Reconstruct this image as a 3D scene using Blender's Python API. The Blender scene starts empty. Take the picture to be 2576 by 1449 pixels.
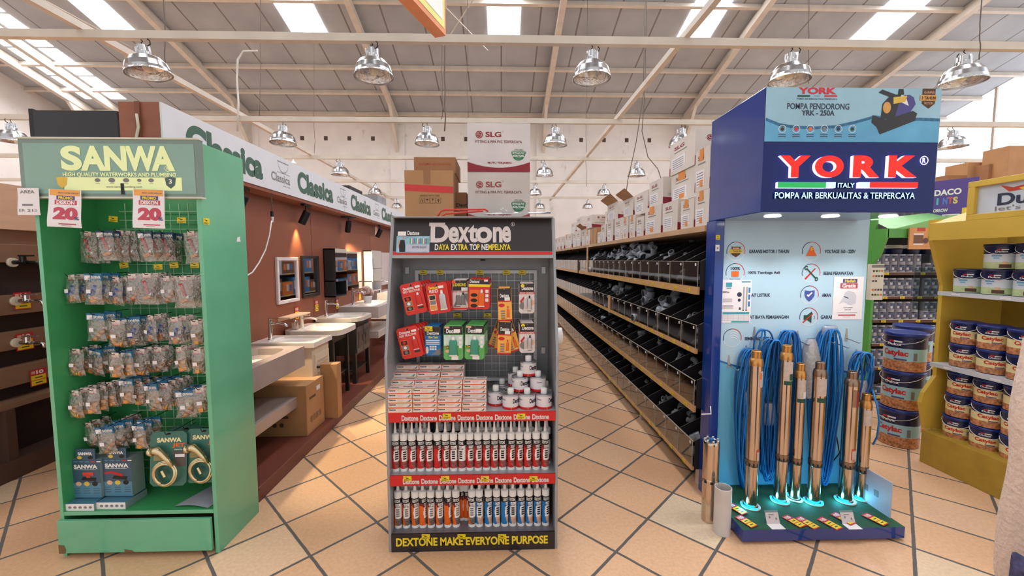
import bpy, math, random
from mathutils import Vector, Matrix
RND = random.Random(11)
SC = bpy.context.scene
COL = SC.collection
PI = math.pi

# ---------------------------------------------------------------- camera, world, light, exposure
F_PX, CX, CY, PIT, ROLL, CAM_H = 1020.0, 1288.0, 724.5, 0.071, 0.0013, 1.63
YAW = math.atan(27 / 1020.0)
_fw = Vector((math.sin(YAW) * math.cos(PIT), math.cos(YAW) * math.cos(PIT), -math.sin(PIT)))
_rt = Vector((math.cos(YAW), -math.sin(YAW), 0))
_up = _rt.cross(_fw)
_cr, _sr = math.cos(ROLL), math.sin(ROLL)
_rt2 = _rt * _cr - _up * _sr
_up2 = _up * _cr + _rt * _sr
cam = bpy.data.objects.new('camera', bpy.data.cameras.new('camera'))
COL.objects.link(cam)
_m = Matrix((_rt2, _up2, -_fw)).transposed().to_4x4()
_m.translation = Vector((0, 0, CAM_H))
cam.matrix_world = _m
cam.data.sensor_width = 36.0
cam.data.lens = 36.0 * F_PX / 2576.0
cam.data.clip_start, cam.data.clip_end = 0.02, 200
SC.camera = cam

SC.view_settings.view_transform = 'Standard'
SC.view_settings.look = 'None'
SC.view_settings.gamma = 1
SC.view_settings.use_curve_mapping = False
SC.view_settings.exposure = 0.06

world = bpy.data.worlds.new('daylight')
SC.world = world
world.use_nodes = True
world.node_tree.nodes['Background'].inputs[0].default_value = (1.0, 0.985, 0.965, 1)
world.node_tree.nodes['Background'].inputs[1].default_value = 0.95


def P(x, y, Y):
    """world point seen at photo pixel x, y on the plane at depth Y along the aisle"""
    u, v = (x - CX) / F_PX, (y - CY) / F_PX
    d = _fw + _rt2 * u - _up2 * v
    return Vector((0, 0, CAM_H)) + d * (Y / d.y)


def PZ(x, y, Z=0.0):
    u, v = (x - CX) / F_PX, (y - CY) / F_PX
    d = _fw + _rt2 * u - _up2 * v
    return Vector((0, 0, CAM_H)) + d * ((Z - CAM_H) / d.z)


def PX(x, y, X):
    u, v = (x - CX) / F_PX, (y - CY) / F_PX
    d = _fw + _rt2 * u - _up2 * v
    return Vector((0, 0, CAM_H)) + d * (X / d.x)


def PR(x0, y0, x1, y1, Y):
    """photo rectangle on plane Y -> X0, X1, Z0, Z1"""
    a, b = P(x0, y1, Y), P(x1, y0, Y)
    return a.x, b.x, min(a.z, b.z), max(a.z, b.z)


# ---------------------------------------------------------------- materials
def lin(c):
    return tuple(((v / 255) / 12.92 if v / 255 <= 0.04045 else ((v / 255 + 0.055) / 1.055) ** 2.4) for v in c)


MATS = {}


def mat(name, rgb, rough=0.5, metal=0.0, noise=0.06, scale=6.0, bump=0.0, emit=0.0, alpha=1.0, coat=0.0, spec=0.5, stretch=None):
    if name in MATS:
        return MATS[name]
    m = bpy.data.materials.new(name)
    m.use_nodes = True
    nt = m.node_tree
    b = nt.nodes['Principled BSDF']
    c = lin(rgb)
    tc = nt.nodes.new('ShaderNodeTexCoord')
    nz = nt.nodes.new('ShaderNodeTexNoise')
    nz.inputs['Scale'].default_value = scale
    nz.inputs['Detail'].default_value = 4
    vec = tc.outputs['Object']
    if stretch:
        mp = nt.nodes.new('ShaderNodeMapping')
        mp.inputs['Scale'].default_value = stretch
        nt.links.new(vec, mp.inputs[0])
        vec = mp.outputs[0]
    nt.links.new(vec, nz.inputs['Vector'])
    rp = nt.nodes.new('ShaderNodeValToRGB')
    rp.color_ramp.elements[0].position = 0.25
    rp.color_ramp.elements[1].position = 0.75
    rp.color_ramp.elements[0].color = tuple(max(0, v * (1 - 2 * noise)) for v in c) + (1,)
    rp.color_ramp.elements[1].color = tuple(min(1, v * (1 + 1.2 * noise)) for v in c) + (1,)
    nt.links.new(nz.outputs['Fac'], rp.inputs[0])
    nt.links.new(rp.outputs[0], b.inputs['Base Color'])
    b.inputs['Roughness'].default_value = rough
    b.inputs['Metallic'].default_value = metal
    b.inputs['Specular IOR Level'].default_value = spec
    b.inputs['Coat Weight'].default_value = coat
    b.inputs['Coat Roughness'].default_value = 0.08
    if bump:
        bp = nt.nodes.new('ShaderNodeBump')
        bp.inputs['Strength'].default_value = bump
        bp.inputs['Distance'].default_value = 0.01
        nt.links.new(nz.outputs['Fac'], bp.inputs['Height'])
        nt.links.new(bp.outputs[0], b.inputs['Normal'])
    if emit:
        nt.links.new(rp.outputs[0], b.inputs['Emission Color'])
        b.inputs['Emission Strength'].default_value = emit
    if alpha < 1:
        b.inputs['Alpha'].default_value = alpha
    MATS[name] = m
    return m


def clear(name, tint, glossw=0.25, rough=0.12, bump=0.0, scale=30, haze=0.0, power=3.5):
    """clear plastic: sees through, shines, a little milky"""
    if name in MATS:
        return MATS[name]
    m = bpy.data.materials.new(name)
    m.use_nodes = True
    nt = m.node_tree
    nt.nodes.remove(nt.nodes['Principled BSDF'])
    out = nt.nodes['Material Output']
    tr = nt.nodes.new('ShaderNodeBsdfTransparent')
    tr.inputs[0].default_value = lin(tint) + (1,)
    gl = nt.nodes.new('ShaderNodeBsdfGlossy')
    gl.inputs['Roughness'].default_value = rough
    mx = nt.nodes.new('ShaderNodeMixShader')
    fr = nt.nodes.new('ShaderNodeLayerWeight')
    fr.inputs['Blend'].default_value = .5
    pw = nt.nodes.new('ShaderNodeMath')
    pw.operation = 'POWER'
    pw.inputs[1].default_value = power
    nt.links.new(fr.outputs['Facing'], pw.inputs[0])
    ad = nt.nodes.new('ShaderNodeMath')
    ad.operation = 'MULTIPLY_ADD'
    ad.inputs[1].default_value = .9
    ad.inputs[2].default_value = glossw
    ad.use_clamp = True
    nt.links.new(pw.outputs[0], ad.inputs[0])
    nt.links.new(ad.outputs[0], mx.inputs[0])
    nt.links.new(tr.outputs[0], mx.inputs[1])
    nt.links.new(gl.outputs[0], mx.inputs[2])
    last = mx.outputs[0]
    if haze:
        df = nt.nodes.new('ShaderNodeBsdfDiffuse')
        df.inputs[0].default_value = (.88, .86, .85, 1)
        m2 = nt.nodes.new('ShaderNodeMixShader')
        m2.inputs[0].default_value = haze
        nt.links.new(last, m2.inputs[1])
        nt.links.new(df.outputs[0], m2.inputs[2])
        last = m2.outputs[0]
    if bump:
        tc = nt.nodes.new('ShaderNodeTexCoord')
        nz = nt.nodes.new('ShaderNodeTexNoise')
        nz.inputs['Scale'].default_value = scale
        nt.links.new(tc.outputs['Object'], nz.inputs['Vector'])
        bp = nt.nodes.new('ShaderNodeBump')
        bp.inputs['Strength'].default_value = bump
        bp.inputs['Distance'].default_value = 0.02
        nt.links.new(nz.outputs['Fac'], bp.inputs['Height'])
        nt.links.new(bp.outputs[0], gl.inputs['Normal'])
        nt.links.new(bp.outputs[0], fr.inputs['Normal'])
    nt.links.new(last, out.inputs[0])
    MATS[name] = m
    return m


def glow(name, rgb, s):
    if name in MATS:
        return MATS[name]
    m = bpy.data.materials.new(name)
    m.use_nodes = True
    b = m.node_tree.nodes['Principled BSDF']
    b.inputs['Base Color'].default_value = tuple(v * .25 for v in lin(rgb)) + (1,)
    b.inputs['Emission Color'].default_value = lin(rgb) + (1,)
    b.inputs['Emission Strength'].default_value = s
    MATS[name] = m
    return m


WHITE = mat('white_print', (238, 236, 234), .5, noise=.02)
BLACK = mat('black_print', (22, 20, 22), .5, noise=.02)
RED = mat('red_print', (205, 32, 30), .4, noise=.03)
DKRED = mat('maroon_print', (140, 34, 48), .6, noise=.05)
YEL = mat('yellow_print', (240, 214, 50), .5, noise=.03)
TAGY = mat('tag_yellow', (236, 208, 40), .5, noise=.04)
ORANGE = mat('orange_print', (236, 104, 28), .4, noise=.03)
BLUEP = mat('blue_print', (22, 120, 190), .4, noise=.03)
GREENP = mat('green_print', (52, 158, 84), .4, noise=.03)
DKGREEN = mat('dark_green_print', (22, 74, 54), .5, noise=.03)
GREYP = mat('grey_print', (128, 126, 126), .5, noise=.04)
CARD = mat('cardboard', (184, 138, 96), .8, noise=.07, scale=4)
CARD2 = mat('cardboard_dark', (160, 114, 80), .8, noise=.07, scale=4)
WCARD = mat('white_cardboard', (214, 206, 200), .7, noise=.05, scale=5)
PAPER = mat('paper', (236, 232, 236), .6, noise=.02)
CHROME = mat('chrome', (225, 225, 228), .12, 1.0, noise=.02)
STEEL = mat('grey_steel', (176, 178, 180), .35, .7, noise=.05)
WIRE = mat('wire_steel', (178, 180, 184), .35, .3, noise=.03)
BLKMET = mat('black_metal', (24, 24, 26), .45, .2, noise=.05)
BRASS = mat('brass', (214, 158, 92), .3, .6, noise=.1, scale=40)
PEACH = mat('peach_print', (230, 180, 150), .5, noise=.1, scale=40)
NAVY = mat('navy_plastic', (24, 36, 92), .35, noise=.04)


# ---------------------------------------------------------------- mesh builder
_tcache = {}


def text_data(s, bold=0.0):
    k = (s, bold)
    if k not in _tcache:
        cu = bpy.data.curves.new('t', 'FONT')
        cu.body = s
        cu.offset = bold
        cu.resolution_u = 7 if len(s) <= 8 else 3
        ob = bpy.data.objects.new('t', cu)
        me = bpy.data.meshes.new_from_object(ob)
        vs = [(v.co.x, v.co.y) for v in me.vertices]
        fs = [tuple(p.vertices) for p in me.polygons]
        bpy.data.objects.remove(ob)
        bpy.data.curves.remove(cu)
        bpy.data.meshes.remove(me)
        xs, ys = [v[0] for v in vs], [v[1] for v in vs]
        _tcache[k] = (vs, fs, min(xs), max(xs), min(ys), max(ys))
    return _tcache[k]


def FR(Y):
    """frame for a face towards the camera: u=X, v=Z, w towards -Y"""
    return Matrix(((1, 0, 0, 0), (0, 0, -1, Y), (0, 1, 0, 0), (0, 0, 0, 1)))


def FX(X):
    """frame for a face towards +X: u=Y, v=Z, w=+X"""
    return Matrix(((0, 0, 1, X), (1, 0, 0, 0), (0, 1, 0, 0), (0, 0, 0, 1)))


def FXn(X):
    """frame for a face towards -X: u=-Y, v=Z, w=-X"""
    return Matrix(((0, 0, -1, X), (-1, 0, 0, 0), (0, 1, 0, 0), (0, 0, 0, 1)))


def frame(o, u, v):
    u, v = Vector(u).normalized(), Vector(v).normalized()
    w = u.cross(v)
    m = Matrix((u, v, w)).transposed().to_4x4()
    m.translation = Vector(o)
    return m


class MB:
    def __init__(s):
        s.v, s.f, s.m, s.sm, s.mats = [], [], [], [], []

    def mi(s, mt):
        if mt not in s.mats:
            s.mats.append(mt)
        return s.mats.index(mt)

    def add(s, vs, fs, mt, sm=False, M=None):
        b = len(s.v)
        for p in vs:
            p = Vector(p)
            s.v.append(M @ p if M is not None else p)
        lst = isinstance(mt, (list, tuple))
        for i, f in enumerate(fs):
            s.f.append([b + k for k in f])
            s.m.append(s.mi(mt[i] if lst else mt))
            s.sm.append(sm)
        return s

    def box(s, x0, x1, y0, y1, z0, z1, mt, M=None):
        """mt may be a list: bottom, top, -Y, +X, +Y, -X"""
        vs = [(x0, y0, z0), (x1, y0, z0), (x1, y1, z0), (x0, y1, z0), (x0, y0, z1), (x1, y0, z1), (x1, y1, z1), (x0, y1, z1)]
        return s.add(vs, [(0, 3, 2, 1), (4, 5, 6, 7), (0, 1, 5, 4), (1, 2, 6, 5), (2, 3, 7, 6), (3, 0, 4, 7)], mt, M=M)

    def quad(s, a, b, c, d, mt, M=None):
        return s.add([a, b, c, d], [(0, 1, 2, 3)], mt, M=M)

    def rect(s, u0, u1, v0, v1, mt, M, w=0.0):
        return s.add([(u0, v0, w), (u1, v0, w), (u1, v1, w), (u0, v1, w)], [(0, 1, 2, 3)], mt, M=M)

    def poly(s, pts, mt, M, w=0.0):
        return s.add([(p[0], p[1], w) for p in pts], [tuple(range(len(pts)))], mt, M=M)

    def disc(s, u, v, r, mt, M, w=0.0, n=20, ry=None):
        return s.poly([(u + r * math.cos(2 * PI * i / n), v + (ry or r) * math.sin(2 * PI * i / n)) for i in range(n)], mt, M, w)

    def ring(s, u, v, r0, r1, mt, M, w=0.0, n=24, a0=0, a1=2 * PI):
        vs, fs = [], []
        for i in range(n + 1):
            a = a0 + (a1 - a0) * i / n
            vs += [(u + r0 * math.cos(a), v + r0 * math.sin(a), w), (u + r1 * math.cos(a), v + r1 * math.sin(a), w)]
        for i in range(n):
            fs.append((2 * i, 2 * i + 1, 2 * i + 3, 2 * i + 2))
        return s.add(vs, fs, mt, M=M)

    def prism(s, pts, w0, w1, mt, M=None):
        """polygon (u, v) extruded from w0 to w1"""
        n = len(pts)
        vs = [(p[0], p[1], w0) for p in pts] + [(p[0], p[1], w1) for p in pts]
        fs = [tuple(reversed(range(n))), tuple(range(n, 2 * n))] + [(i, (i + 1) % n, n + (i + 1) % n, n + i) for i in range(n)]
        return s.add(vs, fs, mt, M=M)

    def lathe(s, prof, n, mt, M=None, sm=True, cap=True):
        """profile of (r, z); mt may be a list per ring"""
        vs, fs, ms = [], [], []
        ml = [mt[min(k, len(mt) - 1)] if isinstance(mt, (list, tuple)) else mt for k in range(len(prof) - 1)]
        if sm:                                                   # support loops keep the steps crisp
            p2, m2 = [prof[0]], []
            for k in range(len(prof) - 1):
                (r0, z0), (r1, z1) = prof[k], prof[k + 1]
                d = math.hypot(r1 - r0, z1 - z0)
                if d > .03:
                    for q in (.0015 / d, 1 - .0015 / d):
                        p2.append((r0 + (r1 - r0) * q, z0 + (z1 - z0) * q))
                        m2.append(ml[k])
                p2.append(prof[k + 1])
                m2.append(ml[k])
            prof, ml = p2, m2
        for r, z in prof:
            for i in range(n):
                a = 2 * PI * i / n
                vs.append((r * math.cos(a), r * math.sin(a), z))
        for k in range(len(prof) - 1):
            for i in range(n):
                j = (i + 1) % n
                fs.append((k * n + i, k * n + j, (k + 1) * n + j, (k + 1) * n + i))
                ms.append(ml[k])
        s.add(vs, fs, ms, sm, M)
        if cap:
            b = len(s.v) - len(vs)
            for k, mm in ((0, ms[0]), (len(prof) - 1, ms[-1])):
                if prof[k][0] > 1e-4:
                    idx = [b + k * n + i for i in range(n)]
                    s.f.append(idx[::-1] if k == 0 else idx)
                    s.m.append(s.mi(mm))
                    s.sm.append(False)
        return s

    def cyl(s, p, q, r, mt, n=12, r2=None, cap=True, sm=True):
        p, q = Vector(p), Vector(q)
        d = q - p
        m = d.to_track_quat('Z', 'Y').to_matrix().to_4x4()
        m.translation = p
        return s.lathe([(r, 0), (r if r2 is None else r2, d.length)], n, mt, m, sm, cap)

    def tube(s, pts, r, mt, n=6, closed=False):
        pts = [Vector(p) for p in pts]
        N = len(pts)
        vs, fs = [], []
        prev = None
        for i, p in enumerate(pts):
            if closed:
                t = pts[(i + 1) % N] - pts[i - 1]
            else:
                t = pts[min(i + 1, N - 1)] - pts[max(i - 1, 0)]
            t.normalize()
            if prev is None:
                a = t.orthogonal().normalized()
            else:
                a = (prev - t * prev.dot(t))
                a = a.normalized() if a.length > 1e-6 else t.orthogonal().normalized()
            prev = a
            b = t.cross(a)
            rr = r[i] if isinstance(r, (list, tuple)) else r
            for k in range(n):
                an = 2 * PI * k / n
                vs.append(p + a * (rr * math.cos(an)) + b * (rr * math.sin(an)))
        for i in range(N if closed else N - 1):
            j = (i + 1) % N
            for k in range(n):
                l = (k + 1) % n
                fs.append((i * n + k, i * n + l, j * n + l, j * n + k))
        if not closed:
            fs += [tuple(reversed(range(n))), tuple(range((N - 1) * n, N * n))]
        return s.add(vs, fs, mt, True)

    def text(s, st, u0, u1, v0, v1, mt, M, w=0.0008, bold=0.02, flip=False, shear=0.0, bend=None, depth=0.0):
        """lettering fitted to the rectangle u0..u1, v0..v1; bend=R wraps it round a vertical cylinder"""
        vs, fs, a, b, c, d = text_data(st, bold)
        out = []
        for x, y in vs:
            u, v = (x - a) / (b - a), (y - c) / (d - c)
            if flip:
                u, v = 1 - u, 1 - v
            v2 = v0 + (v1 - v0) * v
            u2 = u0 + (u1 - u0) * u + shear * (v2 - v0)
            if bend:
                an = u2 / bend
                out.append((bend * math.sin(an), -bend * math.cos(an), v2))
            else:
                out.append((u2, v2, w))
        if depth and not bend:
            n = len(out)
            edges = {}
            for f in fs:
                for i in range(len(f)):
                    e = (f[i], f[(i + 1) % len(f)])
                    edges[e] = 1
            back = [(p[0], p[1], w + depth) for p in out]
            side = [(e[0], e[1], n + e[1], n + e[0]) for e in edges if (e[1], e[0]) not in edges]
            md, ms = mt if isinstance(mt, (list, tuple)) else (mt, mt)
            s.add(out + back, [tuple(n + k for k in f) for f in fs] + side, [md] * len(fs) + [ms] * len(side), M=M)
            return s
        return s.add(out, fs, mt, M=M)

    def run(s, segs, u0, u1, v0, v1, M, w=0.0008, bold=0.02):
        """one line of lettering with a colour per segment: [(text, material)]; spaces between words kept"""
        wd = []
        for t, _ in segs:
            if t == ' ':
                wd.append(.3)
            else:
                d = text_data(t, bold)
                wd.append(d[3] - d[2] + .05)
        tot = sum(wd)
        x = u0
        for (t, mt), q in zip(segs, wd):
            if t != ' ':
                s.text(t, x, x + (q - .05) / tot * (u1 - u0), v0, v1, mt, M, w, bold)
            x += q / tot * (u1 - u0)
        return s

    def build(s, name, parent=None, bevel=0.0, keep=False, shade=None):
        """link as ONE mesh object; keep=True leaves the origin at the parent's origin"""
        me = bpy.data.meshes.new(name)
        o = Vector((0, 0, 0))
        base = Vector(WL[parent.name]) if parent else Vector((0, 0, 0))
        if not keep:
            lo = [min(v[k] for v in s.v) for k in range(3)]
            hi = [max(v[k] for v in s.v) for k in range(3)]
            o = Vector(((lo[0] + hi[0]) / 2, (lo[1] + hi[1]) / 2, lo[2]))
        else:
            o = base.copy()
        me.from_pydata([tuple(v - o) for v in s.v], [], s.f)
        for mt in s.mats:
            me.materials.append(mt)
        me.polygons.foreach_set('material_index', s.m)
        me.polygons.foreach_set('use_smooth', s.sm)
        me.update()
        ob = bpy.data.objects.new(name, me)
        COL.objects.link(ob)
        if parent:
            ob.parent = parent
        ob.location = o - base
        WL[ob.name] = tuple(o)
        if bevel:
            bv = ob.modifiers.new('edge', 'BEVEL')
            bv.width = bevel
            bv.segments = 2
            bv.limit_method = 'ANGLE'
        return ob


WL = {}


def thing(name, label, cat, loc=(0, 0, 0), group=None):
    o = bpy.data.objects.new(name, None)
    COL.objects.link(o)
    o.location = loc
    o.empty_display_size = .05
    WL[o.name] = tuple(loc)
    return tag(o, label, cat, group)


def tag(o, label, cat, group=None):
    o['label'] = label
    o['category'] = cat
    if group:
        o['group'] = group
    return o


def struct(o):
    o['kind'] = 'structure'
    return o


def dup(root, loc=None, rot=None, label=None, group=None, scale=None):
    r = root.copy()
    COL.objects.link(r)
    for ch in root.children:
        c = ch.copy()
        COL.objects.link(c)
        c.parent = r
        for g in ch.children:
            d = g.copy()
            COL.objects.link(d)
            d.parent = c
    if loc is not None:
        r.location = loc
    if rot is not None:
        r.rotation_euler = rot
    if scale is not None:
        r.scale = scale
    if label:
        r['label'] = label
    if group:
        r['group'] = group
    return r


class Maker:
    """hands out the prototype first, then copies of it"""
    def __init__(s, make):
        s.make, s.o = make, None

    def __call__(s, loc, rot=(0, 0, 0), label=None, group=None, scale=None):
        if s.o is None:
            s.o = s.make()
            s.o.location = loc
            s.o.rotation_euler = rot
            if scale is not None:
                s.o.scale = scale
            s.o['label'] = label
            if group:
                s.o['group'] = group
            return s.o
        return dup(s.o, loc, rot, label, group, scale)


ORD = 'first second third fourth fifth sixth seventh eighth ninth tenth eleventh twelfth thirteenth fourteenth fifteenth sixteenth seventeenth eighteenth nineteenth twentieth'.split()
# ---------------------------------------------------------------- the building
YB, ZE, SL = 18.0, 7.82, 0.277           # back wall, eave height, roof slope
XL, XR, YF = -18.2, 19.6, -5.0


def roof_z(y):
    return ZE + SL * (YB - y)


def floor_material():
    m = bpy.data.materials.new('terracotta_tiles')
    m.use_nodes = True
    nt = m.node_tree
    b = nt.nodes['Principled BSDF']
    N, L = nt.nodes.new, nt.links.new

    def mth(op, a, c=None, d=None):
        n = N('ShaderNodeMath')
        n.operation = op
        for i, q in enumerate((a, c, d)):
            if q is None:
                continue
            if isinstance(q, (int, float)):
                n.inputs[i].default_value = q
            else:
                L(q, n.inputs[i])
        return n.outputs[0]
    g = N('ShaderNodeNewGeometry')
    sp = N('ShaderNodeSeparateXYZ')
    L(g.outputs['Position'], sp.inputs[0])
    x, y = sp.outputs[0], sp.outputs[1]
    wn = N('ShaderNodeTexNoise')
    wn.inputs['Scale'].default_value = 14
    L(g.outputs['Position'], wn.inputs['Vector'])
    wob = mth('MULTIPLY', mth('SUBTRACT', wn.outputs['Fac'], .5), .005)
    a = mth('ADD', mth('MULTIPLY', mth('SUBTRACT', x, y), .70711), wob)
    c = mth('ADD', mth('MULTIPLY', mth('ADD', x, y), -.70711), wob)
    ua = mth('DIVIDE', mth('ADD', a, 3.477), .4025)
    uc = mth('DIVIDE', mth('ADD', c, 1.170), .3947)
    fa, fc = mth('FRACT', ua), mth('FRACT', uc)
    ea = mth('MINIMUM', fa, mth('SUBTRACT', 1.0, fa))
    ec = mth('MINIMUM', fc, mth('SUBTRACT', 1.0, fc))
    e = mth('MULTIPLY', mth('MINIMUM', ea, ec), .4)
    mr = N('ShaderNodeMapRange')
    mr.inputs[1].default_value, mr.inputs[2].default_value = .0072, .0092
    L(e, mr.inputs[0])
    tile = mr.outputs[0]
    cb = N('ShaderNodeCombineXYZ')
    L(mth('FLOOR', ua), cb.inputs[0])
    L(mth('FLOOR', uc), cb.inputs[1])
    wh = N('ShaderNodeTexWhiteNoise')
    L(cb.outputs[0], wh.inputs['Vector'])
    ramp = N('ShaderNodeValToRGB')
    cols = [(0, (224, 176, 136)), (.45, (234, 187, 146)), (.94, (238, 194, 156)), (1, (234, 210, 178))]
    el = ramp.color_ramp.elements
    el[0].position, el[0].color = 0, lin(cols[0][1]) + (1,)
    el[1].position, el[1].color = 1, lin(cols[3][1]) + (1,)
    for p, q in cols[1:3]:
        k = el.new(p)
        k.color = lin(q) + (1,)
    L(wh.outputs['Value'], ramp.inputs[0])
    n2 = N('ShaderNodeTexNoise')
    n2.inputs['Scale'].default_value = 55
    n2.inputs['Detail'].default_value = 6
    L(g.outputs['Position'], n2.inputs['Vector'])
    mx = N('ShaderNodeMix')
    mx.data_type = 'RGBA'
    mx.blend_type = 'MULTIPLY'
    mx.inputs[0].default_value = .35
    L(ramp.outputs[0], mx.inputs[6])
    r2 = N('ShaderNodeValToRGB')
    r2.color_ramp.elements[0].position, r2.color_ramp.elements[1].position = .3, .62
    r2.color_ramp.elements[0].color = (.62, .6, .58, 1)
    L(n2.outputs['Fac'], r2.inputs[0])
    L(r2.outputs[0], mx.inputs[7])
    gx = N('ShaderNodeMix')
    gx.data_type = 'RGBA'
    L(tile, gx.inputs[0])
    gx.inputs[6].default_value = lin((98, 92, 90)) + (1,)
    L(mx.outputs[2], gx.inputs[7])
    L(gx.outputs[2], b.inputs['Base Color'])
    L(mth('SUBTRACT', .85, mth('MULTIPLY', tile, .55)), b.inputs['Roughness'])
    bp = N('ShaderNodeBump')
    bp.inputs['Strength'].default_value = .5
    bp.inputs['Distance'].default_value = .004
    L(tile, bp.inputs['Height'])
    L(bp.outputs[0], b.inputs['Normal'])
    return m


def seam_material(name, rgb, dark, period, width, rough=.7):
    """sheet roofing: flat sheets with a lapped seam every period along X"""
    m = mat(name, rgb, rough, noise=.09, scale=.8)
    nt = m.node_tree
    b = nt.nodes['Principled BSDF']
    src = b.inputs['Base Color'].links[0].from_socket
    N, L = nt.nodes.new, nt.links.new
    g = N('ShaderNodeNewGeometry')
    sp = N('ShaderNodeSeparateXYZ')
    L(g.outputs['Position'], sp.inputs[0])
    n = N('ShaderNodeMath'); n.operation = 'DIVIDE'; n.inputs[1].default_value = period
    L(sp.outputs[0], n.inputs[0])
    f = N('ShaderNodeMath'); f.operation = 'FRACT'
    L(n.outputs[0], f.inputs[0])
    c = N('ShaderNodeMath'); c.operation = 'LESS_THAN'; c.inputs[1].default_value = width / period
    L(f.outputs[0], c.inputs[0])
    mx = N('ShaderNodeMix'); mx.data_type = 'RGBA'
    L(c.outputs[0], mx.inputs[0])
    L(src, mx.inputs[6])
    mx.inputs[7].default_value = lin(dark) + (1,)
    L(mx.outputs[2], b.inputs['Base Color'])
    return m


def stain_material(name, rgb, stain, rough=.9):
    m = mat(name, rgb, rough, noise=.04, scale=1.5)
    nt = m.node_tree
    b = nt.nodes['Principled BSDF']
    src = b.inputs['Base Color'].links[0].from_socket
    N, L = nt.nodes.new, nt.links.new
    g = N('ShaderNodeNewGeometry')
    mp = N('ShaderNodeMapping'); mp.inputs['Scale'].default_value = (1.4, 1.4, .55)
    L(g.outputs['Position'], mp.inputs[0])
    nz = N('ShaderNodeTexNoise'); nz.inputs['Scale'].default_value = 2.2; nz.inputs['Detail'].default_value = 9
    nz.inputs['Roughness'].default_value = .75
    L(mp.outputs[0], nz.inputs['Vector'])
    r = N('ShaderNodeValToRGB')
    r.color_ramp.elements[0].position, r.color_ramp.elements[1].position = .60, .74
    L(nz.outputs['Fac'], r.inputs[0])
    mx = N('ShaderNodeMix'); mx.data_type = 'RGBA'
    L(r.outputs[0], mx.inputs[0])
    L(src, mx.inputs[6])
    mx.inputs[7].default_value = lin(stain) + (1,)
    L(mx.outputs[2], b.inputs['Base Color'])
    return m


struct(MB().box(XL, XR, YF, YB, -.12, 0, floor_material()).build('floor'))
WALLM = stain_material('old_plaster', (228, 223, 220), (186, 170, 156))
b = MB().box(XL, XR, YB, YB + .25, 0, ZE + .2, WALLM)
PAINTM = mat('cream_paint', (204, 194, 182), .6, noise=.06, scale=3)
RAFT = [-16.9, -10.6, -4.43, 1.84, 7.92, 14.2]
for x in RAFT:                                                   # pilasters under the rafters
    b.box(x - .3, x + .3, YB - .12, YB, 0, ZE - .5, WALLM)
HOLE = mat('wall_hole', (84, 70, 62), .9)
for x in range(-17, 19):                                         # putlog holes below the eave
    if abs(min((x + .5 - q for q in RAFT), key=abs)) > .5:
        b.rect(x + .42, x + .58, 6.72, 6.9, HOLE, FR(YB), .004)
struct(b.build('wall_back'))
struct(MB().box(XL - .25, XL, YF, YB, 0, 14.2, WALLM).build('wall_left'))
b = MB().box(XR, XR + .25, YF, YB, 0, 3.2, WALLM)
struct(b.build('wall_right'))
LITWIN = glow('lit_clear_sheet', (236, 242, 250), 2.4)
b = MB()
b.add([(XR + .02, YF, 3.2), (XR + .02, YB, 3.2), (XR + .02, YB, roof_z(YB)), (XR + .02, YF, roof_z(YF))], [(0, 1, 2, 3)], LITWIN)
for y in range(-4, 18, 2):
    b.box(XR - .06, XR + .01, y - .04, y + .04, 3.2, roof_z(y), PAINTM)
struct(b.build('window_6'))
ROOFM = seam_material('roof_sheet', (166, 170, 176), (120, 114, 110), 1.22, .05)
b = MB()
nrm = Vector((0, SL, 1)).normalized()
RM = frame((0, YB, ZE), (1, 0, 0), (0, -1, SL)) @ Matrix.Diagonal((1, 1, -1, 1))   # u=X, v=up the slope, w=outwards
RL = (YB - YF) * math.hypot(1, SL)
for (k0, k1) in ((0, 1),):
    b.prism([(XL, 0), (XR, 0), (XR, RL), (XL, RL)], .0, .08, ROOFM, RM)
struct(b.build('ceiling'))
SKY = glow('skylight_sheet', (250, 252, 255), 14.0)
K = math.hypot(1, SL)
for i, (x0, x1, ya, yb) in enumerate(((-12.7, -11.7, 14, 1), (-6.75, -5.6, 14, 1), (-.4, .62, 14, 1), (5.85, 6.95, 14, 1), (11.7, 12.9, 14, 1))):
    b = MB()
    y = ya
    while y > yb:
        y2 = max(yb, y - 1.3)
        b.prism([(x0, (YB - y) * K + .03), (x1, (YB - y) * K + .03), (x1, (YB - y2) * K - .03), (x0, (YB - y2) * K - .03)], -.012, -.004, SKY, RM)
        y = y2
    struct(b.build('window_%d' % (i + 1)))
for i, (x0, x1) in enumerate(((-16.6, -15.9), (-15.6, -15.0))):
    b = MB()
    y = 17.2
    while y > 11:
        b.prism([(x0, (YB - y) * K + .05), (x1, (YB - y) * K + .05), (x1, (YB - y + 1.25) * K), (x0, (YB - y + 1.25) * K)], -.012, -.004, SKY, RM)
        y -= 1.3
    struct(b.build('window_%d' % (7 + i)))
for i, x in enumerate(RAFT + [-15.75]):
    b = MB().prism([(x - .09, .1), (x + .09, .1), (x + .09, RL), (x - .09, RL)], -.34, -.15, PAINTM, RM)
    b.prism([(x - .02, .1), (x + .02, .1), (x + .02, RL), (x - .02, RL)], -.15, -.01, PAINTM, RM)
    if i < 6:                                                    # knee bracket at the wall
        b.prism([(YB - .12, 6.2), (YB - .12, 7.5), (YB - 1.3, 7.85)], x - .06, x + .06, PAINTM, Matrix(((0, 0, 1, 0), (1, 0, 0, 0), (0, 1, 0, 0), (0, 0, 0, 1))))
    struct(b.build('trim_%d' % (i + 1)))
for i in range(8):
    v = (YB - 17.85 + i * 1.3) * K
    struct(MB().box(XL, XR, v - .05, v + .05, -.15, -.01, PAINTM, RM).build('trim_%d' % (10 + i)))

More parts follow.
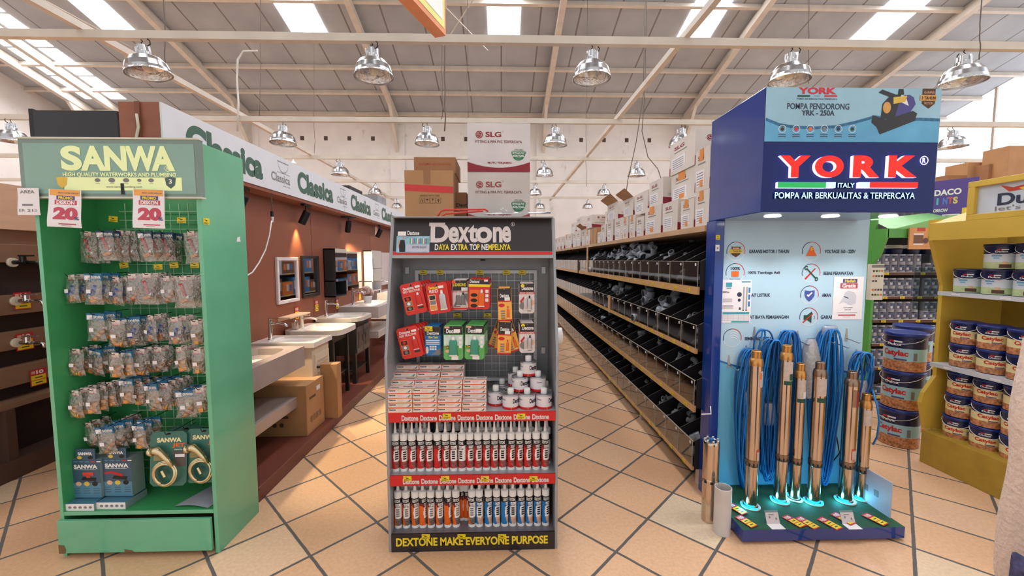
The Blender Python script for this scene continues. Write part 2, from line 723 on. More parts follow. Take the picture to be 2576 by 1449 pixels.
# ---------------------------------------------------------------- lamp grid: pipes, lamps, cables
ROWS = [4.8, 7.5, 10.2, 13.2, 16.6]
PIPEZ = 4.1
for i, y in enumerate(ROWS):
    b = MB().box(-17.9, 19.3, y - .035, y + .035, PIPEZ - .03, PIPEZ + .055, PAINTM)
    tag(b.build('lamp_pipe'), ['beige steel rail across the hall carrying the largest lamps', 'beige steel rail, second lamp row from the stands', 'beige steel rail carrying the one lit lamp', 'beige steel rail one row before the back wall rail', 'beige steel rail close to the stained back wall'][i], 'rail', 'lamp rails under the roof')
for x, lab in ((-4.62, 'long beige rail running over the brown basin wall'), (2.13, 'long beige rail running over the pipe fitting rack')):
    b = MB().box(x - .035, x + .035, -1, 17.8, PIPEZ + .055, PIPEZ + .13, PAINTM)
    tag(b.build('lamp_pipe'), lab, 'rail', 'lamp rails under the roof')
REFL = mat('lamp_reflector', (190, 190, 192), .2, 1.0, noise=.04, scale=20)
LAMPIN = mat('lamp_inside', (226, 224, 222), .22, 1.0, noise=.12, scale=26, bump=.9)
LAMPOFF = mat('lamp_bulb', (236, 226, 206), .3)
LAMPON = glow('lamp_bulb_lit', (214, 220, 255), 14)


def make_lamp(lit=False):
    t = thing('high_bay_lamp', '-', 'lamp')
    pr = [(.06, .2), (.1, .192), (.15, .165), (.19, .11), (.208, .05), (.216, 0), (.222, 0)]
    MB().lathe(pr, 28, REFL, cap=False).build('reflector', t, keep=True)
    MB().lathe([(.219, .001), (.205, .045), (.185, .105), (.145, .158), (.09, .185), (.02, .19)], 28, LAMPIN, cap=False).build('reflector_lining', t, keep=True)
    b = MB().lathe([(.07, .19), (.07, .235), (.056, .245), (.052, .31), (.03, .32)], 20, REFL)
    for k in range(6):
        a = k * PI / 3
        b.box(.05, .075, -.006, .006, .2, .3, CHROME, Matrix.Rotation(a, 4, 'Z'))
    b.build('housing', t, keep=True)
    b = MB().tube([(0, 0, .318), (.012, 0, .33), (0, 0, .345), (-.012, 0, .36), (0, 0, .375)], .005, BLKMET, 6)
    b.build('hook', t, keep=True)
    b = MB().tube([(0, 0, .31), (-.04, 0, .30), (-.085, .01, .32), (-.09, .02, .35), (-.07, .02, .37)], .006, BLKMET, 6)
    b.build('supply_cord', t, keep=True)
    MB().lathe([(.005, .02), (.035, .035), (.05, .075), (.035, .12), (.02, .15)], 14, LAMPON if lit else LAMPOFF).build('bulb', t, keep=True)
    return t


lamp = Maker(make_lamp)
LP = [(0, 376, 'tilted chrome high bay lamp above the green cabinet'), (0, 941, 'large chrome lamp high over the brown basin wall sign'), (0, 1488, 'large chrome lamp over the fitting aisle'),
      (0, 1985, 'large chrome lamp half behind the blue pump header'), (0, 2420, 'large chrome lamp just beside the blue header top'),
      (1, 20, 'chrome lamp beside the green cabinet sign edge'), (1, 706, 'chrome lamp over the white fascia second big word'), (1, 1072, 'chrome lamp directly above the brown cartons'), (1, 1397, 'chrome lamp beside the upper white carton'),
      (1, 1718, 'chrome lamp over the white boxes by the blue header'), (1, 2408, 'chrome lamp before the bright glazed side wall'),
      (2, 849, 'chrome lamp behind the far words of the white fascia'), (2, 1606, 'chrome lamp with grey cords hanging beside it'), (2, 2430, 'chrome lamp above the purple banner'),
      (3, 937, 'small chrome lamp over the far grey carton on the basin wall'), (3, 1347, 'small chrome lamp peeping past the lower white carton'), (3, 1523, 'small chrome lamp over the far end of the rack boxes'),
      (4, 992, 'tiny far lamp next to the brown carton with red tape'), (4, 1359, 'tiny far lamp under the slanting beige rail'), (4, 1482, 'tiny far lamp above the last rack boxes')]
for r, x, lab in LP:
    p = P(x, 200, ROWS[r])
    lamp((p.x, ROWS[r], PIPEZ - .03 - .378), (0, RND.uniform(-.06, .06) + (.16 if x == 376 else 0), RND.uniform(0, 6)), lab, 'high bay lamps')
p = P(1370, 430, ROWS[2])
o = make_lamp(True)
o.location = (p.x, ROWS[2], PIPEZ - .408)
tag(o, 'the one lit high bay lamp, glowing bluish white', 'lamp', 'high bay lamps')

CORDW = mat('white_cord', (226, 222, 214), .6)
CORDK = mat('dark_cord', (104, 92, 84), .7)


def cord(pts, r, m, lab, name='ceiling_cable'):
    q = pts[0]
    if abs(q.y - 4.8) > .01:
        pts = [Vector((q.x, q.y, roof_z(q.y) - .02))] + list(pts)
    return tag(MB().tube(pts, r, m, 6).build(name), lab, 'cord', 'cords hanging from the roof')


def sway(x, y0, y1, Y, n=7, a=.02):
    return [P(x + RND.uniform(-3, 3) * (i / n), y0 + (y1 - y0) * i / n, Y) for i in range(n + 1)]


cord([P(648, 128, 4.8), P(612, 129, 4.8), P(598, 150, 4.8), P(596, 200, 4.8), P(600, 260, 4.8), P(597, 330, 4.8)], .011, CORDW, 'thick white cord looping off the first rail by the brown wall')
for k, (x, y0, y1, Y, lab) in enumerate(((1119, 90, 330, 6.5, 'dark cord hanging under the tilted overhead sign'), (1112, 95, 300, 7.0, 'second thin wire under the overhead sign'), (1176, 70, 300, 9, 'thin wire between overhead sign and white cartons'),
                               (1475, 250, 470, 12, 'thin wire ending in a hook near the lit lamp'), (2035, 0, 210, 6, 'straight dark wire above the blue pump header'), (415, 60, 180, 5, 'dark wire beside the lamp over the green cabinet'),
                               (655, 0, 300, 9, 'thin wire over the white fascia start'), (790, 150, 390, 12, 'thin wire with a hook over the white fascia'), (2465, 60, 150, 4.7, 'dark cord over the lamp beside the blue header'))):
    cord(sway(x, y0, y1, Y), .006 if k else .011, CORDK, lab)
cord([P(1618, 240, 7.2), P(1600, 360, 7.2), P(1580, 450, 7.2), P(1572, 505, 7.2)], .007, CORDK, 'straighter grey cord dropping to the rack boxes')
cord([P(1622, 240, 7.2), P(1615, 330, 7.2), P(1630, 395, 7.2), P(1655, 425, 7.2), P(1663, 450, 7.2)], .007, CORDK, 'bent grey cord dropping beside the stacked rack boxes')
cord([P(1122, 20, 9), P(1227, 127, 13)], .015, PAINTM, 'thin roof tie rod slanting away from the overhead sign')
cord([P(1190, 0, 9), P(1115, 115, 13)], .015, PAINTM, 'thin roof tie rod crossing behind the overhead sign')
cord([P(110, 0, 8), P(330, 118, 13)], .015, PAINTM, 'thin roof tie rod over the lamp by the green cabinet')

# overhead sign: a hanging box seen from below
SIGNO = mat('sign_orange', (226, 146, 100), .6, noise=.08)
SIGNY = mat('sign_tan', (222, 182, 124), .6, noise=.06)
far = P(1112, 92, 3.0)
a = math.atan((1640 - 1261) / 1020)
u = Vector((math.sin(a), math.cos(a), 0))                        # runs away from the stands
t = thing('overhead_sign', 'orange and white box sign hanging tilted from the roof', 'sign', far)
M = frame(far, u, (0, 0, 1))
b = MB().box(-1.1, 0, 0, .62, -.055, .03, [SIGNO, SIGNO, SIGNO, SIGNY, SIGNO, SIGNO], M)
b.rect(-1.1, -.02, .035, .6, mat('sign_lime', (222, 222, 120), .5), M, .032)
b.rect(-1.1, -.05, .08, .56, WHITE, M, .034)
b.build('box', t)
b = MB().text('B', -.26, -.08, .16, .46, RED, M, .036, .05)
b.build('lettering', t)
for q in (-.9, -.05):
    MB().tube([M @ Vector((q, .62, 0)), M @ Vector((q, 9.4, 0))], .004, CORDK, 5).build('hanging_wire', t)
# ---------------------------------------------------------------- black and grey sealant stand
STGREY = mat('stand_grey', (158, 160, 164), .38, .3, noise=.05)
STBACK = mat('stand_back_grey', (142, 144, 148), .42, .2, noise=.06)
PLUM = mat('header_black', (42, 36, 40), .35, noise=.05)
SHELFG = mat('shelf_grey', (176, 180, 188), .35, .2, noise=.04)
ST = thing('display_stand', 'grey metal sealant stand with black header and red shelf strips', 'display stand', (-.158, 2.36, 0))
prof = [(2.17, 0), (2.17, 1.1), (2.37, 1.869), (2.6, 1.869), (2.6, 0)]
YZ = Matrix(((0, 0, 1, 0), (1, 0, 0, 0), (0, 1, 0, 0), (0, 0, 0, 1)))       # u=Y, v=Z, w=X
SX0, SX1 = -.632, .312
for a, c in ((SX0, SX0 + .016), (SX1 - .016, SX1)):
    MB().prism(prof, a, c, STGREY, YZ).build('side_panel', ST, bevel=.003)
x0, x1 = SX0 + .016, SX1 - .016
b = MB().box(x0, x1, 2.56, 2.585, .02, 1.85, STBACK)
for x in (x0 + .03, x1 - .03):                                   # clips in the corners
    for z in (1.56, 1.05):
        b.box(x - .012, x + .012, 2.54, 2.56, z - .02, z + .02, STEEL)
b.box(-.13, -.1, 2.54, 2.56, 1.62, 1.64, BLKMET)
b.build('back_panel', ST)
# header
HM = frame((0, 2.312, 1.636), (1, 0, 0), (0, .2, .769))
HH = .24
b = MB().box(x0, x1, 0, HH, -.02, .004, [STGREY, STGREY, STGREY, STGREY, PLUM, STGREY], HM)
b.rect(x0 + .004, x1 - .004, .038, HH - .002, PLUM, HM, .0048)
b.rect(x0 + .004, x1 - .004, .018, .036, RED, HM, .005)
b.box(x0, x1, 2.31, 2.56, 1.864, 1.87, STGREY)
b.build('header_board', ST)


def hu(x, y):                                                    # photo pixel -> header u, v
    p = P(x, y, 2.34)
    for _ in range(3):
        v = (p.z - 1.636) / .9678
        p = P(x, y, 2.312 + .2517 * v)
    return p.x, (p.z - 1.636) / .9678


def htext(b, st, xa, ya, xb, yb, m, w=.007, bold=.02):
    a, c = hu(xa, yb)
    d, e = hu(xb, ya)
    b.text(st, a, d, c, e, m, HM, w, bold)


LILAC = mat('logo_white', (226, 216, 216), .5)
b = MB()
for st, xa, xb, ya, yb in (('D', 1083, 1131, 561, 611), ('e', 1128, 1155, 572, 612), ('x', 1152, 1182, 572, 611), ('t', 1178, 1202, 566, 611), ('o', 1196, 1238, 572, 612), ('n', 1240, 1264, 572, 611), ('e', 1263, 1285, 570, 611)):
    htext(b, st, xa, ya, xb, yb, LILAC, .007, .035)
a, c = hu(1082, 570)
d, e = hu(1120, 561)
b.rect(a - .004, d, c, e, LILAC, HM, .0072)
a, c = hu(1290, 565)
b.ring(a, c, .0095, .012, LILAC, HM, .007)
b.text('R', a - .0045, a + .0045, c - .006, c + .006, LILAC, HM, .007, .03)
a, c = hu(1094, 630)
d, e = hu(1285, 615)
b.run([('D', WHITE), ('AYA', YEL), (' ', 0), ('EX', WHITE), ('TRA', YEL), (' ', 0), ('TO', WHITE), ('P', YEL), (' ', 0), ('NE', WHITE), ('MPELNYA', YEL)], a, d, c, e, HM, .007, .03)
b.build('logo_lettering', ST)
# wire grid with its white frame
GY = 2.53
gx0, gx1, gz0, gz1 = PR(1044, 958, 1350, 680, GY)
gz0, gz1 = P(1200, 958, GY).z, P(1200, 680, GY).z
FRW = mat('grid_frame_white', (214, 212, 214), .45, noise=.05)
b = MB()
for (a, c, d, e) in ((gx0, gx1, gz1 - .02, gz1), (gx0, gx1, gz0, gz0 + .02), (gx0, gx0 + .02, gz0 + .02, gz1 - .02), (gx1 - .02, gx1, gz0 + .02, gz1 - .02)):
    b.box(a, c, GY - .003, GY + .02, d, e, FRW)
b.build('grid_frame', ST)
b = MB()
x = gx0 + .047
while x < gx1 - .02:
    b.box(x - .0017, x + .0017, GY - .002, GY + .002, gz0, gz1 - .02, WIRE)
    x += .0473
z = gz1 - .065
while z > gz0 + .02:
    b.box(gx0, gx1, GY - .006, GY - .002, z - .0017, z + .0017, WIRE)
    z -= .0473
b.build('wire_grid', ST)
# shelves with red strips
SHZ = []
for ya, yb in ((1036, 1060), (1194, 1219)):
    zt, zb = P(1188, ya, 2.17).z, P(1188, yb, 2.17).z
    SHZ.append(zt)
    MB().box(x0, x1, 2.175, 2.56, zt - .012, zt, SHELFG).build('shelf', ST)
    b = MB().box(x0, x1, 2.166, 2.176, zb, zt, RED)
    for k in range(8):
        xa, xb = 988 + k * 50.5, 988 + k * 50.5 + 45
        a, c = P(xa, 1, 2.166).x, P(xb, 1, 2.166).x
        zc, h = (zt + zb) / 2 - .003, .015
        q = (c - a) / 7.4
        b.text('D', a, a + q * 1.5, zc - h, zc + h, LILAC, FR(2.166), .001, .04)
        b.text('extone', a + q * 1.3, c, zc - h, zc + h * .72, LILAC, FR(2.166), .001, .035)
    b.build('shelf_strip', ST)
zt = P(1188, 1341, 2.17).z
SHZ.append(zt)
MB().box(x0, x1, 2.175, 2.56, zt - .012, zt, mat('base_shelf_grey', (128, 126, 134), .35, .2)).build('shelf', ST)
b = MB().box(x0, x1, 2.168, 2.178, .0, zt, PLUM)
a, c, d, e = PR(996, 1371, 1378, 1349, 2.168)
b.text('DEXTONE MAKE EVERYONE PURPOSE', a, c, P(1188, 1371, 2.168).z, P(1188, 1350, 2.168).z, YEL, FR(2.168), .001, .035)
b.build('base_board', ST)

# poster on the header
b = MB()
a, c = hu(997, 636)
d, e = hu(1082, 579)
SKYB = mat('poster_sky', (150, 196, 218), .5, noise=.15, scale=30)
b.box(a, d, c, e, .0052, .0066, PLUM, HM)
W_, H_ = d - a, e - c


def pu(u0, u1, v0, v1, m, w=.0069):
    b.rect(a + u0 * W_, a + u1 * W_, c + v0 * H_, c + v1 * H_, m, HM, w)


pu(0, 1, .0, .72, SKYB)
pu(.3, 1, .05, .34, mat('poster_grey', (196, 198, 214), .5), .0071)
pu(.03, .28, .74, .92, WHITE)
b.text('Dextone', a + .32 * W_, a + .68 * W_, c + .76 * H_, c + .95 * H_, WHITE, HM, .0075, .03)
b.text('SILICONE SEALANT', a + .48 * W_, a + .92 * W_, c + .18 * H_, c + .28 * H_, mat('poster_ink', (96, 102, 128), .5), HM, .0075)
for k in range(13):
    pu(.4 + k * .045, .425 + k * .045, .38, .62, [GREENP, WHITE, RED, BLUEP][k % 4], .0072)
SKIN = mat('poster_skin', (206, 156, 138), .6)
b.poly([(a + q * W_, c + r * H_) for q, r in ((.1, .02), (.27, .02), (.27, .3), (.24, .55), (.12, .55), (.08, .3))], BLACK, HM, .0074)
b.poly([(a + q * W_, c + r * H_) for q, r in ((.04, .2), (.08, .2), (.12, .55), (.07, .55))], SKIN, HM, .0073)
b.poly([(a + q * W_, c + r * H_) for q, r in ((.24, .55), (.27, .5), (.36, .36), (.34, .42))], SKIN, HM, .0073)
b.disc(a + .2 * W_, c + .65 * H_, .0055, SKIN, HM, .0075, ry=.0075)
tag(b.build('poster'), 'small poster with a tank-top figure stuck on the black header', 'poster')

# sealant cartridges
TB = .0213


def make_tube(main, dark, pict, words):
    t = thing('sealant_cartridge', '-', 'sealant cartridge')
    n = 56
    b = MB()
    zs = [0, .016, .03] + [.03 + .007 * q for q in range(1, 4)] + [.058 + .006 * q for q in range(13)] + [.1335, .145, .176, .204]
    vs, fs, ms = [], [], []
    for z in zs:
        for i in range(n):
            an = 2 * PI * i / n
            vs.append((TB * math.sin(an), -TB * math.cos(an), z))
    for k in range(len(zs) - 1):
        zc = (zs[k] + zs[k + 1]) / 2
        for i in range(n):
            an = ((i + .5) / n * 2 * PI + PI) % (2 * PI) - PI        # 0 faces the viewer
            j = (i + 1) % n
            fs.append((k * n + i, k * n + j, (k + 1) * n + j, (k + 1) * n + i))
            lim = -.15 - .5 * math.sin((zc - .03) / .115 * PI) if zc > .03 else -.1
            if k == 0 or k == len(zs) - 2 + 1:
                m = WHITE
            elif zc > .145 and zc < .176:
                m = BLACK
            elif zc >= .176:
                m = WHITE
            elif abs(an) > 2.2:
                m = WHITE
            elif an < lim and zc < .13:
                m = main
            elif zc < .058 and an > -.4:
                m = pict
            elif zc > .13:
                m = WHITE if an > -.4 else dark
            else:
                m = WHITE
            ms.append(m)
    b.add(vs, fs, ms, True)
    b.add([(0, 0, 0)] + vs[:n], [(0, i + 1, (i + 1) % n + 1) for i in range(n)], WHITE)
    b.lathe([(TB, .204), (TB + .001, .206), (TB + .001, .21), (TB - .004, .213), (.009, .217)], n, WHITE)
    R_ = TB + .0004
    b.text('DEXTONE', -.022, .02, .152, .170, WHITE, None, 0, .03, bend=R_)
    b.text(words[0], -.014, .012, .134, .1425, dark, None, 0, .02, bend=R_)
    b.text(words[1], -.016, .02, .122, .1315, BLACK, None, 0, .03, bend=R_)
    for k in range(4):                                           # black claim bars
        z = .107 - k * .0125
        an = [(-.18 + .85 * q / 6) for q in range(7)]
        pv = [(R_ * math.sin(q), -R_ * math.cos(q), z) for q in an] + [(R_ * math.sin(q), -R_ * math.cos(q), z + .0085) for q in an]
        b.add(pv, [(q, q + 1, q + 8, q + 7) for q in range(6)], GREYP if main is ORANGE else BLACK, True)
    b.build('body', t, keep=True)
    b = MB().lathe([(.0095, .214), (.0088, .232), (.0072, .236), (.003, .298), (.0, .299)], 12, mat('nozzle_white', (240, 236, 234), .4))
    b.build('nozzle', t, keep=True)
    return t


PICR = mat('label_photo_red', (158, 92, 88), .5, noise=.35, scale=120)
PICG = mat('label_photo_grey', (120, 112, 110), .5, noise=.4, scale=90)
PICB = mat('label_photo_skin', (226, 178, 150), .5, noise=.25, scale=90)
DKR2 = mat('label_dark_red', (120, 30, 34), .5)
redt = Maker(lambda: make_tube(RED, DKR2, PICR, ('MULTI', 'PURPOSE')))
orat = Maker(lambda: make_tube(ORANGE, DKR2, PICG, ('GLASS &', 'METAL')))
blut = Maker(lambda: make_tube(BLUEP, BLUEP, PICB, ('SA', 'SANITARY')))
xs = [143, 225, 307, 390, 472, 553, 633, 713, 795, 872, 952, 1032, 1112, 1192, 1275, 1355, 1435, 1520, 1608]
rots = [.3, .15, .35, .55, .15, .9, .3, -.2, -.5, .2, .15, .35, .2, -.25, .35, .2, .3, .25, .0]
z = SHZ[1]
for i, (x, r) in enumerate(zip(xs, rots)):
    p = P(960 + x * .2554, 1190, 2.235)
    redt((p.x, 2.232 + RND.uniform(-.002, .002), z), (0, 0, r), 'red and white sealant cartridge, %s from the green cabinet side, front of middle shelf' % ORD[i], 'cartridges on the middle shelf')
zt = [(168, 0), (248, 0), (335, -.01), (410, 0), (490, 0), (572, 0), (655, 0), (735, 0), (892, 0), (965, 1), (1052, 1), (1133, 1), (1213, 1), (1292, 1), (1372, 1), (1452, 1), (1533, 1), (1614, 1)]
rots = [-.1, .0, .4, 1.0, .0, .2, 1.0, .3, -.2, -.15, .35, .15, .7, -.2, .3, .1, .1, .35]
z = SHZ[2]
for i, ((x, k), r) in enumerate(zip(zt, rots)):
    p = P(960 + x * .2554, 1330, 2.24)
    (blut if k == 1 else orat)((p.x, 2.24, z), (0, 0, r), '%s sealant cartridge, %s from the green cabinet side, front of lowest shelf' % (('blue sanitary' if k == 1 else 'orange glass and metal'), ORD[i]), 'cartridges on the lowest shelf')
for i, (x, r) in enumerate(((785, 1.2), (838, .8))):
    p = P(960 + x * .2554, 1320, 2.30)
    orat((p.x, 2.30, z), (0, 0, r), '%s orange cartridge set back in the gap of the lowest front row' % ORD[i], 'cartridges on the lowest shelf')
k = 0
for i in range(19):                                              # the rows behind
    if i not in (4, 5, 6, 7):
        p = P(960 + (175 + i * 81) * .2554, 1180, 2.29)
        redt((p.x * .985, 2.295, SHZ[1]), (0, 0, RND.uniform(-.5, .9)), 'red and white cartridge, %s along the second row of the middle shelf' % ORD[k], 'cartridges on the middle shelf')
        k += 1
k = 0
for i in range(19):
    if i in (8, 9, 11, 12, 15, 16):
        continue
    p = P(960 + (200 + i * 78) * .2554, 1320, 2.30)
    (blut if i > 9 else orat)((p.x * .985, 2.31, SHZ[2]), (0, 0, RND.uniform(-.5, .9)), '%s cartridge, %s along the second row of the lowest shelf' % ('blue sanitary' if i > 9 else 'orange', ORD[k]), 'cartridges on the lowest shelf')
    k += 1
blkt = Maker(lambda: make_tube(BLACK, BLACK, PICG, ('ULTRA', 'ACRYLIC')))
for i, x in enumerate((420, 575, 655, 750)):
    p = P(960 + x * .2554, 1180, 2.36)
    blkt((p.x, 2.36, SHZ[1] + .0), (0, 0, RND.uniform(-.5, .5)), 'black labelled cartridge, %s in the gap at the back of the middle shelf' % ORD[i], 'cartridges on the middle shelf')

# small white glue boxes
BXW, BXH, BXD = .131, .0262, .062


def make_gluebox():
    b = MB().box(-BXW / 2, BXW / 2, 0, BXD, 0, BXH, mat('box_white', (228, 214, 208), .5, noise=.03))
    M = FR(0)
    e = .0022
    for q in ((-BXW / 2, BXW / 2, 0, e), (-BXW / 2, BXW / 2, BXH - e, BXH), (-BXW / 2, -BXW / 2 + e * .5, 0, BXH), (BXW / 2 - e * .5, BXW / 2, 0, BXH)):
        b.rect(*q, ORANGE, M, .0005)
    b.text('Dextone', -.060, -.024, .012, .022, BLACK, M, .0006, .03)
    b.text('EPOXY ADHESIVE', -.015, .022, .014, .019, PEACH, M, .0006, .01)
    b.text('FOR USE', -.008, .015, .007, .011, PEACH, M, .0006, .01)
    for k in range(2):
        b.poly([(.033 + k * .012, .004), (.037 + k * .012, .004), (.058, .013 + k * .004), (.054, .016 + k * .004)], GREYP, M, .0006)
    T = frame((0, 0, BXH), (1, 0, 0), (0, 1, 0))
    b.text('Dextone', -.055, -.01, .015, .035, GREYP, T, .0005, .02)
    b.rect(.01, .06, .03, .045, GREYP, T, .0005)
    b.rect(-BXW / 2, BXW / 2, 0, .003, ORANGE, T, .0005)
    return tag(b.build('adhesive_box'), '-', 'box')


gbox = Maker(make_gluebox)
z = SHZ[0]
for c in range(4):
    for row, (cnt, vis) in enumerate((((5, 5, 3, 2)[c], 0), ((6, 6, 6, 6)[c], (5, 5, 3, 2)[c]), ((7, 7, 7, 6)[c], 6), ((8, 8, 8, 6)[c], 7))):
        for k in range(vis, cnt):
            X = -.553 + c * (BXW + .003) + RND.uniform(-.001, .001)
            gbox((X, 2.2 + row * (BXD + .002) + (.0 if row else RND.uniform(-.003, .003)), z + k * (BXH + .0004)), (0, 0, RND.uniform(-.01, .01)),
                 'white adhesive box, %s pile from green cabinet side, %s row deep, %s layer up' % (ORD[c], ORD[row], ORD[k]), 'adhesive boxes on the top shelf')
        if vis and vis < cnt and row:                            # hidden support under the visible boxes
            for k in range(0, vis):
                gbox((-.553 + c * (BXW + .003), 2.2 + row * (BXD + .002), z + k * (BXH + .0004)), (0, 0, 0),
                     'white adhesive box, %s pile from green cabinet side, %s row deep, %s layer up' % (ORD[c], ORD[row], ORD[k]), 'adhesive boxes on the top shelf')

# round glue tins
TINW = mat('tin_white', (226, 220, 226), .3, noise=.02)
TINTOP = mat('tin_lid_metal', (176, 176, 180), .3, .8)


def make_tin():
    t = thing('glue_tin', '-', 'tin')
    r, h = .046, .082
    b = MB().lathe([(r, 0), (r, .004), (r, .014), (r, .072), (r + .001, .076)], 36, [RED, RED, TINW, TINW], cap=True)
    b.lathe([(r + .0015, .074), (r + .0015, h), (r - .003, h), (r - .004, h - .004), (0, h - .003)], 36, TINTOP, cap=False)
    b.text('Dextone', -.002, .062, .036, .062, BLACK, None, 0, .035, bend=r + .0006)
    b.text('Dextone', -.075, -.045, .05, .06, GREYP, None, 0, .02, bend=r + .0006)
    b.text('I', -.012, -.0105, .0, .07, mat('tin_seam', (240, 214, 190), .2), None, 0, 0, bend=r + .0005)
    b.build('body', t, keep=True)
    b = MB().lathe([(.0, h - .004), (.017, h - .004), (.018, h), (.018, h + .024), (.0155, h + .028), (0, h + .029)], 20, WHITE)
    b.build('cap', t, keep=True)
    return t


tin = Maker(make_tin)
z = SHZ[0]
tl = [(1247, 2.29, 0, .25, 'front row, one nearest the adhesive boxes'), (1284.5, 2.235, 0, .3, 'second in the front row'), (1326, 2.235, 0, .3, 'third in the front row'), (1368, 2.235, 0, .55, 'front row, one beside the stand wall'),
      (1263, 2.42, 0, .2, 'standing alone far back by the boxes'), (1297, 2.385, 0, 0, 'back row under the upper back tin'), (1342, 2.37, 0, 0, 'back row behind the front third'), (1372, 2.36, 0, .4, 'back row beside the stand wall'),
      (1308, 2.29, 1, .1, 'second level, its name facing out'), (1353, 2.29, 1, 1.4, 'second level, drawing of pipes facing out'), (1297, 2.38, 1, -.5, 'second level at the back'), (1329, 2.315, 2, .15, 'topmost one on the pyramid')]
for x, Y, lv, r, lab in tl:
    p = P(x, 1000, Y)
    tin((p.x, Y, z + lv * .0825), (0, 0, r), 'white glue tin with white cap, ' + lab, 'glue tins on the top shelf')

# blister cards on hooks
def make_card(w, h, body, top, toph, draw):
    def f():
        t = thing('blister_pack', '-', 'blister pack')
        b = MB()
        c = .006
        out = [(-w / 2 + c, -h), (w / 2 - c, -h), (w / 2, -h + c), (w / 2, -c), (w / 2 - c, 0), (-w / 2 + c, 0), (-w / 2, -c), (-w / 2, -h + c)]
        M = FR(0)
        b.prism(out, -.0012, 0, body, M)
        if top:
            b.rect(-w / 2 + .001, w / 2 - .001, -toph, -.003, top, M, .0005)
        b.disc(0, -.008, .004, PLUM, M, .0008, 10)
        tb = MB()
        draw(b, M, tb)
        b.build('card', t, keep=True)
        if tb.f:
            tb.build('squeeze_tube', t, keep=True)
        return t
    return f


def squeeze(tb, u, vtop, vbot, r, m, capm):
    """flat glue tube lying on the card, cap up"""
    n = 10
    L = vtop - vbot
    prof = [(r * .35, vtop, r * .35), (r * .4, vtop - .18 * L, r * .4), (r * .8, vtop - .2 * L, r * .8), (r, vtop - .3 * L, r * .9), (r, vtop - .7 * L, r * .6), (r * 1.1, vbot + .06 * L, r * .15), (r * 1.12, vbot, r * .1)]
    vs, fs, ms = [], [], []
    for (ru, v, rw) in prof:
        for i in range(n):
            a = 2 * PI * i / n
            vs.append((u + ru * math.cos(a), -(r * .55 + rw * math.sin(a)) * .8 - .001, v))
    for k in range(len(prof) - 1):
        for i in range(n):
            j = (i + 1) % n
            fs.append((k * n + i, k * n + j, (k + 1) * n + j, (k + 1) * n + i))
            ms.append(capm if k < 1 else (WHITE if k in (5,) else (STEEL if k == 1 else m)))
    fs += [tuple(range(n)), tuple(range((len(prof) - 1) * n, len(prof) * n))]
    ms += [capm, WHITE]
    tb.add(vs, fs, ms, True)


SILV = mat('tube_silver', (196, 192, 196), .3, .6)
TUBR = mat('tube_red', (206, 44, 40), .3)
TUBG = mat('tube_green', (60, 150, 128), .3)


def d_red(b, M, tb):
    b.text('Dextone', -.026, .008, -.02, -.011, WHITE, M, .001, .03)
    b.text('RED SILICONE', -.028, .026, -.029, -.022, WHITE, M, .001, .02)
    b.rect(.012, .028, -.019, -.012, WHITE, M, .001)
    b.rect(-.03, -.006, -.088, -.04, ORANGE, M, .0008)
    for k in range(3):
        b.rect(-.028, -.008, -.055 - k * .0155, -.042 - k * .0155, [BLACK, GREYP, PLUM][k], M, .0012)
        b.disc(-.018, -.0485 - k * .0155, .005, [RED, WHITE, GREYP][k], M, .0014, 12)
    b.rect(.008, .026, -.085, -.079, PLUM, M, .001)
    squeeze(tb, .016, -.033, -.076, .0085, TUBR, WHITE)


def d_red2(b, M, tb):
    b.text('Dextone', -.026, .004, -.018, -.008, YEL, M, .001, .03)
    b.text('RED', -.024, .004, -.03, -.02, WHITE, M, .001, .02)
    b.rect(.006, .022, -.018, -.01, WHITE, M, .001)
    b.rect(-.029, -.007, -.086, -.036, mat('panel_peach', (240, 196, 150), .5), M, .0008)
    for k in range(3):
        b.rect(-.027, -.009, -.051 - k * .016, -.038 - k * .016, [PLUM, GREYP, BRASS][k], M, .0012)
    squeeze(tb, .014, -.024, -.088, .0105, SILV, WHITE)


def d_bond(b, M, tb):
    b.disc(-.02, -.008, .006, ORANGE, M, .001)
    b.text('DEXBOND', -.022, .02, -.022, -.012, YEL, M, .001, .03)
    b.rect(.004, .024, -.036, -.026, WHITE, M, .001)
    b.text('EPOXY ADHESIVE', -.024, .024, -.042, -.037, RED, M, .001, .02)
    b.rect(-.025, .025, -.098, -.092, RED, M, .001)
    b.poly([(-.024, -.09), (-.01, -.06), (.0, -.09)], GREYP, M, .001)
    b.poly([(.01, -.046), (.024, -.046), (.024, -.08)], GREYP, M, .001)
    squeeze(tb, -.007, -.042, -.086, .007, GREYP, WHITE)
    squeeze(tb, .009, -.042, -.086, .007, GREYP, BLACK)


def d_flex(b, M, tb):
    b.text('Dextone', -.03, .0, -.014, -.004, WHITE, M, .001, .03)
    b.rect(.015, .027, -.009, -.003, WHITE, M, .001)
    b.rect(-.034, .034, -.026, -.018, YEL, M, .0008)
    b.rect(-.03, .004, -.092, -.036, ORANGE, M, .0008)
    for k in range(3):
        b.disc(-.016, -.053 - k * .017, .011, BLACK, M, .001, 14, .006)
        b.rect(.02, .03, -.045 - k * .014, -.035 - k * .014, WHITE, M, .001)
    squeeze(tb, .008, -.034, -.09, .0095, ORANGE, WHITE)


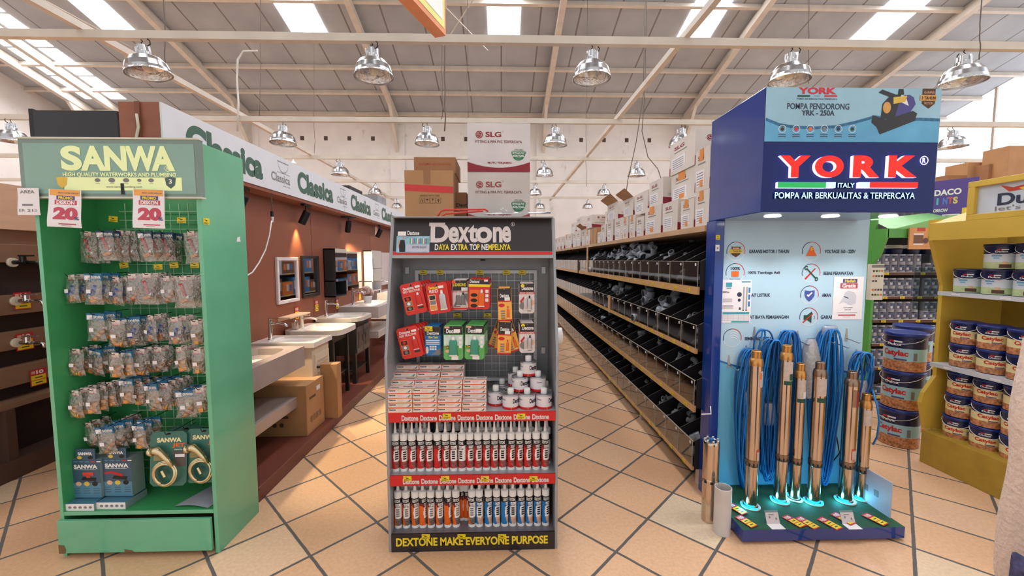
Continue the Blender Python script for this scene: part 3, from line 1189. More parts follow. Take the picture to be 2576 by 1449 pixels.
def d_yel(b, M, tb):
    b.text('Dextone', -.014, .014, -.032, -.02, WHITE, M, .001, .03)
    b.rect(.0, .017, -.043, -.032, WHITE, M, .001)
    b.rect(-.021, .021, -.046, -.042, RED, M, .001)
    b.disc(-.01, -.057, .01, RED, M, .001, 14, .006)
    for k in range(4):
        b.rect(-.013, .0, -.078 - k * .0075, -.0735 - k * .0075, GREYP, M, .001)
    b.rect(-.022, .022, -.108, -.103, RED, M, .001)
    squeeze(tb, .01, -.06, -.1, .004, ORANGE, TUBR)


def d_epoxy(b, M, tb):
    b.disc(-.013, -.01, .006, YEL, M, .001)
    b.text('Dextone', -.016, .021, -.024, -.012, WHITE, M, .001, .03)
    b.rect(-.025, .025, -.037, -.03, RED, M, .001)
    b.text('EPOXY ADHESIVE', -.022, .022, -.036, -.031, WHITE, M, .0014, .02)
    b.poly([(-.022, -.06), (-.01, -.045), (-.008, -.05), (-.018, -.068)], RED, M, .001)
    b.disc(-.012, -.075, .012, GREYP, M, .0009, 14)
    b.disc(.016, -.065, .009, PEACH, M, .0009, 14)
    squeeze(tb, -.004, -.042, -.09, .0065, SILV, WHITE)
    squeeze(tb, .009, -.042, -.09, .0065, SILV, BLACK)
    b.rect(.002, .014, -.093, -.088, GREYP, M, .001)


def d_blue(b, M, tb):
    b.text('Dextone', -.018, .02, -.03, -.019, WHITE, M, .001, .03)
    b.text('Blue Tack', -.013, .017, -.042, -.034, YEL, M, .001, .03)
    for k in range(3):
        b.rect(-.022, .022, -.05 - k * .006, -.047 - k * .006, WHITE, M, .001)
    b.poly([(-.006, -.096), (.024, -.096), (.024, -.072)], GREYP, M, .001)
    for k in range(6):
        b.rect(-.01 + (k % 3) * .008, -.004 + (k % 3) * .008, -.08 + (k // 3) * .008, -.074 + (k // 3) * .008, WHITE, M, .0012)
    b.disc(-.018, -.08, .005, WHITE, M, .001, 10, .012)


def d_green(b, M, tb):
    b.rect(-.028, -.012, -.01, -.004, PEACH, M, .001)
    b.text('Dextone', -.022, .018, -.026, -.012, WHITE, M, .001, .03)
    b.rect(.002, .022, -.024, -.013, WHITE, M, .0014)
    b.rect(-.03, .03, -.066, -.032, mat('card_pale_green', (206, 226, 214), .5, noise=.1, scale=60), M, .0006)
    b.rect(-.027, -.01, -.075, -.066, BLACK, M, .001)
    b.text('Zero', -.026, -.011, -.074, -.067, YEL, M, .0014, .02)
    b.disc(-.018, -.084, .008, PEACH, M, .001, 12, .005)
    for k in range(3):
        b.rect(.018, .027, -.046 - k * .014, -.037 - k * .014, WHITE, M, .001)
    b.rect(-.006, .016, -.112, -.1, WHITE, M, .001)
    squeeze(tb, .0, -.034, -.1, .0125, TUBG, WHITE)


CARDRED = mat('card_red', (212, 40, 30), .3, noise=.03)
CARDWHT = mat('card_white', (228, 216, 214), .35, noise=.05)
CARDYEL = mat('card_yellow', (246, 178, 76), .35)
kinds = {
    'red': (Maker(make_card(.068, .1, CARDRED, None, 0, d_red)), 'red silicone blister card'),
    'red2': (Maker(make_card(.068, .097, CARDRED, None, 0, d_red2)), 'red blister card with silver tube'),
    'bond': (Maker(make_card(.05, .1, CARDWHT, PLUM, .036, d_bond)), 'white and black blister card'),
    'flex': (Maker(make_card(.068, .098, CARDRED, PLUM, .018, d_flex)), 'orange blister card with black top'),
    'yel': (Maker(make_card(.044, .108, CARDYEL, PLUM, .046, d_yel)), 'narrow yellow blister card'),
    'epoxy': (Maker(make_card(.05, .1, CARDWHT, PLUM, .032, d_epoxy)), 'white epoxy card with red stripe'),
    'blue': (Maker(make_card(.05, .098, BLUEP, PLUM, .032, d_blue)), 'blue blister card with yellow tag'),
    'green': (Maker(make_card(.062, .112, mat('card_green', (96, 178, 96), .35, noise=.1, scale=60), PLUM, .03, d_green)), 'green blister card with green tube')}
# kind, hook pixel (x, y at card top), depth of the front card, tilt, how many, sideways drift per card, place
rows_ = [('red', 1031, 712, 2.31, -.2, 5, .010, 'upper row next to the stand wall'), ('red2', 1096, 712, 2.31, -.12, 5, .008, 'upper row, second hook'), ('bond', 1157, 703, 2.36, 0, 4, .002, 'upper row, third hook'),
         ('flex', 1206, 701, 2.33, .03, 4, .002, 'upper row, fourth hook'), ('yel', 1268, 723, 2.31, -.02, 3, .001, 'upper row, fifth hook'), ('epoxy', 1325, 711, 2.34, 0, 3, .001, 'upper row by the far stand wall'),
         ('red', 1022, 823, 2.29, -.22, 5, .010, 'lower row next to the stand wall'), ('blue', 1088, 819, 2.33, .02, 4, .003, 'lower row, second hook'), ('green', 1140, 818, 2.30, .02, 6, .003, 'lower row, third hook'),
         ('green', 1195, 817, 2.30, .02, 6, .003, 'lower row, fourth hook'), ('yel', 1271, 808, 2.32, .03, 5, .0, 'lower row, fifth hook, fanned'), ('epoxy', 1326, 811, 2.33, 0, 4, -.001, 'lower row by the far stand wall')]
for kd, x, y, Y, tilt, n, dr, place in rows_:
    mk, lab = kinds[kd]
    p = P(x, y, Y)
    sp = min(.026, (2.51 - Y) / n)
    MB().tube([(p.x, Y - .014, p.z - .008), (p.x, Y - .008, p.z - .015), (p.x + dr * .5, GY, p.z - .015)], .0016, CHROME, 6).build('hook', ST)
    for k in range(n):
        tl = tilt if k == 0 or kd != 'yel' else tilt + (-.3 + .6 * (k - 1) / max(1, n - 2) if n == 5 else 0)
        mk((p.x + dr * k, Y + sp * k, p.z + .0015 * k), (.02, tl + RND.uniform(-.02, .02), 0),
           '%s, %s, %s' % (lab, place, 'in front' if k == 0 else ORD[k] + ' behind'), 'blister cards on the black stand', (1.8, 1.0, 1.8))

# yellow price tags
def make_tag():
    b = MB().box(-.0225, .0225, -.001, 0, -.0145, .0145, TAGY)
    M = FR(-.001)
    b.rect(-.008, .006, .001, .005, BLACK, M, .0006)
    for u0, u1, v in ((-.018, .018, -.006), (-.018, .008, -.0105), (-.018, -.004, .0095)):
        b.rect(u0, u1, v - .0012, v + .0012, mat('tag_ink', (120, 100, 30), .6), M, .0006)
    return tag(b.build('price_tag', keep=True), '-', 'price tag')


ptag = Maker(make_tag)
for i, x in enumerate((1065, 1107, 1207, 1274, 1314)):
    p = P(x, 685, GY - .004)
    ptag((p.x, GY - .004, p.z), (0, RND.uniform(-.05, .05), 0), '%s yellow price tag along the white grid frame top' % ORD[i], 'price tags')
for i, x in enumerate((1150, 1226)):
    p = P(x, 793, GY - .008)
    ptag((p.x, GY - .008, p.z), (0, 0, 0), '%s yellow price tag halfway down the grey wire grid' % ORD[i], 'price tags')
for row, (y, xs_, Y, nm) in enumerate(((1047, (1124, 1311), 2.165, 'upper red shelf strip'), (1204, (1025, 1120, 1220, 1342), 2.165, 'lower red shelf strip'), (1350, (1071, 1161, 1263), 2.166, 'black base board'))):
    for i, x in enumerate(xs_):
        p = P(x, y, Y)
        ptag((p.x, Y, p.z), (0, RND.uniform(-.03, .03), 0), '%s yellow price tag along the %s' % (ORD[i], nm), 'price tags')
p = P(1078, 827, 2.32)
ptag((p.x, 2.322, p.z), (0, 0, 0), 'yellow price tag over the blue blister card', 'price tags')
# ---------------------------------------------------------------- green plumbing cabinet
GRN = mat('green_gloss_paint', (108, 184, 146), .18, noise=.05, scale=3, coat=.3)  # base colour pulled towards teal: a reflection put into the paint
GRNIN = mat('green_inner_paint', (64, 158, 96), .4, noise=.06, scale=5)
CHIP = mat('bare_wood_chip', (120, 92, 56), .8)
GC = thing('display_cabinet', 'tall green wooden cabinet of plumbing parts with lit header', 'cabinet', (-1.995, 2.38, 0))
ZT = 2.24
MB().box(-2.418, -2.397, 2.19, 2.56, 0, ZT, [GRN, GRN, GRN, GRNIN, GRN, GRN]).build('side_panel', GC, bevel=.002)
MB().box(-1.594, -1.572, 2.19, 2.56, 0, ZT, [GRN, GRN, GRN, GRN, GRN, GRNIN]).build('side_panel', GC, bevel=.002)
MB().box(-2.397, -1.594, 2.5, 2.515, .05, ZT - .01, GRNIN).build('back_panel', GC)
MB().box(-2.397, -1.594, 2.19, 2.515, ZT - .02, ZT, GRN).build('top_panel', GC)
zs = P(345, 1285, 2.19).z
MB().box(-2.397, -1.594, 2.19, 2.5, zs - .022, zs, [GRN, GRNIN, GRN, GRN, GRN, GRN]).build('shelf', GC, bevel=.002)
b = MB().box(-2.42, -1.602, 2.172, 2.19, .028, zs - .04, GRN)
M = FR(2.172)
b.poly([(-2.42, .028), (-2.385, .028), (-2.38, .05), (-2.39, .075), (-2.42, .078)], CHIP, M, .0006)
b.poly([(-2.07, .028), (-2.015, .028), (-2.03, .04), (-2.07, .046)], CHIP, M, .0006)
b.box(-2.39, -1.63, 2.19, 2.48, .04, .06, CARD2)
b.build('drawer', GC, bevel=.002)
# lit header box
b = MB()
TEAL = mat('header_teal', (134, 168, 156), .3, noise=.04, emit=.05)
HFR = mat('header_frame', (122, 144, 136), .4, noise=.06)
hx0, hx1, hz0, hz1 = -2.448, -1.552, P(270, 496, 2.165).z, 2.245
b.box(hx0, hx1, 2.168, 2.2, hz0, hz1, HFR)
b.box(hx0 - .004, hx1 + .004, 2.164, 2.2, hz0 - .006, hz0 + .003, mat('header_rim', (206, 206, 190), .4))
b.box(hx0 - .004, hx1 + .004, 2.164, 2.2, hz1 - .003, hz1 + .006, mat('header_rim', (206, 206, 190), .4))
b.build('header_box', GC)
M = FR(2.168)
b = MB().rect(hx0 + .022, hx1 - .022, hz0 + .018, hz1 - .024, TEAL, M, .001)
b.build('header_pane', GC)
LITC = mat('lit_cream', (222, 232, 172), .4, noise=.03, emit=.2)


def gz(x, y):
    p = P(x, y, 2.166)
    return p.x, p.z


def ghz(y):
    return P(270, y, 2.166).z


b = MB()
for ch, xa, xb in (('S', 122, 176), ('A', 172, 238), ('N', 234, 292), ('W', 288, 369), ('A', 355, 416)):
    b.text(ch, gz(xa, 1)[0], gz(xb, 1)[0], ghz(430), ghz(367), LITC, M, .003 + .0002 * (xa % 3), .045)
b.text('HIGH QUALITY WATERWORKS AND PLUMBING', gz(124, 1)[0], gz(417, 1)[0], ghz(446), ghz(434), LITC, M, .003, .03)
a, c = gz(422, 424)
b.ring(a, c, .0125, .0155, LITC, M, .003)
b.text('R', a - .006, a + .006, c - .008, c + .008, LITC, M, .003, .03)
b.rect(gz(125, 1)[0], gz(431, 1)[0], ghz(479), ghz(446), LITC, M, .0025)
gold = mat('badge_gold', (226, 190, 70), .4)
sh = mat('badge_dark', (74, 96, 92), .4)
a, c = gz(157, 459)
for (q, m) in ((a, gold), (gz(402, 1)[0], sh)):
    b.poly([(q - .028, c + .025), (q, c + .029), (q + .028, c + .025), (q + .022, c - .012), (q, c - .03), (q - .022, c - .012)][::-1], m, M, .0035)
b.text('3', gz(402, 1)[0] - .008, gz(402, 1)[0] + .008, c - .005, c + .018, WHITE, M, .0045, .03)
for xx, r in ((213, .01), (250, .012), (287, .011), (321, .008), (352, .01)):
    a = gz(xx, 1)[0]
    b.disc(a, c + .012, r * 1.4, GREYP, M, .0035, 14, r)
    b.rect(a - r, a + r, c - .005, c - .003, GREYP, M, .0035)
b.text('www.sanwaplumbing.com', gz(234, 1)[0], gz(327, 1)[0], ghz(474), ghz(467), GREYP, M, .0035, .01)
b.rect(gz(272, 1)[0], gz(281, 1)[0], ghz(489), ghz(461), BLACK, M, .004)
b.build('header_lettering', GC)
GY2 = 2.47
MB().cyl((-2.2, 2.26, 2.0), (-1.76, 2.26, 2.0), .012, glow('tube_lamp', (255, 250, 240), 7), 12).build('lamp_tube', GC)
MB().box(-2.24, -1.72, 2.245, 2.275, 2.012, 2.03, WHITE).build('lamp_batten', GC)
b = MB()
gw = mat('grid_wire_green', (150, 196, 166), .4, noise=.05)
x = -2.21
while x < -1.6:
    b.box(x - .002, x + .002, GY2 - .002, GY2 + .002, zs + .06, 1.96, gw)
    x += .052
z = zs + .1
while z < 1.96:
    b.box(-2.24, -1.6, GY2 - .006, GY2 - .002, z - .002, z + .002, gw)
    z += .052
b.build('wire_grid', GC)

# bagged fittings on hooks
BAG = clear('poly_bag', (246, 244, 242), .2, .1, bump=.8, scale=55, haze=.05)
BLUEHD = mat('bag_header_blue', (42, 108, 146), .45, noise=.06)
BLUEHD2 = mat('bag_header_dark', (40, 66, 96), .45, noise=.06)
BAGTAG = mat('bag_tag', (236, 214, 208), .5)
COPPER = mat('copper_fitting', (212, 148, 100), .35, .55, noise=.15, scale=50)
REDH = mat('red_handle', (188, 30, 34), .35)
BLUEH = mat('blue_handle', (34, 80, 170), .35)


def make_bag(w, h, head, fit):
    def f():
        t = thing('bagged_fitting', '-', 'bagged fitting')
        b = MB()
        nx, nz = 8, 9
        for sgn in (-1, 1):                                      # two puffed skins
            vs, fs = [], []
            for j in range(nz + 1):
                for i in range(nx + 1):
                    u, v = i / nx, j / nz
                    puff = .022 * (math.sin(PI * u) ** .6) * (math.sin(PI * min(1, v * 1.02 + .02)) ** .7) * (1.15 - .5 * v)
                    ww = w * (1 - .12 * math.sin(PI * v)) * (1 - .18 * (v ** 3))
                    vs.append(((u - .5) * ww + .003 * math.sin(9 * v + i), sgn * (puff + .0008 + .003 * math.sin(i * 2.1 + j * 1.7) * math.sin(PI * u) * math.sin(PI * v)), -h + h * v))
            for j in range(nz):
                for i in range(nx):
                    q = j * (nx + 1) + i
                    fs.append((q, q + 1, q + nx + 2, q + nx + 1) if sgn < 0 else (q, q + nx + 1, q + nx + 2, q + 1))
            b.add(vs, fs, BAG, True)
        b.build('bag', t, keep=True)
        M = FR(-.004)
        b = MB()
        if head == 'blue' or head == 'dark':
            m = BLUEHD if head == 'blue' else BLUEHD2
            b.box(-w * .46, w * .46, -.004, .004, -.034, .004, m)
            b.rect(-w * .42, -w * .42 + .028, -.031, -.006, PAPER, M, .0008)
            b.text('SANWA', -w * .42 + .034, w * .42, -.024, -.009, WHITE, M, .0008, .04)
        else:
            b.box(-.018, .018, -.003, .001, -.024, .006, BAGTAG)
            b.rect(-.018, .018, -.024, -.019, RED, FR(-.003), .0006)
        b.build('header_card', t, keep=True)
        if fit != 'lever':
            MB().rect(-.01, .012, -h * .62, -h * .62 + .02, PAPER, FR(-.03)).build('barcode_sticker', t, keep=True)
        b = MB()
        if fit == 'lever':                                       # tap with a coloured lever
            b.cyl((-.012, 0, -h * .8), (.02, 0, -h * .72), .012, COPPER, 14)
            b.cyl((.012, 0, -h * .74), (.02, 0, -h * .6), .009, CHROME, 12)
            b.box(-.006, .006, -.006, .006, 0, h * .42, REDH, Matrix.Translation((.01, -.008, -h * .62)) @ Matrix.Rotation(-.25, 4, 'Y'))
        elif fit == 'blue':
            b.cyl((0, 0, -h * .92), (0, 0, -h * .7), .016, COPPER, 14)
            b.cyl((-.02, 0, -h * .78), (.022, 0, -h * .78), .011, CHROME, 12)
            b.box(-.007, .007, -.006, .006, 0, h * .36, BLUEH, Matrix.Translation((.0, -.01, -h * .7)) @ Matrix.Rotation(.3, 4, 'Y'))
            b.lathe([(.0, 0), (.016, .004), (.016, .01), (0, .014)], 12, BLUEH, Matrix.Translation((-.004, -.01, -h * .68)))
        elif fit == 'brass':
            b.lathe([(.016, 0), (.02, .003), (.02, .022), (.016, .025), (.016, .04), (.021, .042), (.021, .06), (.012, .064)], 6, BRASS, Matrix.Translation((0, 0, -h * .96)), sm=False)
        elif fit == 'elbow':
            b.tube([(-.018, 0, -h * .62), (-.016, 0, -h * .8), (-.008, 0, -h * .88), (.006, 0, -h * .9), (.022, 0, -h * .9)], .014, BRASS, 12)
            b.cyl((-.018, 0, -h * .62), (-.018, 0, -h * .52), .018, BRASS, 8)
            b.cyl((.018, 0, -h * .9), (.028, 0, -h * .9), .018, BRASS, 8)
        else:                                                    # stack of plain nipples
            for k in range(3):
                b.cyl((-.012 + .012 * k, .004 * k, -h * .95 + .018 * k), (.006 + .012 * k, .004 * k, -h * .84 + .018 * k), .0115, COPPER, 12)
        b.build('fitting', t, keep=True)
        return t
    return f


bk = {}
for nm, args in {'lev': (.085, .16, 'dark', 'lever'), 'levt': (.11, .17, 'tag', 'lever'), 'blu': (.1, .165, 'blue', 'blue'), 'blut': (.09, .15, 'tag', 'blue'), 'bra': (.09, .14, 'blue', 'brass'), 'brat': (.08, .135, 'tag', 'brass'),
                 'elb': (.09, .145, 'tag', 'elbow'), 'elbb': (.095, .15, 'blue', 'elbow'), 'nip': (.09, .14, 'tag', 'nipple'), 'nipb': (.1, .15, 'blue', 'nipple')}.items():
    bk[nm] = Maker(make_bag(*args))
desc = {'lev': 'red-levered tap with dark header card', 'levt': 'red-levered tap with white tag', 'blu': 'blue-handled tap with blue header card', 'blut': 'blue-handled tap with white tag', 'bra': 'brass coupling with blue header card',
        'brat': 'brass coupling with white tag', 'elb': 'brass elbow with white tag', 'elbb': 'brass elbow with blue header card', 'nip': 'copper nipples with white tag', 'nipb': 'copper nipples with blue header card'}
# (row, kind, px x of hook, px y of top, depth of the front bag, bags on the hook)
hooks = [(0, 'levt', 222, 585, 2.33, 3), (0, 'lev', 262, 582, 2.30, 2), (0, 'levt', 300, 582, 2.36, 3), (0, 'lev', 362, 584, 2.28, 4), (0, 'lev', 412, 586, 2.36, 3), (0, 'levt', 482, 584, 2.30, 3),
         (1, 'blut', 178, 694, 2.28, 3), (1, 'blu', 236, 690, 2.26, 3), (1, 'blut', 290, 700, 2.30, 3), (1, 'nip', 330, 692, 2.32, 3), (1, 'levt', 372, 690, 2.33, 4), (1, 'nip', 418, 698, 2.3, 3), (1, 'levt', 462, 696, 2.24, 3), (1, 'nip', 492, 694, 2.34, 2),
         (2, 'nipb', 240, 790, 2.27, 3), (2, 'elb', 290, 808, 2.29, 3), (2, 'blu', 326, 800, 2.34, 3), (2, 'blut', 378, 796, 2.32, 3), (2, 'blut', 440, 800, 2.28, 3), (2, 'brat', 492, 808, 2.26, 3),
         (3, 'elb', 192, 880, 2.28, 3), (3, 'nipb', 240, 880, 2.31, 3), (3, 'brat', 290, 890, 2.24, 2), (3, 'bra', 318, 884, 2.28, 3), (3, 'elb', 352, 880, 2.32, 3), (3, 'nip', 396, 876, 2.36, 2), (3, 'brat', 448, 876, 2.27, 3), (3, 'brat', 496, 880, 2.25, 3),
         (4, 'elb', 188, 985, 2.24, 4), (4, 'brat', 236, 980, 2.25, 4), (4, 'brat', 276, 964, 2.32, 4), (4, 'bra', 318, 955, 2.30, 3), (4, 'brat', 352, 962, 2.33, 3), (4, 'nipb', 378, 968, 2.25, 4), (4, 'elb', 414, 966, 2.28, 4), (4, 'nipb', 462, 984, 2.25, 3), (4, 'brat', 504, 978, 2.24, 3),
         (5, 'nip', 222, 1066, 2.30, 3), (5, 'nipb', 264, 1076, 2.24, 3), (5, 'elb', 300, 1060, 2.34, 4), (5, 'bra', 346, 1068, 2.26, 3)]
cnt = [0] * 6
for row, kd, x, y, Y, n in hooks:
    p = P(x, y, Y)
    place = '%s on the %s hook row' % (ORD[cnt[row]], ('top', 'second', 'third', 'fourth', 'fifth', 'lowest')[row])
    cnt[row] += 1
    MB().tube([(p.x, Y - .03, p.z + .012), (p.x, Y - .018, p.z - .001), (p.x, GY2, p.z + .004)], .002, BLKMET, 6).build('hook', GC)
    for k in range(n):
        bk[kd]((p.x + RND.uniform(-.006, .006), Y + k * min(.05, (2.44 - Y) / max(1, n - 1)), p.z), (RND.uniform(-.05, .08), RND.uniform(-.12, .12), RND.uniform(-.3, .3)),
               'bagged %s, %s, %s' % (desc[kd], place, 'in front' if k == 0 else ORD[k] + ' behind'), 'bags in the green cabinet', (1.05, 1, 1.0))

# tags in the cabinet
for x, y, lab, rz in ((285, 551, 'yellow price tag on the cabinet grid, under its lit sign', .1), (457, 554, 'bright yellow tag near the top of the cabinet grid', 0), (312, 667, 'yellow tag under the red-levered bags, larger one', -.15),
                      (438, 667, 'yellow tag hung between the first two bag rows', -.05), (398, 671, 'yellow tag below the dark carded bags', 0), (490, 667, 'yellow tag close to the cabinet side wall', 0), (362, 850, 'yellow tag under the third bag row', 0)):
    Y = 2.42
    p = P(x, y, Y)
    ptag((p.x, Y, p.z), (0, rz, 0), lab, 'price tags', (1.1, 1, 1.1))
p = PX(519, 557, -1.571)
o = ptag((-1.571, p.y, p.z), (0, 0, PI / 2), 'orange yellow sticker on the outer cabinet side', 'price tags', (1.0, 1, 1.2))
p = PX(600, 602, -1.571)
tag(MB().poly([(p.y - .02, p.z - .015), (p.y + .018, p.z - .013), (p.y + .012, p.z + .002), (p.y + .016, p.z + .016), (p.y - .012, p.z + .012)], PAPER, FX(-1.571), .001).build('sticker'), 'torn white sticker scrap on the green cabinet side', 'sticker')


# promo papers
def paper(name, lab, x0, y0, x1, y1, Y, curl, draw, tilt=0):
    p0, p1 = P(x0, y1, Y), P(x1, y0, Y)
    w, h = p1.x - p0.x, p1.z - p0.z
    cx, top = (p0.x + p1.x) / 2, p1.z
    b = MB()
    n = 12
    vs = []
    for j in range(n + 1):
        v = j / n
        yy = -curl * (1 - v) ** 2 * math.sin((1 - v) * 2.5)
        vs += [(-w / 2, yy, -h + h * v), (w / 2, yy + curl * .6 * (1 - v) ** 2, -h + h * v)]
    b.add(vs, [(2 * j, 2 * j + 1, 2 * j + 3, 2 * j + 2) for j in range(n)], PAPER)
    d = MB()
    draw(d, w, h)
    for i, v in enumerate(d.v):                                  # print follows the curl
        q = min(1, max(0, (v.z + h) / h))
        u = (v.x + w / 2) / w
        d.v[i] = Vector((v.x, v.y - curl * (1 - q) ** 2 * math.sin((1 - q) * 2.5) + curl * .6 * (1 - q) ** 2 * u - .0008, v.z))
    for f, m, s in zip(d.f, d.m, d.sm):
        b.f.append([len(b.v) + k for k in f])
        b.m.append(b.mi(d.mats[m]))
        b.sm.append(False)
    b.v += d.v
    # faces above used offsets before the vertices were appended: same base
    o = b.build(name, keep=True)
    o.location = (cx, Y, top)
    o.rotation_euler = (0, tilt, 0)
    return tag(o, lab, name.replace('_', ' '))


MAG = mat('promo_magenta', (196, 74, 96), .5)
PURP = mat('promo_navy', (84, 76, 130), .5)
PORA = mat('promo_orange', (240, 168, 84), .5)


def d_promo(d, w, h):
    M = FR(0)
    d.rect(-w * .46, w * .46, -h * .16, -h * .005, PORA, M)
    d.text('MEGA SUPER DISKON', -w * .2, w * .42, -h * .11, -h * .07, GREYP, M, .0006)
    d.rect(-w * .26, w * .3, -h * .27, -h * .165, PURP, M)
    d.text('PROMO', -w * .2, w * .24, -h * .26, -h * .18, YEL, M, .0006, .04)
    d.rect(-w * .31, w * .36, -h * .40, -h * .28, MAG, M)
    d.text('DISKON', -w * .25, w * .3, -h * .39, -h * .29, WHITE, M, .0006, .04)
    d.text('20', -w * .33, w * .4, -h * .80, -h * .47, MAG, M, .0006, .06)
    d.text('%', w * .3, w * .45, -h * .8, -h * .71, PURP, M, .0012, .02)
    d.rect(-w * .16, w * .35, -h * .93, -h * .9, MAG, M)
    d.rect(-w * .08, w * .2, -h * .965, -h * .955, GREYP, M)


paper('promo_sign', 'curled promo paper reading 20 percent, nearer the area label', 130, 477, 204, 572, 2.15, .02, d_promo, .05)
paper('promo_sign', 'promo paper reading 20 percent with clear percent mark, beside the cabinet wall', 340, 477, 413, 574, 2.15, .012, d_promo, .03)


def d_area(d, w, h):
    M = FR(0)
    d.text('AREA', -w * .38, w * .3, -h * .2, -h * .08, GREYP, M, 0, .02)
    d.rect(-w * .28, w * .2, -h * .66, -h * .59, GREYP, M)
    d.text('ER', -w * .42, -w * .15, -h * .88, -h * .78, GREYP, M, 0, 0)
    d.text('21', -w * .06, w * .2, -h * .88, -h * .78, GREYP, M, 0, .03)
    d.text('.D', w * .24, w * .38, -h * .88, -h * .78, GREYP, M, 0, 0)


paper('area_label', 'white paper reading AREA at the corner of the green header', 49, 473, 97, 541, 2.155, .012, d_area, .0)


# two standing card displays
def make_carddisplay(lever):
    t = thing('tap_display_box', '-', 'display box')
    w = .156
    PB = mat('display_blue', (56, 86, 110), .4, noise=.06)
    PB2 = mat('display_blue_light', (82, 134, 160), .4, noise=.06)
    PG = mat('display_edge', (128, 150, 150), .5)
    b = MB().box(-w / 2, w / 2, 0, .08, .045, .265, [PG, PG, PB, PG, PG, PG])
    M = FR(0)
    b.rect(-w / 2, w / 2, .045, .13, PB2, M, .0006)
    b.text('SANWA', -w * .42, w * .42, .212, .236, WHITE, M, .001, .05)
    b.rect(-w * .42, w * .36, .206, .208, WHITE, M, .001)
    for k in range(5):
        b.rect(-w * .42 + k * .032, -w * .42 + k * .032 + .022, .25, .256, [PB2, PB2, PB2, RED, PAPER][k], M, .001)
    m = REDH if lever else mat('print_red_orange', (214, 64, 40), .4)
    if lever:
        b.poly([(-.074, .185), (-.03, .192), (.03, .176), (.03, .16), (.0, .165), (-.03, .178), (-.074, .174)][::-1], m, M, .001)
    else:
        b.rect(-.02, .04, .172, .192, m, M, .001)
        b.rect(.0, .02, .16, .175, m, M, .001)
    b.poly([(-.03, .148), (.05, .14), (.055, .16), (-.02, .165)], BLKMET, M, .0009)
    for k, mm in enumerate((PEACH, gold, BLKMET)):
        b.disc(-.045 + k * .045, .125, .016, mm, M, .0014, 14, .013)
    for k in range(9):
        b.rect(-.075 + (k // 3) * .055, -.04 + (k // 3) * .055, .096 - (k % 3) * .013, .099 - (k % 3) * .013, PB, M, .001)
    b.build('box', t, keep=True)
    b = MB().box(-w * .32, w * .36, .0, .006, .265, .325, PB)
    b.text('SANWA', -w * .24, w * .26, .29, .308, WHITE, M, .001, .05)
    b.disc(-.03, .277, .014, gold, M, .001, 12, .01)
    b.disc(.03, .277, .014, BLKMET, M, .001, 12, .01)
    b.build('back_card', t, keep=True)
    b = MB().box(-w / 2 - .006, w / 2 + .003, -.05, .085, 0, .038, [PG, PB2, PAPER, PG, PG, PG])
    for k in range(5):
        b.disc(-.05 + k * .028, .019, .009, GREYP, FR(-.05), .001, 12, .007)
    b.build('foot_tray', t, keep=True)
    return t


for lv, x, Y, lab in ((False, 222, 2.25, 'blue tap display box with orange red tap picture, by cabinet wall'), (True, 300, 2.26, 'blue tap display box with long red lever picture')):
    o = make_carddisplay(lv)
    p = P(x, 1255, Y)
    o.location = (p.x, Y, zs)
    o.rotation_euler = (0, 0, -.02)
    tag(o, lab, 'display box', 'blue display boxes')


def make_shower():
    t = thing('shower_spray_set', '-', 'shower set')
    w, h = .2, .31
    SG = mat('blister_card_teal', (58, 112, 100), .35, noise=.08)
    b = MB()
    M = FR(0)
    b.prism([(-w / 2 + .02, -h), (w / 2 - .02, -h), (w / 2, -h + .02), (w / 2, -.02), (w / 2 - .02, 0), (-w / 2 + .02, 0), (-w / 2, -.02), (-w / 2, -h + .02)], -.002, 0, SG, M)
    b.poly([(w * .1, -.11), (w / 2 - .005, -.12), (w / 2 - .005, -.2), (w * .2, -.2)][::-1], mat('card_brown', (92, 82, 76), .5), M, .0006)
    b.text('SANWA', -w * .32, w * .35, -.062, -.036, mat('cream_print', (240, 226, 170), .4), M, .001, .05)
    b.text('JET', w * .1, w * .45, -.094, -.068, ORANGE, M, .001, .04)
    b.text('Hand held', w * .16, w * .42, -.107, -.1, PAPER, M, .001, .02)
    b.rect(w * .18, w * .44, -.148, -.13, PAPER, M, .001)
    b.rect(-w * .4, w * .0, -.165, -.13, mat('card_olive', (150, 140, 90), .5), M, .001)
    b.disc(0, -.014, .012, BLKMET, M, .001, 12, .006)
    b.build('card', t, keep=True)
    GOLDCH = mat('warm_chrome', (216, 200, 160), .2, .9)
    b = MB().tube([(-.06, -.03, -.1), (-.04, -.03, -.098), (-.02, -.028, -.115), (.01, -.026, -.15), (.04, -.025, -.19)], [.024, .022, .017, .013, .011], GOLDCH, 14)
    b.lathe([(.0, 0), (.026, .002), (.026, .01), (.02, .022), (0, .024)], 18, GOLDCH, Matrix.Translation((-.062, -.032, -.1)) @ Matrix.Rotation(-1.9, 4, 'Y'))
    b.build('spray_head', t, keep=True)
    pts = []
    for i in range(70):
        a = i / 69 * 2 * PI * 2.6 + .6
        r = .068 - .016 * (i / 69)
        pts.append((-.0 + r * math.cos(a), -.02 - .012 * (i / 69) + .004 * math.sin(a * 2), -.232 + r * 1.05 * math.sin(a)))
    b = MB().tube([(.04, -.025, -.19)] + pts[4:], .0072, GOLDCH, 8)
    b.cyl((-.02, -.02, -.215), (.0, -.022, -.25), .009, GOLDCH, 10)
    b.build('hose', t, keep=True)
    return t


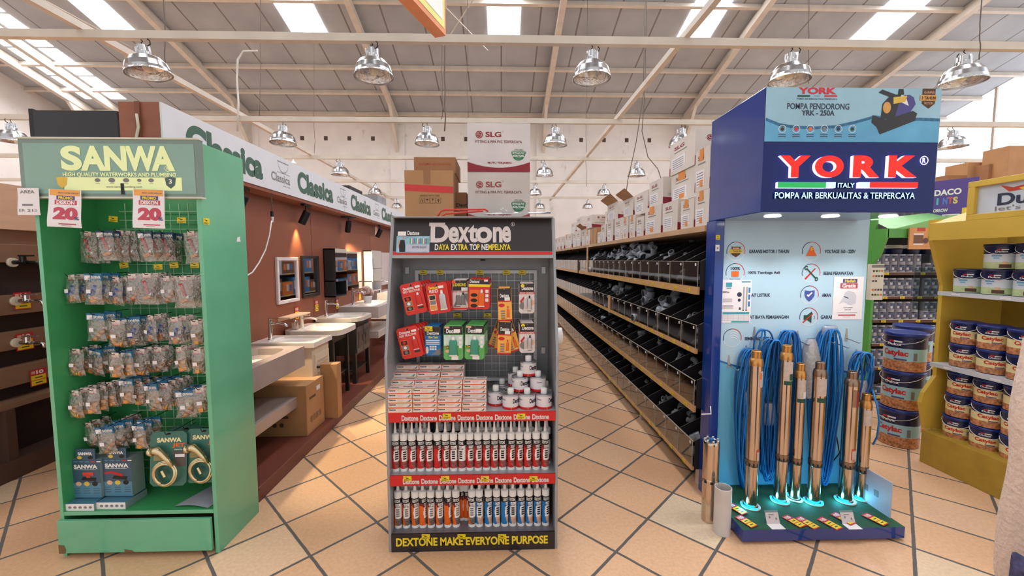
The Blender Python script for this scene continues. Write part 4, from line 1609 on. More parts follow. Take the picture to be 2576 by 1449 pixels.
shw = Maker(make_shower)
for k, (x, y, Y, lab) in enumerate(((425, 1085, 2.27, 'jet shower blister card with chrome hose, fully visible'), (508, 1078, 2.29, 'jet shower blister card half hidden by the cabinet wall'), (470, 1072, 2.40, 'jet shower card hung behind the two front ones'))):
    p = P(x, y, Y)
    shw((p.x if k != 1 else -1.69, Y, p.z), (-.1, 0, .04), lab, 'shower sets', (.98, 1, .98))
    MB().tube([(p.x if k != 1 else -1.69, Y - .03, p.z + .01), (p.x if k != 1 else -1.69, Y - .02, p.z - .012), (p.x if k != 1 else -1.69, GY2, p.z - .006)], .002, BLKMET, 6).build('hook', GC)
b = MB()
n = 10
vs = []
for i in range(n + 1):
    q = i / n
    vs += [(-1.80 + .2 * q - .03, 2.2 + .02 * (1 - q), zs + .003 + .012 * math.sin(q * PI)), (-1.74 + .14 * q, 2.42, zs + .05 * (1 - q) * .3 + .004)]
b.add(vs, [(2 * i, 2 * i + 2, 2 * i + 3, 2 * i + 1) for i in range(n)], mat('grey_sheet', (176, 174, 190), .45), True)
tag(b.build('grey_sheet'), 'curled grey sheet lying on the cabinet shelf', 'sheet')

# ---------------------------------------------------------------- things behind the green cabinet
TANB = mat('tan_board', (138, 104, 82), .6, noise=.06, scale=4)
BRN = mat('dark_brown_board', (82, 58, 48), .6, noise=.08, scale=4)
LWOOD = mat('light_wood_panel', (226, 190, 162), .5, noise=.05, scale=3, stretch=(1, 1, 6))
DARKIN = mat('deep_brown', (52, 36, 32), .8)  # darkest brown, for the rack body, wall joints and small marks
TS = thing('tap_display_rack', 'brown slatted tap display along the aisle behind the green cabinet', 'display rack', (-4.0, 3.6, 0))
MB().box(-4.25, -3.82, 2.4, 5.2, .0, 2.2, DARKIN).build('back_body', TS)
for z0, z1 in ((1.63 - .02, 1.63 + .12), (1.21, 1.36), (.94, 1.08), (.66, .81)):
    MB().box(-3.82, -3.75, 2.4, 5.2, z0, z1, TANB).build('slat', TS, bevel=.004)
MB().box(-3.82, -3.72, 2.4, 5.2, 1.86, 2.2, LWOOD).build('top_panel', TS)
MB().box(-3.82, -3.76, 2.4, 5.2, 1.72, 1.86, TANB).build('top_rail', TS)
MB().box(-3.82, -3.66, 2.4, 5.2, .52, .56, TANB).build('ledge', TS)
b = MB().box(-3.8, -3.62, 2.4, 5.2, .0, .14, BRN)
b.build('plinth', TS)
MB().box(-3.84, -3.64, 3.0, 3.06, .14, .52, BRN).build('upright', TS)


def make_tap(blk):
    def f():
        t = thing('wall_tap', '-', 'tap')
        m = mat('tap_black', (30, 28, 30), .3) if blk else CHROME
        MB().cyl((0, 0, 0), (.02, 0, 0), .035, mat('escutcheon', (226, 214, 196), .4), 18).build('wall_plate', t, keep=True)
        b = MB().cyl((.02, 0, 0), (.12, 0, 0), .016, m, 12)
        b.tube([(.1, 0, 0), (.18, 0, 0), (.21, .0, -.01), (.22, 0, -.04)], .012, m, 10)
        b.cyl((.09, 0, .0), (.09, 0, .045), .02, m, 12)
        b.build('spout', t, keep=True)
        MB().box(.06, .17, -.008, .008, .045, .056, m).build('lever', t, keep=True)
        return t
    return f


for blk, x, y, lab in ((True, 28, 660, 'black tap sticking out of the brown rack, highest'), (False, 36, 757, 'chrome tap beside the upper red promo tag'), (False, 38, 862, 'chrome tap beside the middle red promo tag')):
    o = make_tap(blk)()
    p = PX(x, y, -3.75)
    o.location = (-3.75, p.y, p.z)
    tag(o, lab, 'tap', 'taps on the brown rack')


def make_promo10():
    b = MB().box(-.045, .045, -.0015, 0, -.115, 0, mat('promo_red', (200, 40, 56), .5))
    M = FR(-.0015)
    b.text('10', -.012, .028, -.034, -.008, WHITE, M, .0008, .05)
    b.rect(-.038, -.018, -.03, -.01, PEACH, M, .0008)
    for k in range(2):
        b.rect(-.04, .04, -.074 - k * .036, -.042 - k * .036, TAGY, M, .0008)
        b.rect(-.02, .02, -.061 - k * .036, -.055 - k * .036, BLACK, M, .0014)
    return tag(b.build('promo_tag', keep=True), '-', 'promo tag')


p10 = Maker(make_promo10)
for x, y, lab in ((55, 735, 'red promo tag beside the upper chrome tap'), (61, 838, 'red promo tag beside the lower chrome tap'), (95, 928, 'red promo tag half behind the green cabinet edge')):
    p = PX(x, y, -3.745)
    p10((-3.745, p.y, p.z), (0, 0, PI / 2), lab, 'red ten percent tags', (1.3, 1, 1.15))
# end of a partition with a glossy black top panel, unlit
q0, q1, qz0, qz1 = PR(82, 347, 298, 276, 3.0)
t = thing('partition_end', 'glossy black panel box rising behind the green cabinet', 'light box', ((q0 + q1) / 2, 3.2, 0))
GBLK = mat('gloss_black_panel', (26, 20, 26), .12, noise=.05)
MB().box(q0, q1, 3.0, 3.02, 1.3, P(190, 278, 3.0).z, GBLK).build('front_panel', t)
MB().box(q0, q1, 3.02, 3.9, 0, P(190, 278, 3.0).z, mat('box_wood', (206, 180, 160), .6, noise=.05)).build('body', t)
MB().box(q0 - .03, q0, 3.0, 3.05, 1.3, P(190, 278, 3.0).z + .01, BLKMET).build('edge_strip', t)
# ---------------------------------------------------------------- brown basin wall with white fascia
BRICKB = mat('brick_brown_wall', (140, 80, 58), .55, noise=.05, scale=2)
PLATB = mat('platform_brown', (122, 66, 54), .35, noise=.08, scale=4)
WX = -2.3
YN, YE = 2.64, 13.5
t = thing('fascia_sign', 'long white fascia with green lettering over the basins', 'sign', (-2.2, 8, 2.27))
b = MB().box(-2.36, WX, YN + .02, YE, 0, 2.45, BRICKB)
for y in (5.0, 7.2, 9.4):
    b.rect(y, y + .006, .09, 2.4, DARKIN, FX(WX), .001)
for y, z in ((3.6, 1.1), (4.55, 1.08), (3.55, 1.9)):
    b.rect(y, y + .04, z, z + .02, DARKIN, FX(WX), .001)
struct(b.build('wall_basin_display'))
MB().box(WX, -1.63, YN + .02, YE, 0, .1, PLATB).build('floor_platform', bevel=.004)['kind'] = 'structure'
FXX = -2.1
zt, zb = CAM_H + .468 * 2.1 - .01, CAM_H + .304 * 2.1
FASC = mat('fascia_white', (212, 212, 218), .45, noise=.02)
b = MB().box(FXX - .012, FXX, YN, YE, zb, zt, FASC)
for y in (5.55, 8.6):
    b.rect(y, y + .005, zb, zt, GREYP, FX(FXX), .001)
b.build('fascia', t)
MB().box(-2.36, FXX - .012, YN + .02, YE, zb - .03, zb + .01, BRICKB).build('soffit', t)
REDW = mat('red_wood', (150, 86, 66), .55, noise=.1, scale=3, stretch=(1, 1, 4))
b = MB().box(-2.36, FXX - .012, YN, YN + .02, 1.3, zt, REDW)
b.box(-2.255, -2.225, YN - .012, YN, 1.9, zt - .0, mat('red_wood_batten', (126, 72, 54), .6))
b.tube([(-2.235, YN - .02, zt - .08), (-2.225, YN - .025, zt - .16), (-2.25, YN - .02, zt - .24), (-2.235, YN - .02, zt - .4)], .008, mat('pale_cord', (206, 196, 176), .6), 6)
b.build('end_panel', t)
MB().box(-2.35, -2.33, YN + .02, YE, 2.45, zt - .02, REDW).build('back_board', t)
b = MB()
M = FX(FXX)
FG = mat('fascia_green', (60, 94, 80), .5)


def yx(x):                                                       # photo column -> position along the fascia
    return PX(x, 500, FXX).y


hz = zt - zb
for q in ((476, 664), (750, 838), (882, 932), (959, 993)):
    MB().text('Classica', yx(q[0]), yx(q[1]), zb + .17 * hz, zb + .84 * hz, FG, M, .001, .05).build('lettering', t)
for xa, xb in ((685, 731), (848, 872), (938, 953)):
    b = MB()
    ya, yb = yx(xa), yx(xb)
    w = yb - ya
    b.text('Classica', ya, yb, zb + .28 * hz, zb + .52 * hz, GREYP, M, .001, .02)
    b.text('Sanitary ware', ya + .6 * w, yb, zb + .18 * hz, zb + .23 * hz, GREYP, M, .001, .01)
    pts = [(.35, .86), (.4, .7), (.5, .6), (.62, .56), (.78, .6), (.88, .7), (.92, .8)]
    for i in range(6):
        (u0, v0), (u1, v1) = pts[i], pts[i + 1]
        b.poly([(ya + u0 * w, zb + v0 * hz), (ya + u1 * w, zb + v1 * hz), (ya + u1 * w, zb + (v1 + .025) * hz), (ya + u0 * w, zb + (v0 + .025) * hz)], GREYP, M, .001)
    b.rect(ya + .33 * w, ya + .95 * w, zb + .85 * hz, zb + .875 * hz, GREYP, M, .001)
    b.rect(ya + .3 * w, ya + w, zb + .55 * hz, zb + .565 * hz, GREYP, M, .001)
    b.build('small_logo', t)

# track spotlights: black cans that tilt towards the mirrors
WARM = glow('spot_glow', (255, 226, 170), 10)


def make_spot():
    t = thing('track_spotlight', '-', 'spotlight')
    MB().box(-.02, .02, -.1, .1, -.022, 0, BLKMET).build('track_box', t, keep=True)
    MB().cyl((0, 0, -.022), (0, 0, -.09), .01, BLKMET, 10).build('stem', t, keep=True)
    T = Matrix.Translation((0, 0, -.1)) @ Matrix.Rotation(.45, 4, 'Y')
    b = MB().lathe([(0, .03), (.038, .03), (.04, .025), (.04, -.125), (.034, -.125), (.034, -.11), (0, -.11)], 20, BLKMET, T)
    b.build('can', t, keep=True)
    MB().lathe([(0, -.113), (.03, -.113)], 16, WARM, T, cap=False).build('lens', t, keep=True)
    return t


spot = Maker(make_spot)
for x, rz, lab in ((612, .2, 'black spotlight half hidden by the green cabinet'), (770, .1, 'black spotlight under the second big fascia word'), (876, -.9, 'black spotlight turned along the wall under the third word'), (955, .1, 'smallest black spotlight near the black stand header')):
    y = PX(x, 520, -2.17).y
    spot((-2.17, y, zb - .03), (0, 0, rz), lab, 'spotlights under the fascia')
    ld = bpy.data.lights.new('spot_beam', 'SPOT')
    ld.energy, ld.spot_size, ld.spot_blend, ld.shadow_soft_size, ld.color = 130, 1.0, .6, .03, (1, .82, .52)
    lo = bpy.data.objects.new('spot_beam', ld)
    COL.objects.link(lo)
    lo.location = (-2.11, y, zb - .30)
    tgt = Vector((-1.15, y + .0, .0)) if x != 876 else Vector((-2.3, y + 1.0, 1.2))
    lo.rotation_euler = (tgt - lo.location).to_track_quat('-Z', 'Y').to_euler()
ld = bpy.data.lights.new('wall_wash', 'SPOT')
ld.energy, ld.spot_size, ld.spot_blend, ld.shadow_soft_size, ld.color = 30, 1.1, .8, .02, (1, .72, .3)
lo = bpy.data.objects.new('wall_wash', ld)
COL.objects.link(lo)
p = PX(745, 590, WX)
lo.location = (WX + .06, p.y, p.z + .12)
lo.rotation_euler = (Vector((WX - .04, p.y, p.z - .6)) - lo.location).to_track_quat('-Z', 'Y').to_euler()

# pendant plug and white cable
y0 = PX(683, 500, -2.14).y
p = PX(683, 545, -2.14)
b = MB().tube([(-2.14, y0, zb - .03), (-2.14, y0, p.z + .05)], .004, CORDK, 6)
b.cyl((-2.14, y0, p.z + .05), (-2.14, y0, p.z), .014, BLKMET, 12)
b.cyl((-2.14, y0, p.z), (-2.14, y0, p.z - .05), .013, WHITE, 12, r2=.006)
b.tube([PX(x, y, -2.14 - .1 * i / 7) for i, (x, y) in enumerate(((683, 555), (678, 590), (668, 628), (652, 660), (635, 685), (618, 695), (606, 698), (596, 698)))], .006, WHITE, 6)
tag(b.build('plug_cable'), 'white cable looping from a black plug down the brown wall', 'cord')
# small white pendant above the fascia
p = PX(738, 412, -4.62)
b = MB().tube([(p.x, p.y, PIPEZ + .06), (p.x, p.y, p.z + .1)], .007, CORDW, 6)
b.lathe([(.012, .1), (.02, .06), (.075, 0)], 16, WHITE, Matrix.Translation(p), cap=False)
tag(b.build('pendant_lamp'), 'small white cone pendant just over the white fascia', 'lamp')


# mirrors and mirror cabinets on the wall
MIRR = mat('mirror_glass', (205, 205, 205), .03, 1.0, noise=.01)


def wallrect(x0, x1, ytop, ybot, X):
    a, c = PX(x0, ytop, X), PX(x1, ytop, X)
    return a.y, c.y, PX(x0, ybot, X).z, PX(x0, ytop, X).z


def frame_mirror(name, lab, x0, x1, yt, yb, fm, r):
    y0, y1, z0, z1 = wallrect(x0, x1, yt, yb, WX + .02)
    t = thing(name, lab, 'mirror', (WX, (y0 + y1) / 2, z0), 'mirrors on the brown wall')
    M = FX(WX)
    b = MB()
    e = .035
    for q in ((y0, y1, z0, z0 + e), (y0, y1, z1 - e, z1), (y0, y0 + e, z0 + e, z1 - e), (y1 - e, y1, z0 + e, z1 - e)):
        b.box(q[0], q[1], q[2], q[3], 0, .028, fm, M)
    b.build('frame', t, bevel=r)
    MB().box(y0 + e, y1 - e, z0 + e, z1 - e, .002, .012, MIRR, M).build('mirror_glass', t)


frame_mirror('wall_mirror', 'white framed mirror beside the green cabinet', 695, 749, 647, 768, mat('mirror_white', (226, 214, 218), .3), .005)
frame_mirror('wall_mirror', 'black framed mirror next to the white framed one', 759, 801, 643, 751, mat('mirror_black', (46, 38, 36), .35), .004)


def mirror_cabinet(lab, x0, x1, yt, yb, m, d, frac):
    y0, y1, z0, z1 = wallrect(x0, x1, yt, yb, WX + d)
    t = thing('mirror_cabinet', lab, 'mirror cabinet', (WX, (y0 + y1) / 2, z0), 'mirror cabinets on the brown wall')
    zs_ = z0 + (z1 - z0) * frac
    b = MB().box(WX, WX + .01, y0, y1, z0, z1, m)
    for q in ((y0, y0 + .015, z0, z1), (y1 - .015, y1, z0, z1)):
        b.box(WX, WX + d, q[0], q[1], q[2], q[3], m)
    for z in (z0, zs_, z1 - .015):
        b.box(WX, WX + d, y0, y1, z, z + .015, m)
    b.build('body', t)
    MB().box(WX + d, WX + d + .014, y0, y1, zs_, z1, [m, m, m, MIRR, m, m]).build('mirror_door', t)


mirror_cabinet('black mirror cabinet with an open lower shelf', 840, 869, 625, 749, mat('cabinet_black', (40, 42, 46), .4), .14, .32)
mirror_cabinet('pale marble mirror cabinet with an open lower shelf', 934, 957, 630, 735, mat('cabinet_pale', (208, 204, 208), .35, noise=.06), .14, .24)
for lab, x0, x1, yt, yb in (('large frameless mirror between the two mirror cabinets', 872, 908, 632, 732), ('pale panel mirror beyond the marble mirror cabinet', 960, 980, 635, 718)):
    y0, y1, z0, z1 = wallrect(x0, x1, yt, yb, WX + .03)
    tag(MB().box(WX, WX + .03, y0, y1, z0, z1, [PAPER, PAPER, PAPER, MIRR if 'frameless' in lab else mat('panel_white', (206, 190, 190), .4), PAPER, PAPER]).build('wall_mirror'), lab, 'mirror', 'mirrors on the brown wall')
p = PX(943, 588, WX)
b = MB().rect(p.y, p.y + .16, p.z - .02, p.z + .52, mat('notice_paper', (228, 200, 190), .6), FX(WX), .002)
M = FX(WX)
for k in range(6):
    b.rect(p.y + .03, p.y + .13, p.z + .05 + k * .07, p.z + .07 + k * .07, PEACH, M, .003)
b = b.build('notice')
tag(b, 'pale notice sheet on the wall over the marble mirror cabinet', 'notice')
for x, y, lab in ((746, 772, 'red and yellow tag under the white framed mirror'), (796, 755, 'red and yellow tag under the black framed mirror'), (848, 752, 'red and yellow tag under the black mirror cabinet'), (905, 732, 'red and yellow tag under the frameless mirror')):
    p = PX(x, y, WX + .004)
    p10((WX + .004, p.y, p.z), (0, 0, PI / 2), lab, 'red ten percent tags', (1.0, 1, 1.25))
y0, y1 = PX(698, 800, WX).y, PX(752, 790, WX).y
z = PX(720, 797, WX).z
b = MB().box(WX, WX + .13, y0, y1, z, z + .016, LWOOD)
b.box(WX, WX + .012, y0, y1, z - .03, z, LWOOD)
tag(b.build('wall_shelf', bevel=.003), 'small light wood shelf under the white framed mirror', 'shelf')

# basins and vanities
CER = mat('ceramic_white', (236, 226, 218), .12, noise=.02, coat=.3)
MARB = mat('grey_marble', (166, 150, 146), .22, noise=.08, scale=3)
MARBW = mat('white_marble', (214, 206, 204), .2, noise=.06, scale=5)
CREAMW = mat('cream_cabinet', (222, 204, 182), .4, noise=.03)
BLKW = mat('black_cabinet', (36, 32, 32), .4, noise=.05)
GREYW = mat('grey_door', (96, 92, 90), .4, noise=.05)
XF = -1.75


def basin(b, x0, x1, y0, y1, z0, z1, m, rim=.05, depth=.06, rr=0):
    """slab with a sunk bowl"""
    nb = 18

    def outer(a, k=0):
        cx, cy_ = (x0 + x1) / 2, (y0 + y1) / 2
        c, s_ = math.cos(a), math.sin(a)
        f = 1 / max(abs(c), abs(s_)) if rr == 0 else 1 / (abs(c) ** 5 + abs(s_) ** 5) ** .2
        return (cx + (x1 - x0) / 2 * c * f, cy_ + (y1 - y0) / 2 * s_ * f)

    def inner(a, q):
        cx, cy_ = (x0 + x1) / 2 + .03, (y0 + y1) / 2
        c, s_ = math.cos(a), math.sin(a)
        f = 1 / (abs(c) ** 5 + abs(s_) ** 5) ** .2
        return (cx + ((x1 - x0) / 2 - rim - .03) * c * f * q, cy_ + ((y1 - y0) / 2 - rim) * s_ * f * q)
    n = 32
    ang = [2 * PI * i / n for i in range(n)]
    loops = [[outer(a) + (z0,) for a in ang], [outer(a) + (z1 - .004,) for a in ang], [outer(a) + (z1,) for a in ang], [inner(a, 1) + (z1,) for a in ang], [inner(a, .95) + (z1 - depth * .6,) for a in ang],
             [inner(a, .75) + (z1 - depth,) for a in ang], [inner(a, .05) + (z1 - depth - .005,) for a in ang]]
    vs = [p for l in loops for p in l]
    fs = []
    for k in range(len(loops) - 1):
        for i in range(n):
            j = (i + 1) % n
            fs.append((k * n + i, k * n + j, (k + 1) * n + j, (k + 1) * n + i))
    fs += [tuple(reversed(range(n))), tuple(range((len(loops) - 1) * n, len(loops) * n))]
    b.add(vs, fs, m, False)
    return b


def faucet(lab, X, Y, z, h, m=CHROME):
    t = thing('faucet', lab, 'faucet', (X, Y, z), 'faucets on the basins')
    b = MB().lathe([(.026, 0), (.024, .006), (.019, .012), (.0165, h), (.012, h + .004)], 16, m, Matrix.Translation((X, Y, z)))
    b.build('body', t)
    b = MB().tube([(X + .01, Y, z + h * .78), (X + .08, Y, z + h * .82), (X + .14, Y, z + h * .76), (X + .165, Y, z + h * .66)], [.011, .011, .0105, .01], m, 10)
    b.build('spout', t)
    MB().box(X - .012, X + .09, Y - .01, Y + .01, z + h + .004, z + h + .012, m).build('lever', t)


# grey marble double slab
t = thing('vanity_counter', 'grey marble wall counter with sunk basin and lower slab', 'vanity', (-2.02, 3.2, .33), 'basins along the brown wall')
b = MB()
basin(b, WX, XF, 2.82, 3.6, .69, .864, MARB, .09, .09)
b.build('counter', t)
b = MB()
b.box(-2.24, XF - .09, 2.93, 3.49, .775, .785, CER)
b.build('basin', t)
MB().box(WX, XF - .01, 2.82, 3.6, .36, .45, MARB).build('lower_slab', t, bevel=.003)
# white louvre cabinet
t = thing('vanity_cabinet', 'cream louvre-door vanity with flat white basin top', 'vanity', (-2.02, 3.9, .1), 'basins along the brown wall')
b = MB()
basin(b, WX, -1.72, 3.72, 4.12, .82, .865, CER, .05, .034)
b.build('basin', t)
MB().box(WX, -1.75, 3.74, 4.10, .1, .82, CREAMW).build('body', t, bevel=.003)
b = MB().box(-1.75, -1.735, 3.77, 4.07, .13, .74, CREAMW)
for k in range(14):
    b.box(-1.735, -1.73, 3.81, 4.03, .17 + k * .038, .19 + k * .038, mat('cream_louvre', (196, 178, 156), .5))
b.build('door', t)
MB().cyl((-1.735, 3.8, .62), (-1.71, 3.8, .62), .01, BLKMET, 10).build('knob', t)
faucet('slim chrome faucet on the cream vanity', -2.2, 3.88, .865, .2)
# rounded basin on a dark open stand
t = thing('basin_stand', 'rounded white basin on a black open stand', 'vanity', (-2.0, 4.5, .1), 'basins along the brown wall')
b = MB()
basin(b, WX, -1.68, 4.22, 4.80, .83, .885, CER, .06, .042, 1)
b.build('basin', t)
for (x, y) in ((-2.26, 4.3), (-1.8, 4.3), (-2.26, 4.7), (-1.8, 4.7)):
    MB().box(x - .02, x + .02, y - .02, y + .02, .1, .83, BLKW).build('leg', t)
MB().box(-2.26, -1.8, 4.3, 4.7, .35, .37, BLKW).build('shelf', t)
MB().box(-2.26, -1.79, 4.29, 4.71, .74, .83, BLKW).build('apron', t)
MB().box(-2.28, -2.25, 4.29, 4.71, .3, .83, BLKW).build('back_panel', t)
faucet('white single lever faucet on the rounded basin', -2.18, 4.45, .885, .13, mat('faucet_white', (236, 226, 214), .2))
b = MB().lathe([(.03, 0), (.034, .01), (.034, .09), (.012, .1), (.012, .13)], 14, clear('soap_glass', (230, 226, 220), .2))
b.box(-.035, .012, -.008, .008, .13, .145, WHITE)
o = b.build('soap_bottle', keep=True)
o.location = (-2.2, 4.34, .886)
tag(o, 'clear soap dispenser beside the white faucet', 'soap dispenser')
# grey door vanity
t = thing('vanity_cabinet', 'black framed vanity with grey panel doors and white basin', 'vanity', (-2.0, 5.2, .1), 'basins along the brown wall')
b = MB()
basin(b, WX, -1.72, 4.92, 5.5, .87, .915, CER, .06, .034, 1)
b.build('basin', t)
MB().box(WX + .02, -1.79, 4.95, 5.47, .45, .87, BLKW).build('body', t)
for y0 in (4.98, 5.22):
    b = MB().box(-1.79, -1.775, y0, y0 + .22, .47, .79, GREYW)
    b.box(-1.775, -1.77, y0 + .04, y0 + .18, .53, .73, mat('grey_door_panel', (74, 70, 68), .4))
    d = b.build('door', t)
    MB().box(-1.772, -1.75, y0 + (.19 if y0 < 5 else .02), y0 + (.2 if y0 < 5 else .03), .6, .68, CHROME).build('handle', d)
for (x, y) in ((-2.25, 4.97), (-1.81, 4.97), (-2.25, 5.45), (-1.81, 5.45)):
    MB().box(x - .022, x + .022, y - .022, y + .022, .1, .45, BLKW).build('leg', t)
MB().box(-2.25, -1.81, 4.97, 5.45, .24, .26, BLKW).build('shelf', t)
faucet('slim chrome faucet on the grey door vanity', -2.2, 5.12, .915, .2)
# white marble counters
for k, (y0, y1, z, lab, fl) in enumerate(((5.75, 6.75, .96, 'white marble counter with flower pot and lower shelf', 'tall steel faucet by the flower pot'), (7.1, 8.1, 1.04, 'far white marble counter beyond the flower pot', 'farther faucet behind the flower pot'))):
    t = thing('vanity_counter', lab, 'vanity', (-2.0, (y0 + y1) / 2, .4), 'basins along the brown wall')
    b = MB()
    basin(b, WX, -1.74, y0, y1, z - .16, z, MARBW, .09, .08)
    b.build('counter', t)
    MB().box(WX, -1.76, y0 + .05, y1, z - .46, z - .36, MARBW).build('lower_slab', t, bevel=.003)
    MB().box(WX, WX + .03, y0 + .1, y1 - .1, z - .36, z - .16, MARBW).build('back_plate', t)
    faucet(fl, -2.2, y0 + .3, z, .24)
t = thing('flower_pot', 'white pot of pale pink artificial roses on the marble counter', 'flower pot', (-2.05, 6.25, .96))
MB().lathe([(0, 0), (.05, 0), (.065, .09), (.07, .11), (.06, .11), (.055, .1), (0, .1)], 18, WHITE, Matrix.Translation((-2.05, 6.25, .96))).build('pot', t)
b = MB()
ROSE = mat('rose_pink', (206, 170, 160), .7, noise=.15, scale=40)
for k in range(16):
    a, r = RND.uniform(0, 6.28), RND.uniform(0, .1)
    c = Vector((-2.05 + r * math.cos(a), 6.25 + r * math.sin(a), 1.13 + RND.uniform(-.02, .06)))
    q = RND.uniform(.03, .042)
    b.lathe([(0, -q), (q * .7, -q * .7), (q, 0), (q * .8, q * .6), (q * .45, q * .5), (q * .4, q * .8), (0, q * .6)], 9, ROSE, Matrix.Translation(c) @ Matrix.Rotation(RND.uniform(-.6, .6), 4, 'X'))
b.build('roses', t)
# cartons on the platform
CBP = mat('carton_print', (92, 66, 48), .8)


def carton(name, lab, x0, x1, y0, y1, z0, z1, m, draw=None, group=None, rot=0):
    """box with a taped lid seam"""
    b = MB().box(x0, x1, y0, y1, z0, z1, m)
    d = .002
    b.rect(x0 + .005, x1 - .005, (y0 + y1) / 2 - .002, (y0 + y1) / 2 + .002, CBP, frame((0, 0, z1), (1, 0, 0), (0, 1, 0)), .001)
    if draw:
        draw(b, x0, x1, y0, y1, z0, z1)
    o = b.build(name, bevel=.004)
    if rot:
        o.rotation_euler = (0, 0, rot)
    return tag(o, lab, 'carton', group)


def dr1(b, x0, x1, y0, y1, z0, z1):
    M = FX(x1)
    for k in range(4):
        b.rect(y0 + .06 + k * .055, y0 + .1 + k * .055, z0 + .1, z0 + .15, CBP, M, .001)
        b.rect(y0 + .065 + k * .055, y0 + .095 + k * .055, z0 + .105, z0 + .145, m_card, M, .0015)
        b.rect(y0 + .075 + k * .055, y0 + .087 + k * .055, z0 + .11, z0 + .14, CBP, M, .002)
    b.rect(y0 + .05, y0 + .17, z1 - .14, z1 - .12, CBP, M, .001)
    b.rect(y0 + .19, y0 + .26, z1 - .1, z1 - .06, PAPER, M, .001)
    N = FR(y0)
    b.rect(x0 + .3, x0 + .42, z0 + .16, z0 + .18, CBP, N, .001)
    for k in range(3):
        b.disc(x0 + .24 + k * .06, z0 + .1, .02, CBP, N, .001, 14)


m_card = CARD
carton('carton', 'large taped carton under the grey marble counter', -2.26, -1.68, 3.46, 3.80, .1, .545, CARD, dr1, 'cartons on the brown platform')
carton('carton', 'tall flat carton standing before the cream vanity', -2.05, -1.575, 3.86, 3.96, .1, .63, CARD, None, 'cartons on the brown platform')
for nm, lab, x, y0, y1, z1, m in (('carton', 'dark carton with printed top lying over the fascia', 862, 0, .35, .12, mat('carton_dark', (56, 46, 50), .6)), ('carton', 'grey carton standing over the fascia', 935, 0, .4, .2, mat('carton_grey', (150, 150, 154), .6))):
    yy = PX(x, 490, -2.3).y
    b = MB().box(-2.6, -2.2, yy, yy + .55, zt - .02, zt - .02 + z1, m)
    tag(b.build(nm), lab, 'carton', 'cartons above the fascia')

# ---------------------------------------------------------------- shelf behind the black stand, with cartons on top
t = thing('gondola_shelf', 'grey back shelf behind the black stand carrying cartons', 'shelf', (-.17, 3.0, 0))
MB().box(-.62, .28, 2.66, 2.68, 0, 1.86, STBACK).build('back_panel', t)
MB().box(-.62, .28, 2.66, 3.25, 1.84, 1.865, SHELFG).build('top_shelf', t)
for x in (-.62, .25):
    for y in (2.66, 3.22):
        MB().box(x, x + .03, y, y + .03, 0, 1.84, STGREY).build('post', t)
for z in (.1, .55, .95, 1.35):
    MB().box(-.62, .28, 2.68, 12.6, z, z + .02, SHELFG).build('shelf', t)
MB().box(-.19, -.15, 3.3, 12.6, 0, 1.8, BRN).build('middle_panel', t)
CB3 = [mat('stock_blue', (60, 130, 190), .4), mat('stock_orange', (226, 130, 60), .4), mat('stock_pale', (206, 216, 226), .4), mat('stock_brown', (120, 84, 60), .5)]
for z in (.12, .57, .97, 1.37):
    y = 5.2
    k = 0
    while y < 11.5:
        w = RND.uniform(.22, .4)
        hh = RND.uniform(.2, .32)
        m = CB3[int(RND.random() * 3.99)]
        b = MB().box(-.6, -.22, y, y + w, z, z + hh, m)
        for q in range(3):
            b.rect(y + w * (.08 + .3 * q), y + w * (.3 + .3 * q), z + hh * .3, z + hh * .8, CB3[(q + k) % 3], FX(-.6) @ Matrix.Diagonal((1, 1, -1, 1)), .002)
        b.rect(y + w * .2, y + w * .6, z - .018, z - .002, TAGY, FX(-.62) @ Matrix.Diagonal((1, 1, -1, 1)), .002)
        tag(b.build('stock_box'), 'coloured stock box on the middle shelving, seen only in the wall mirrors', 'box', 'stock boxes seen in the mirrors')
        y += w + RND.uniform(.01, .05)
        k += 1


def slg_logo(b, M, u, v, r, m):
    b.ring(u, v, r * .78, r, m, M, .001)
    b.disc(u, v, r * .66, m, M, .001)
    b.rect(u - r * .55, u - r * .05, v + r * .05, v + r * .2, WCARD, M, .0015)
    b.rect(u + r * .05, u + r * .55, v - r * .2, v - r * .05, WCARD, M, .0015)
    b.text('L', u - r * .14, u + r * .14, v - r * .2, v + r * .25, WCARD, M, .0017, .03)


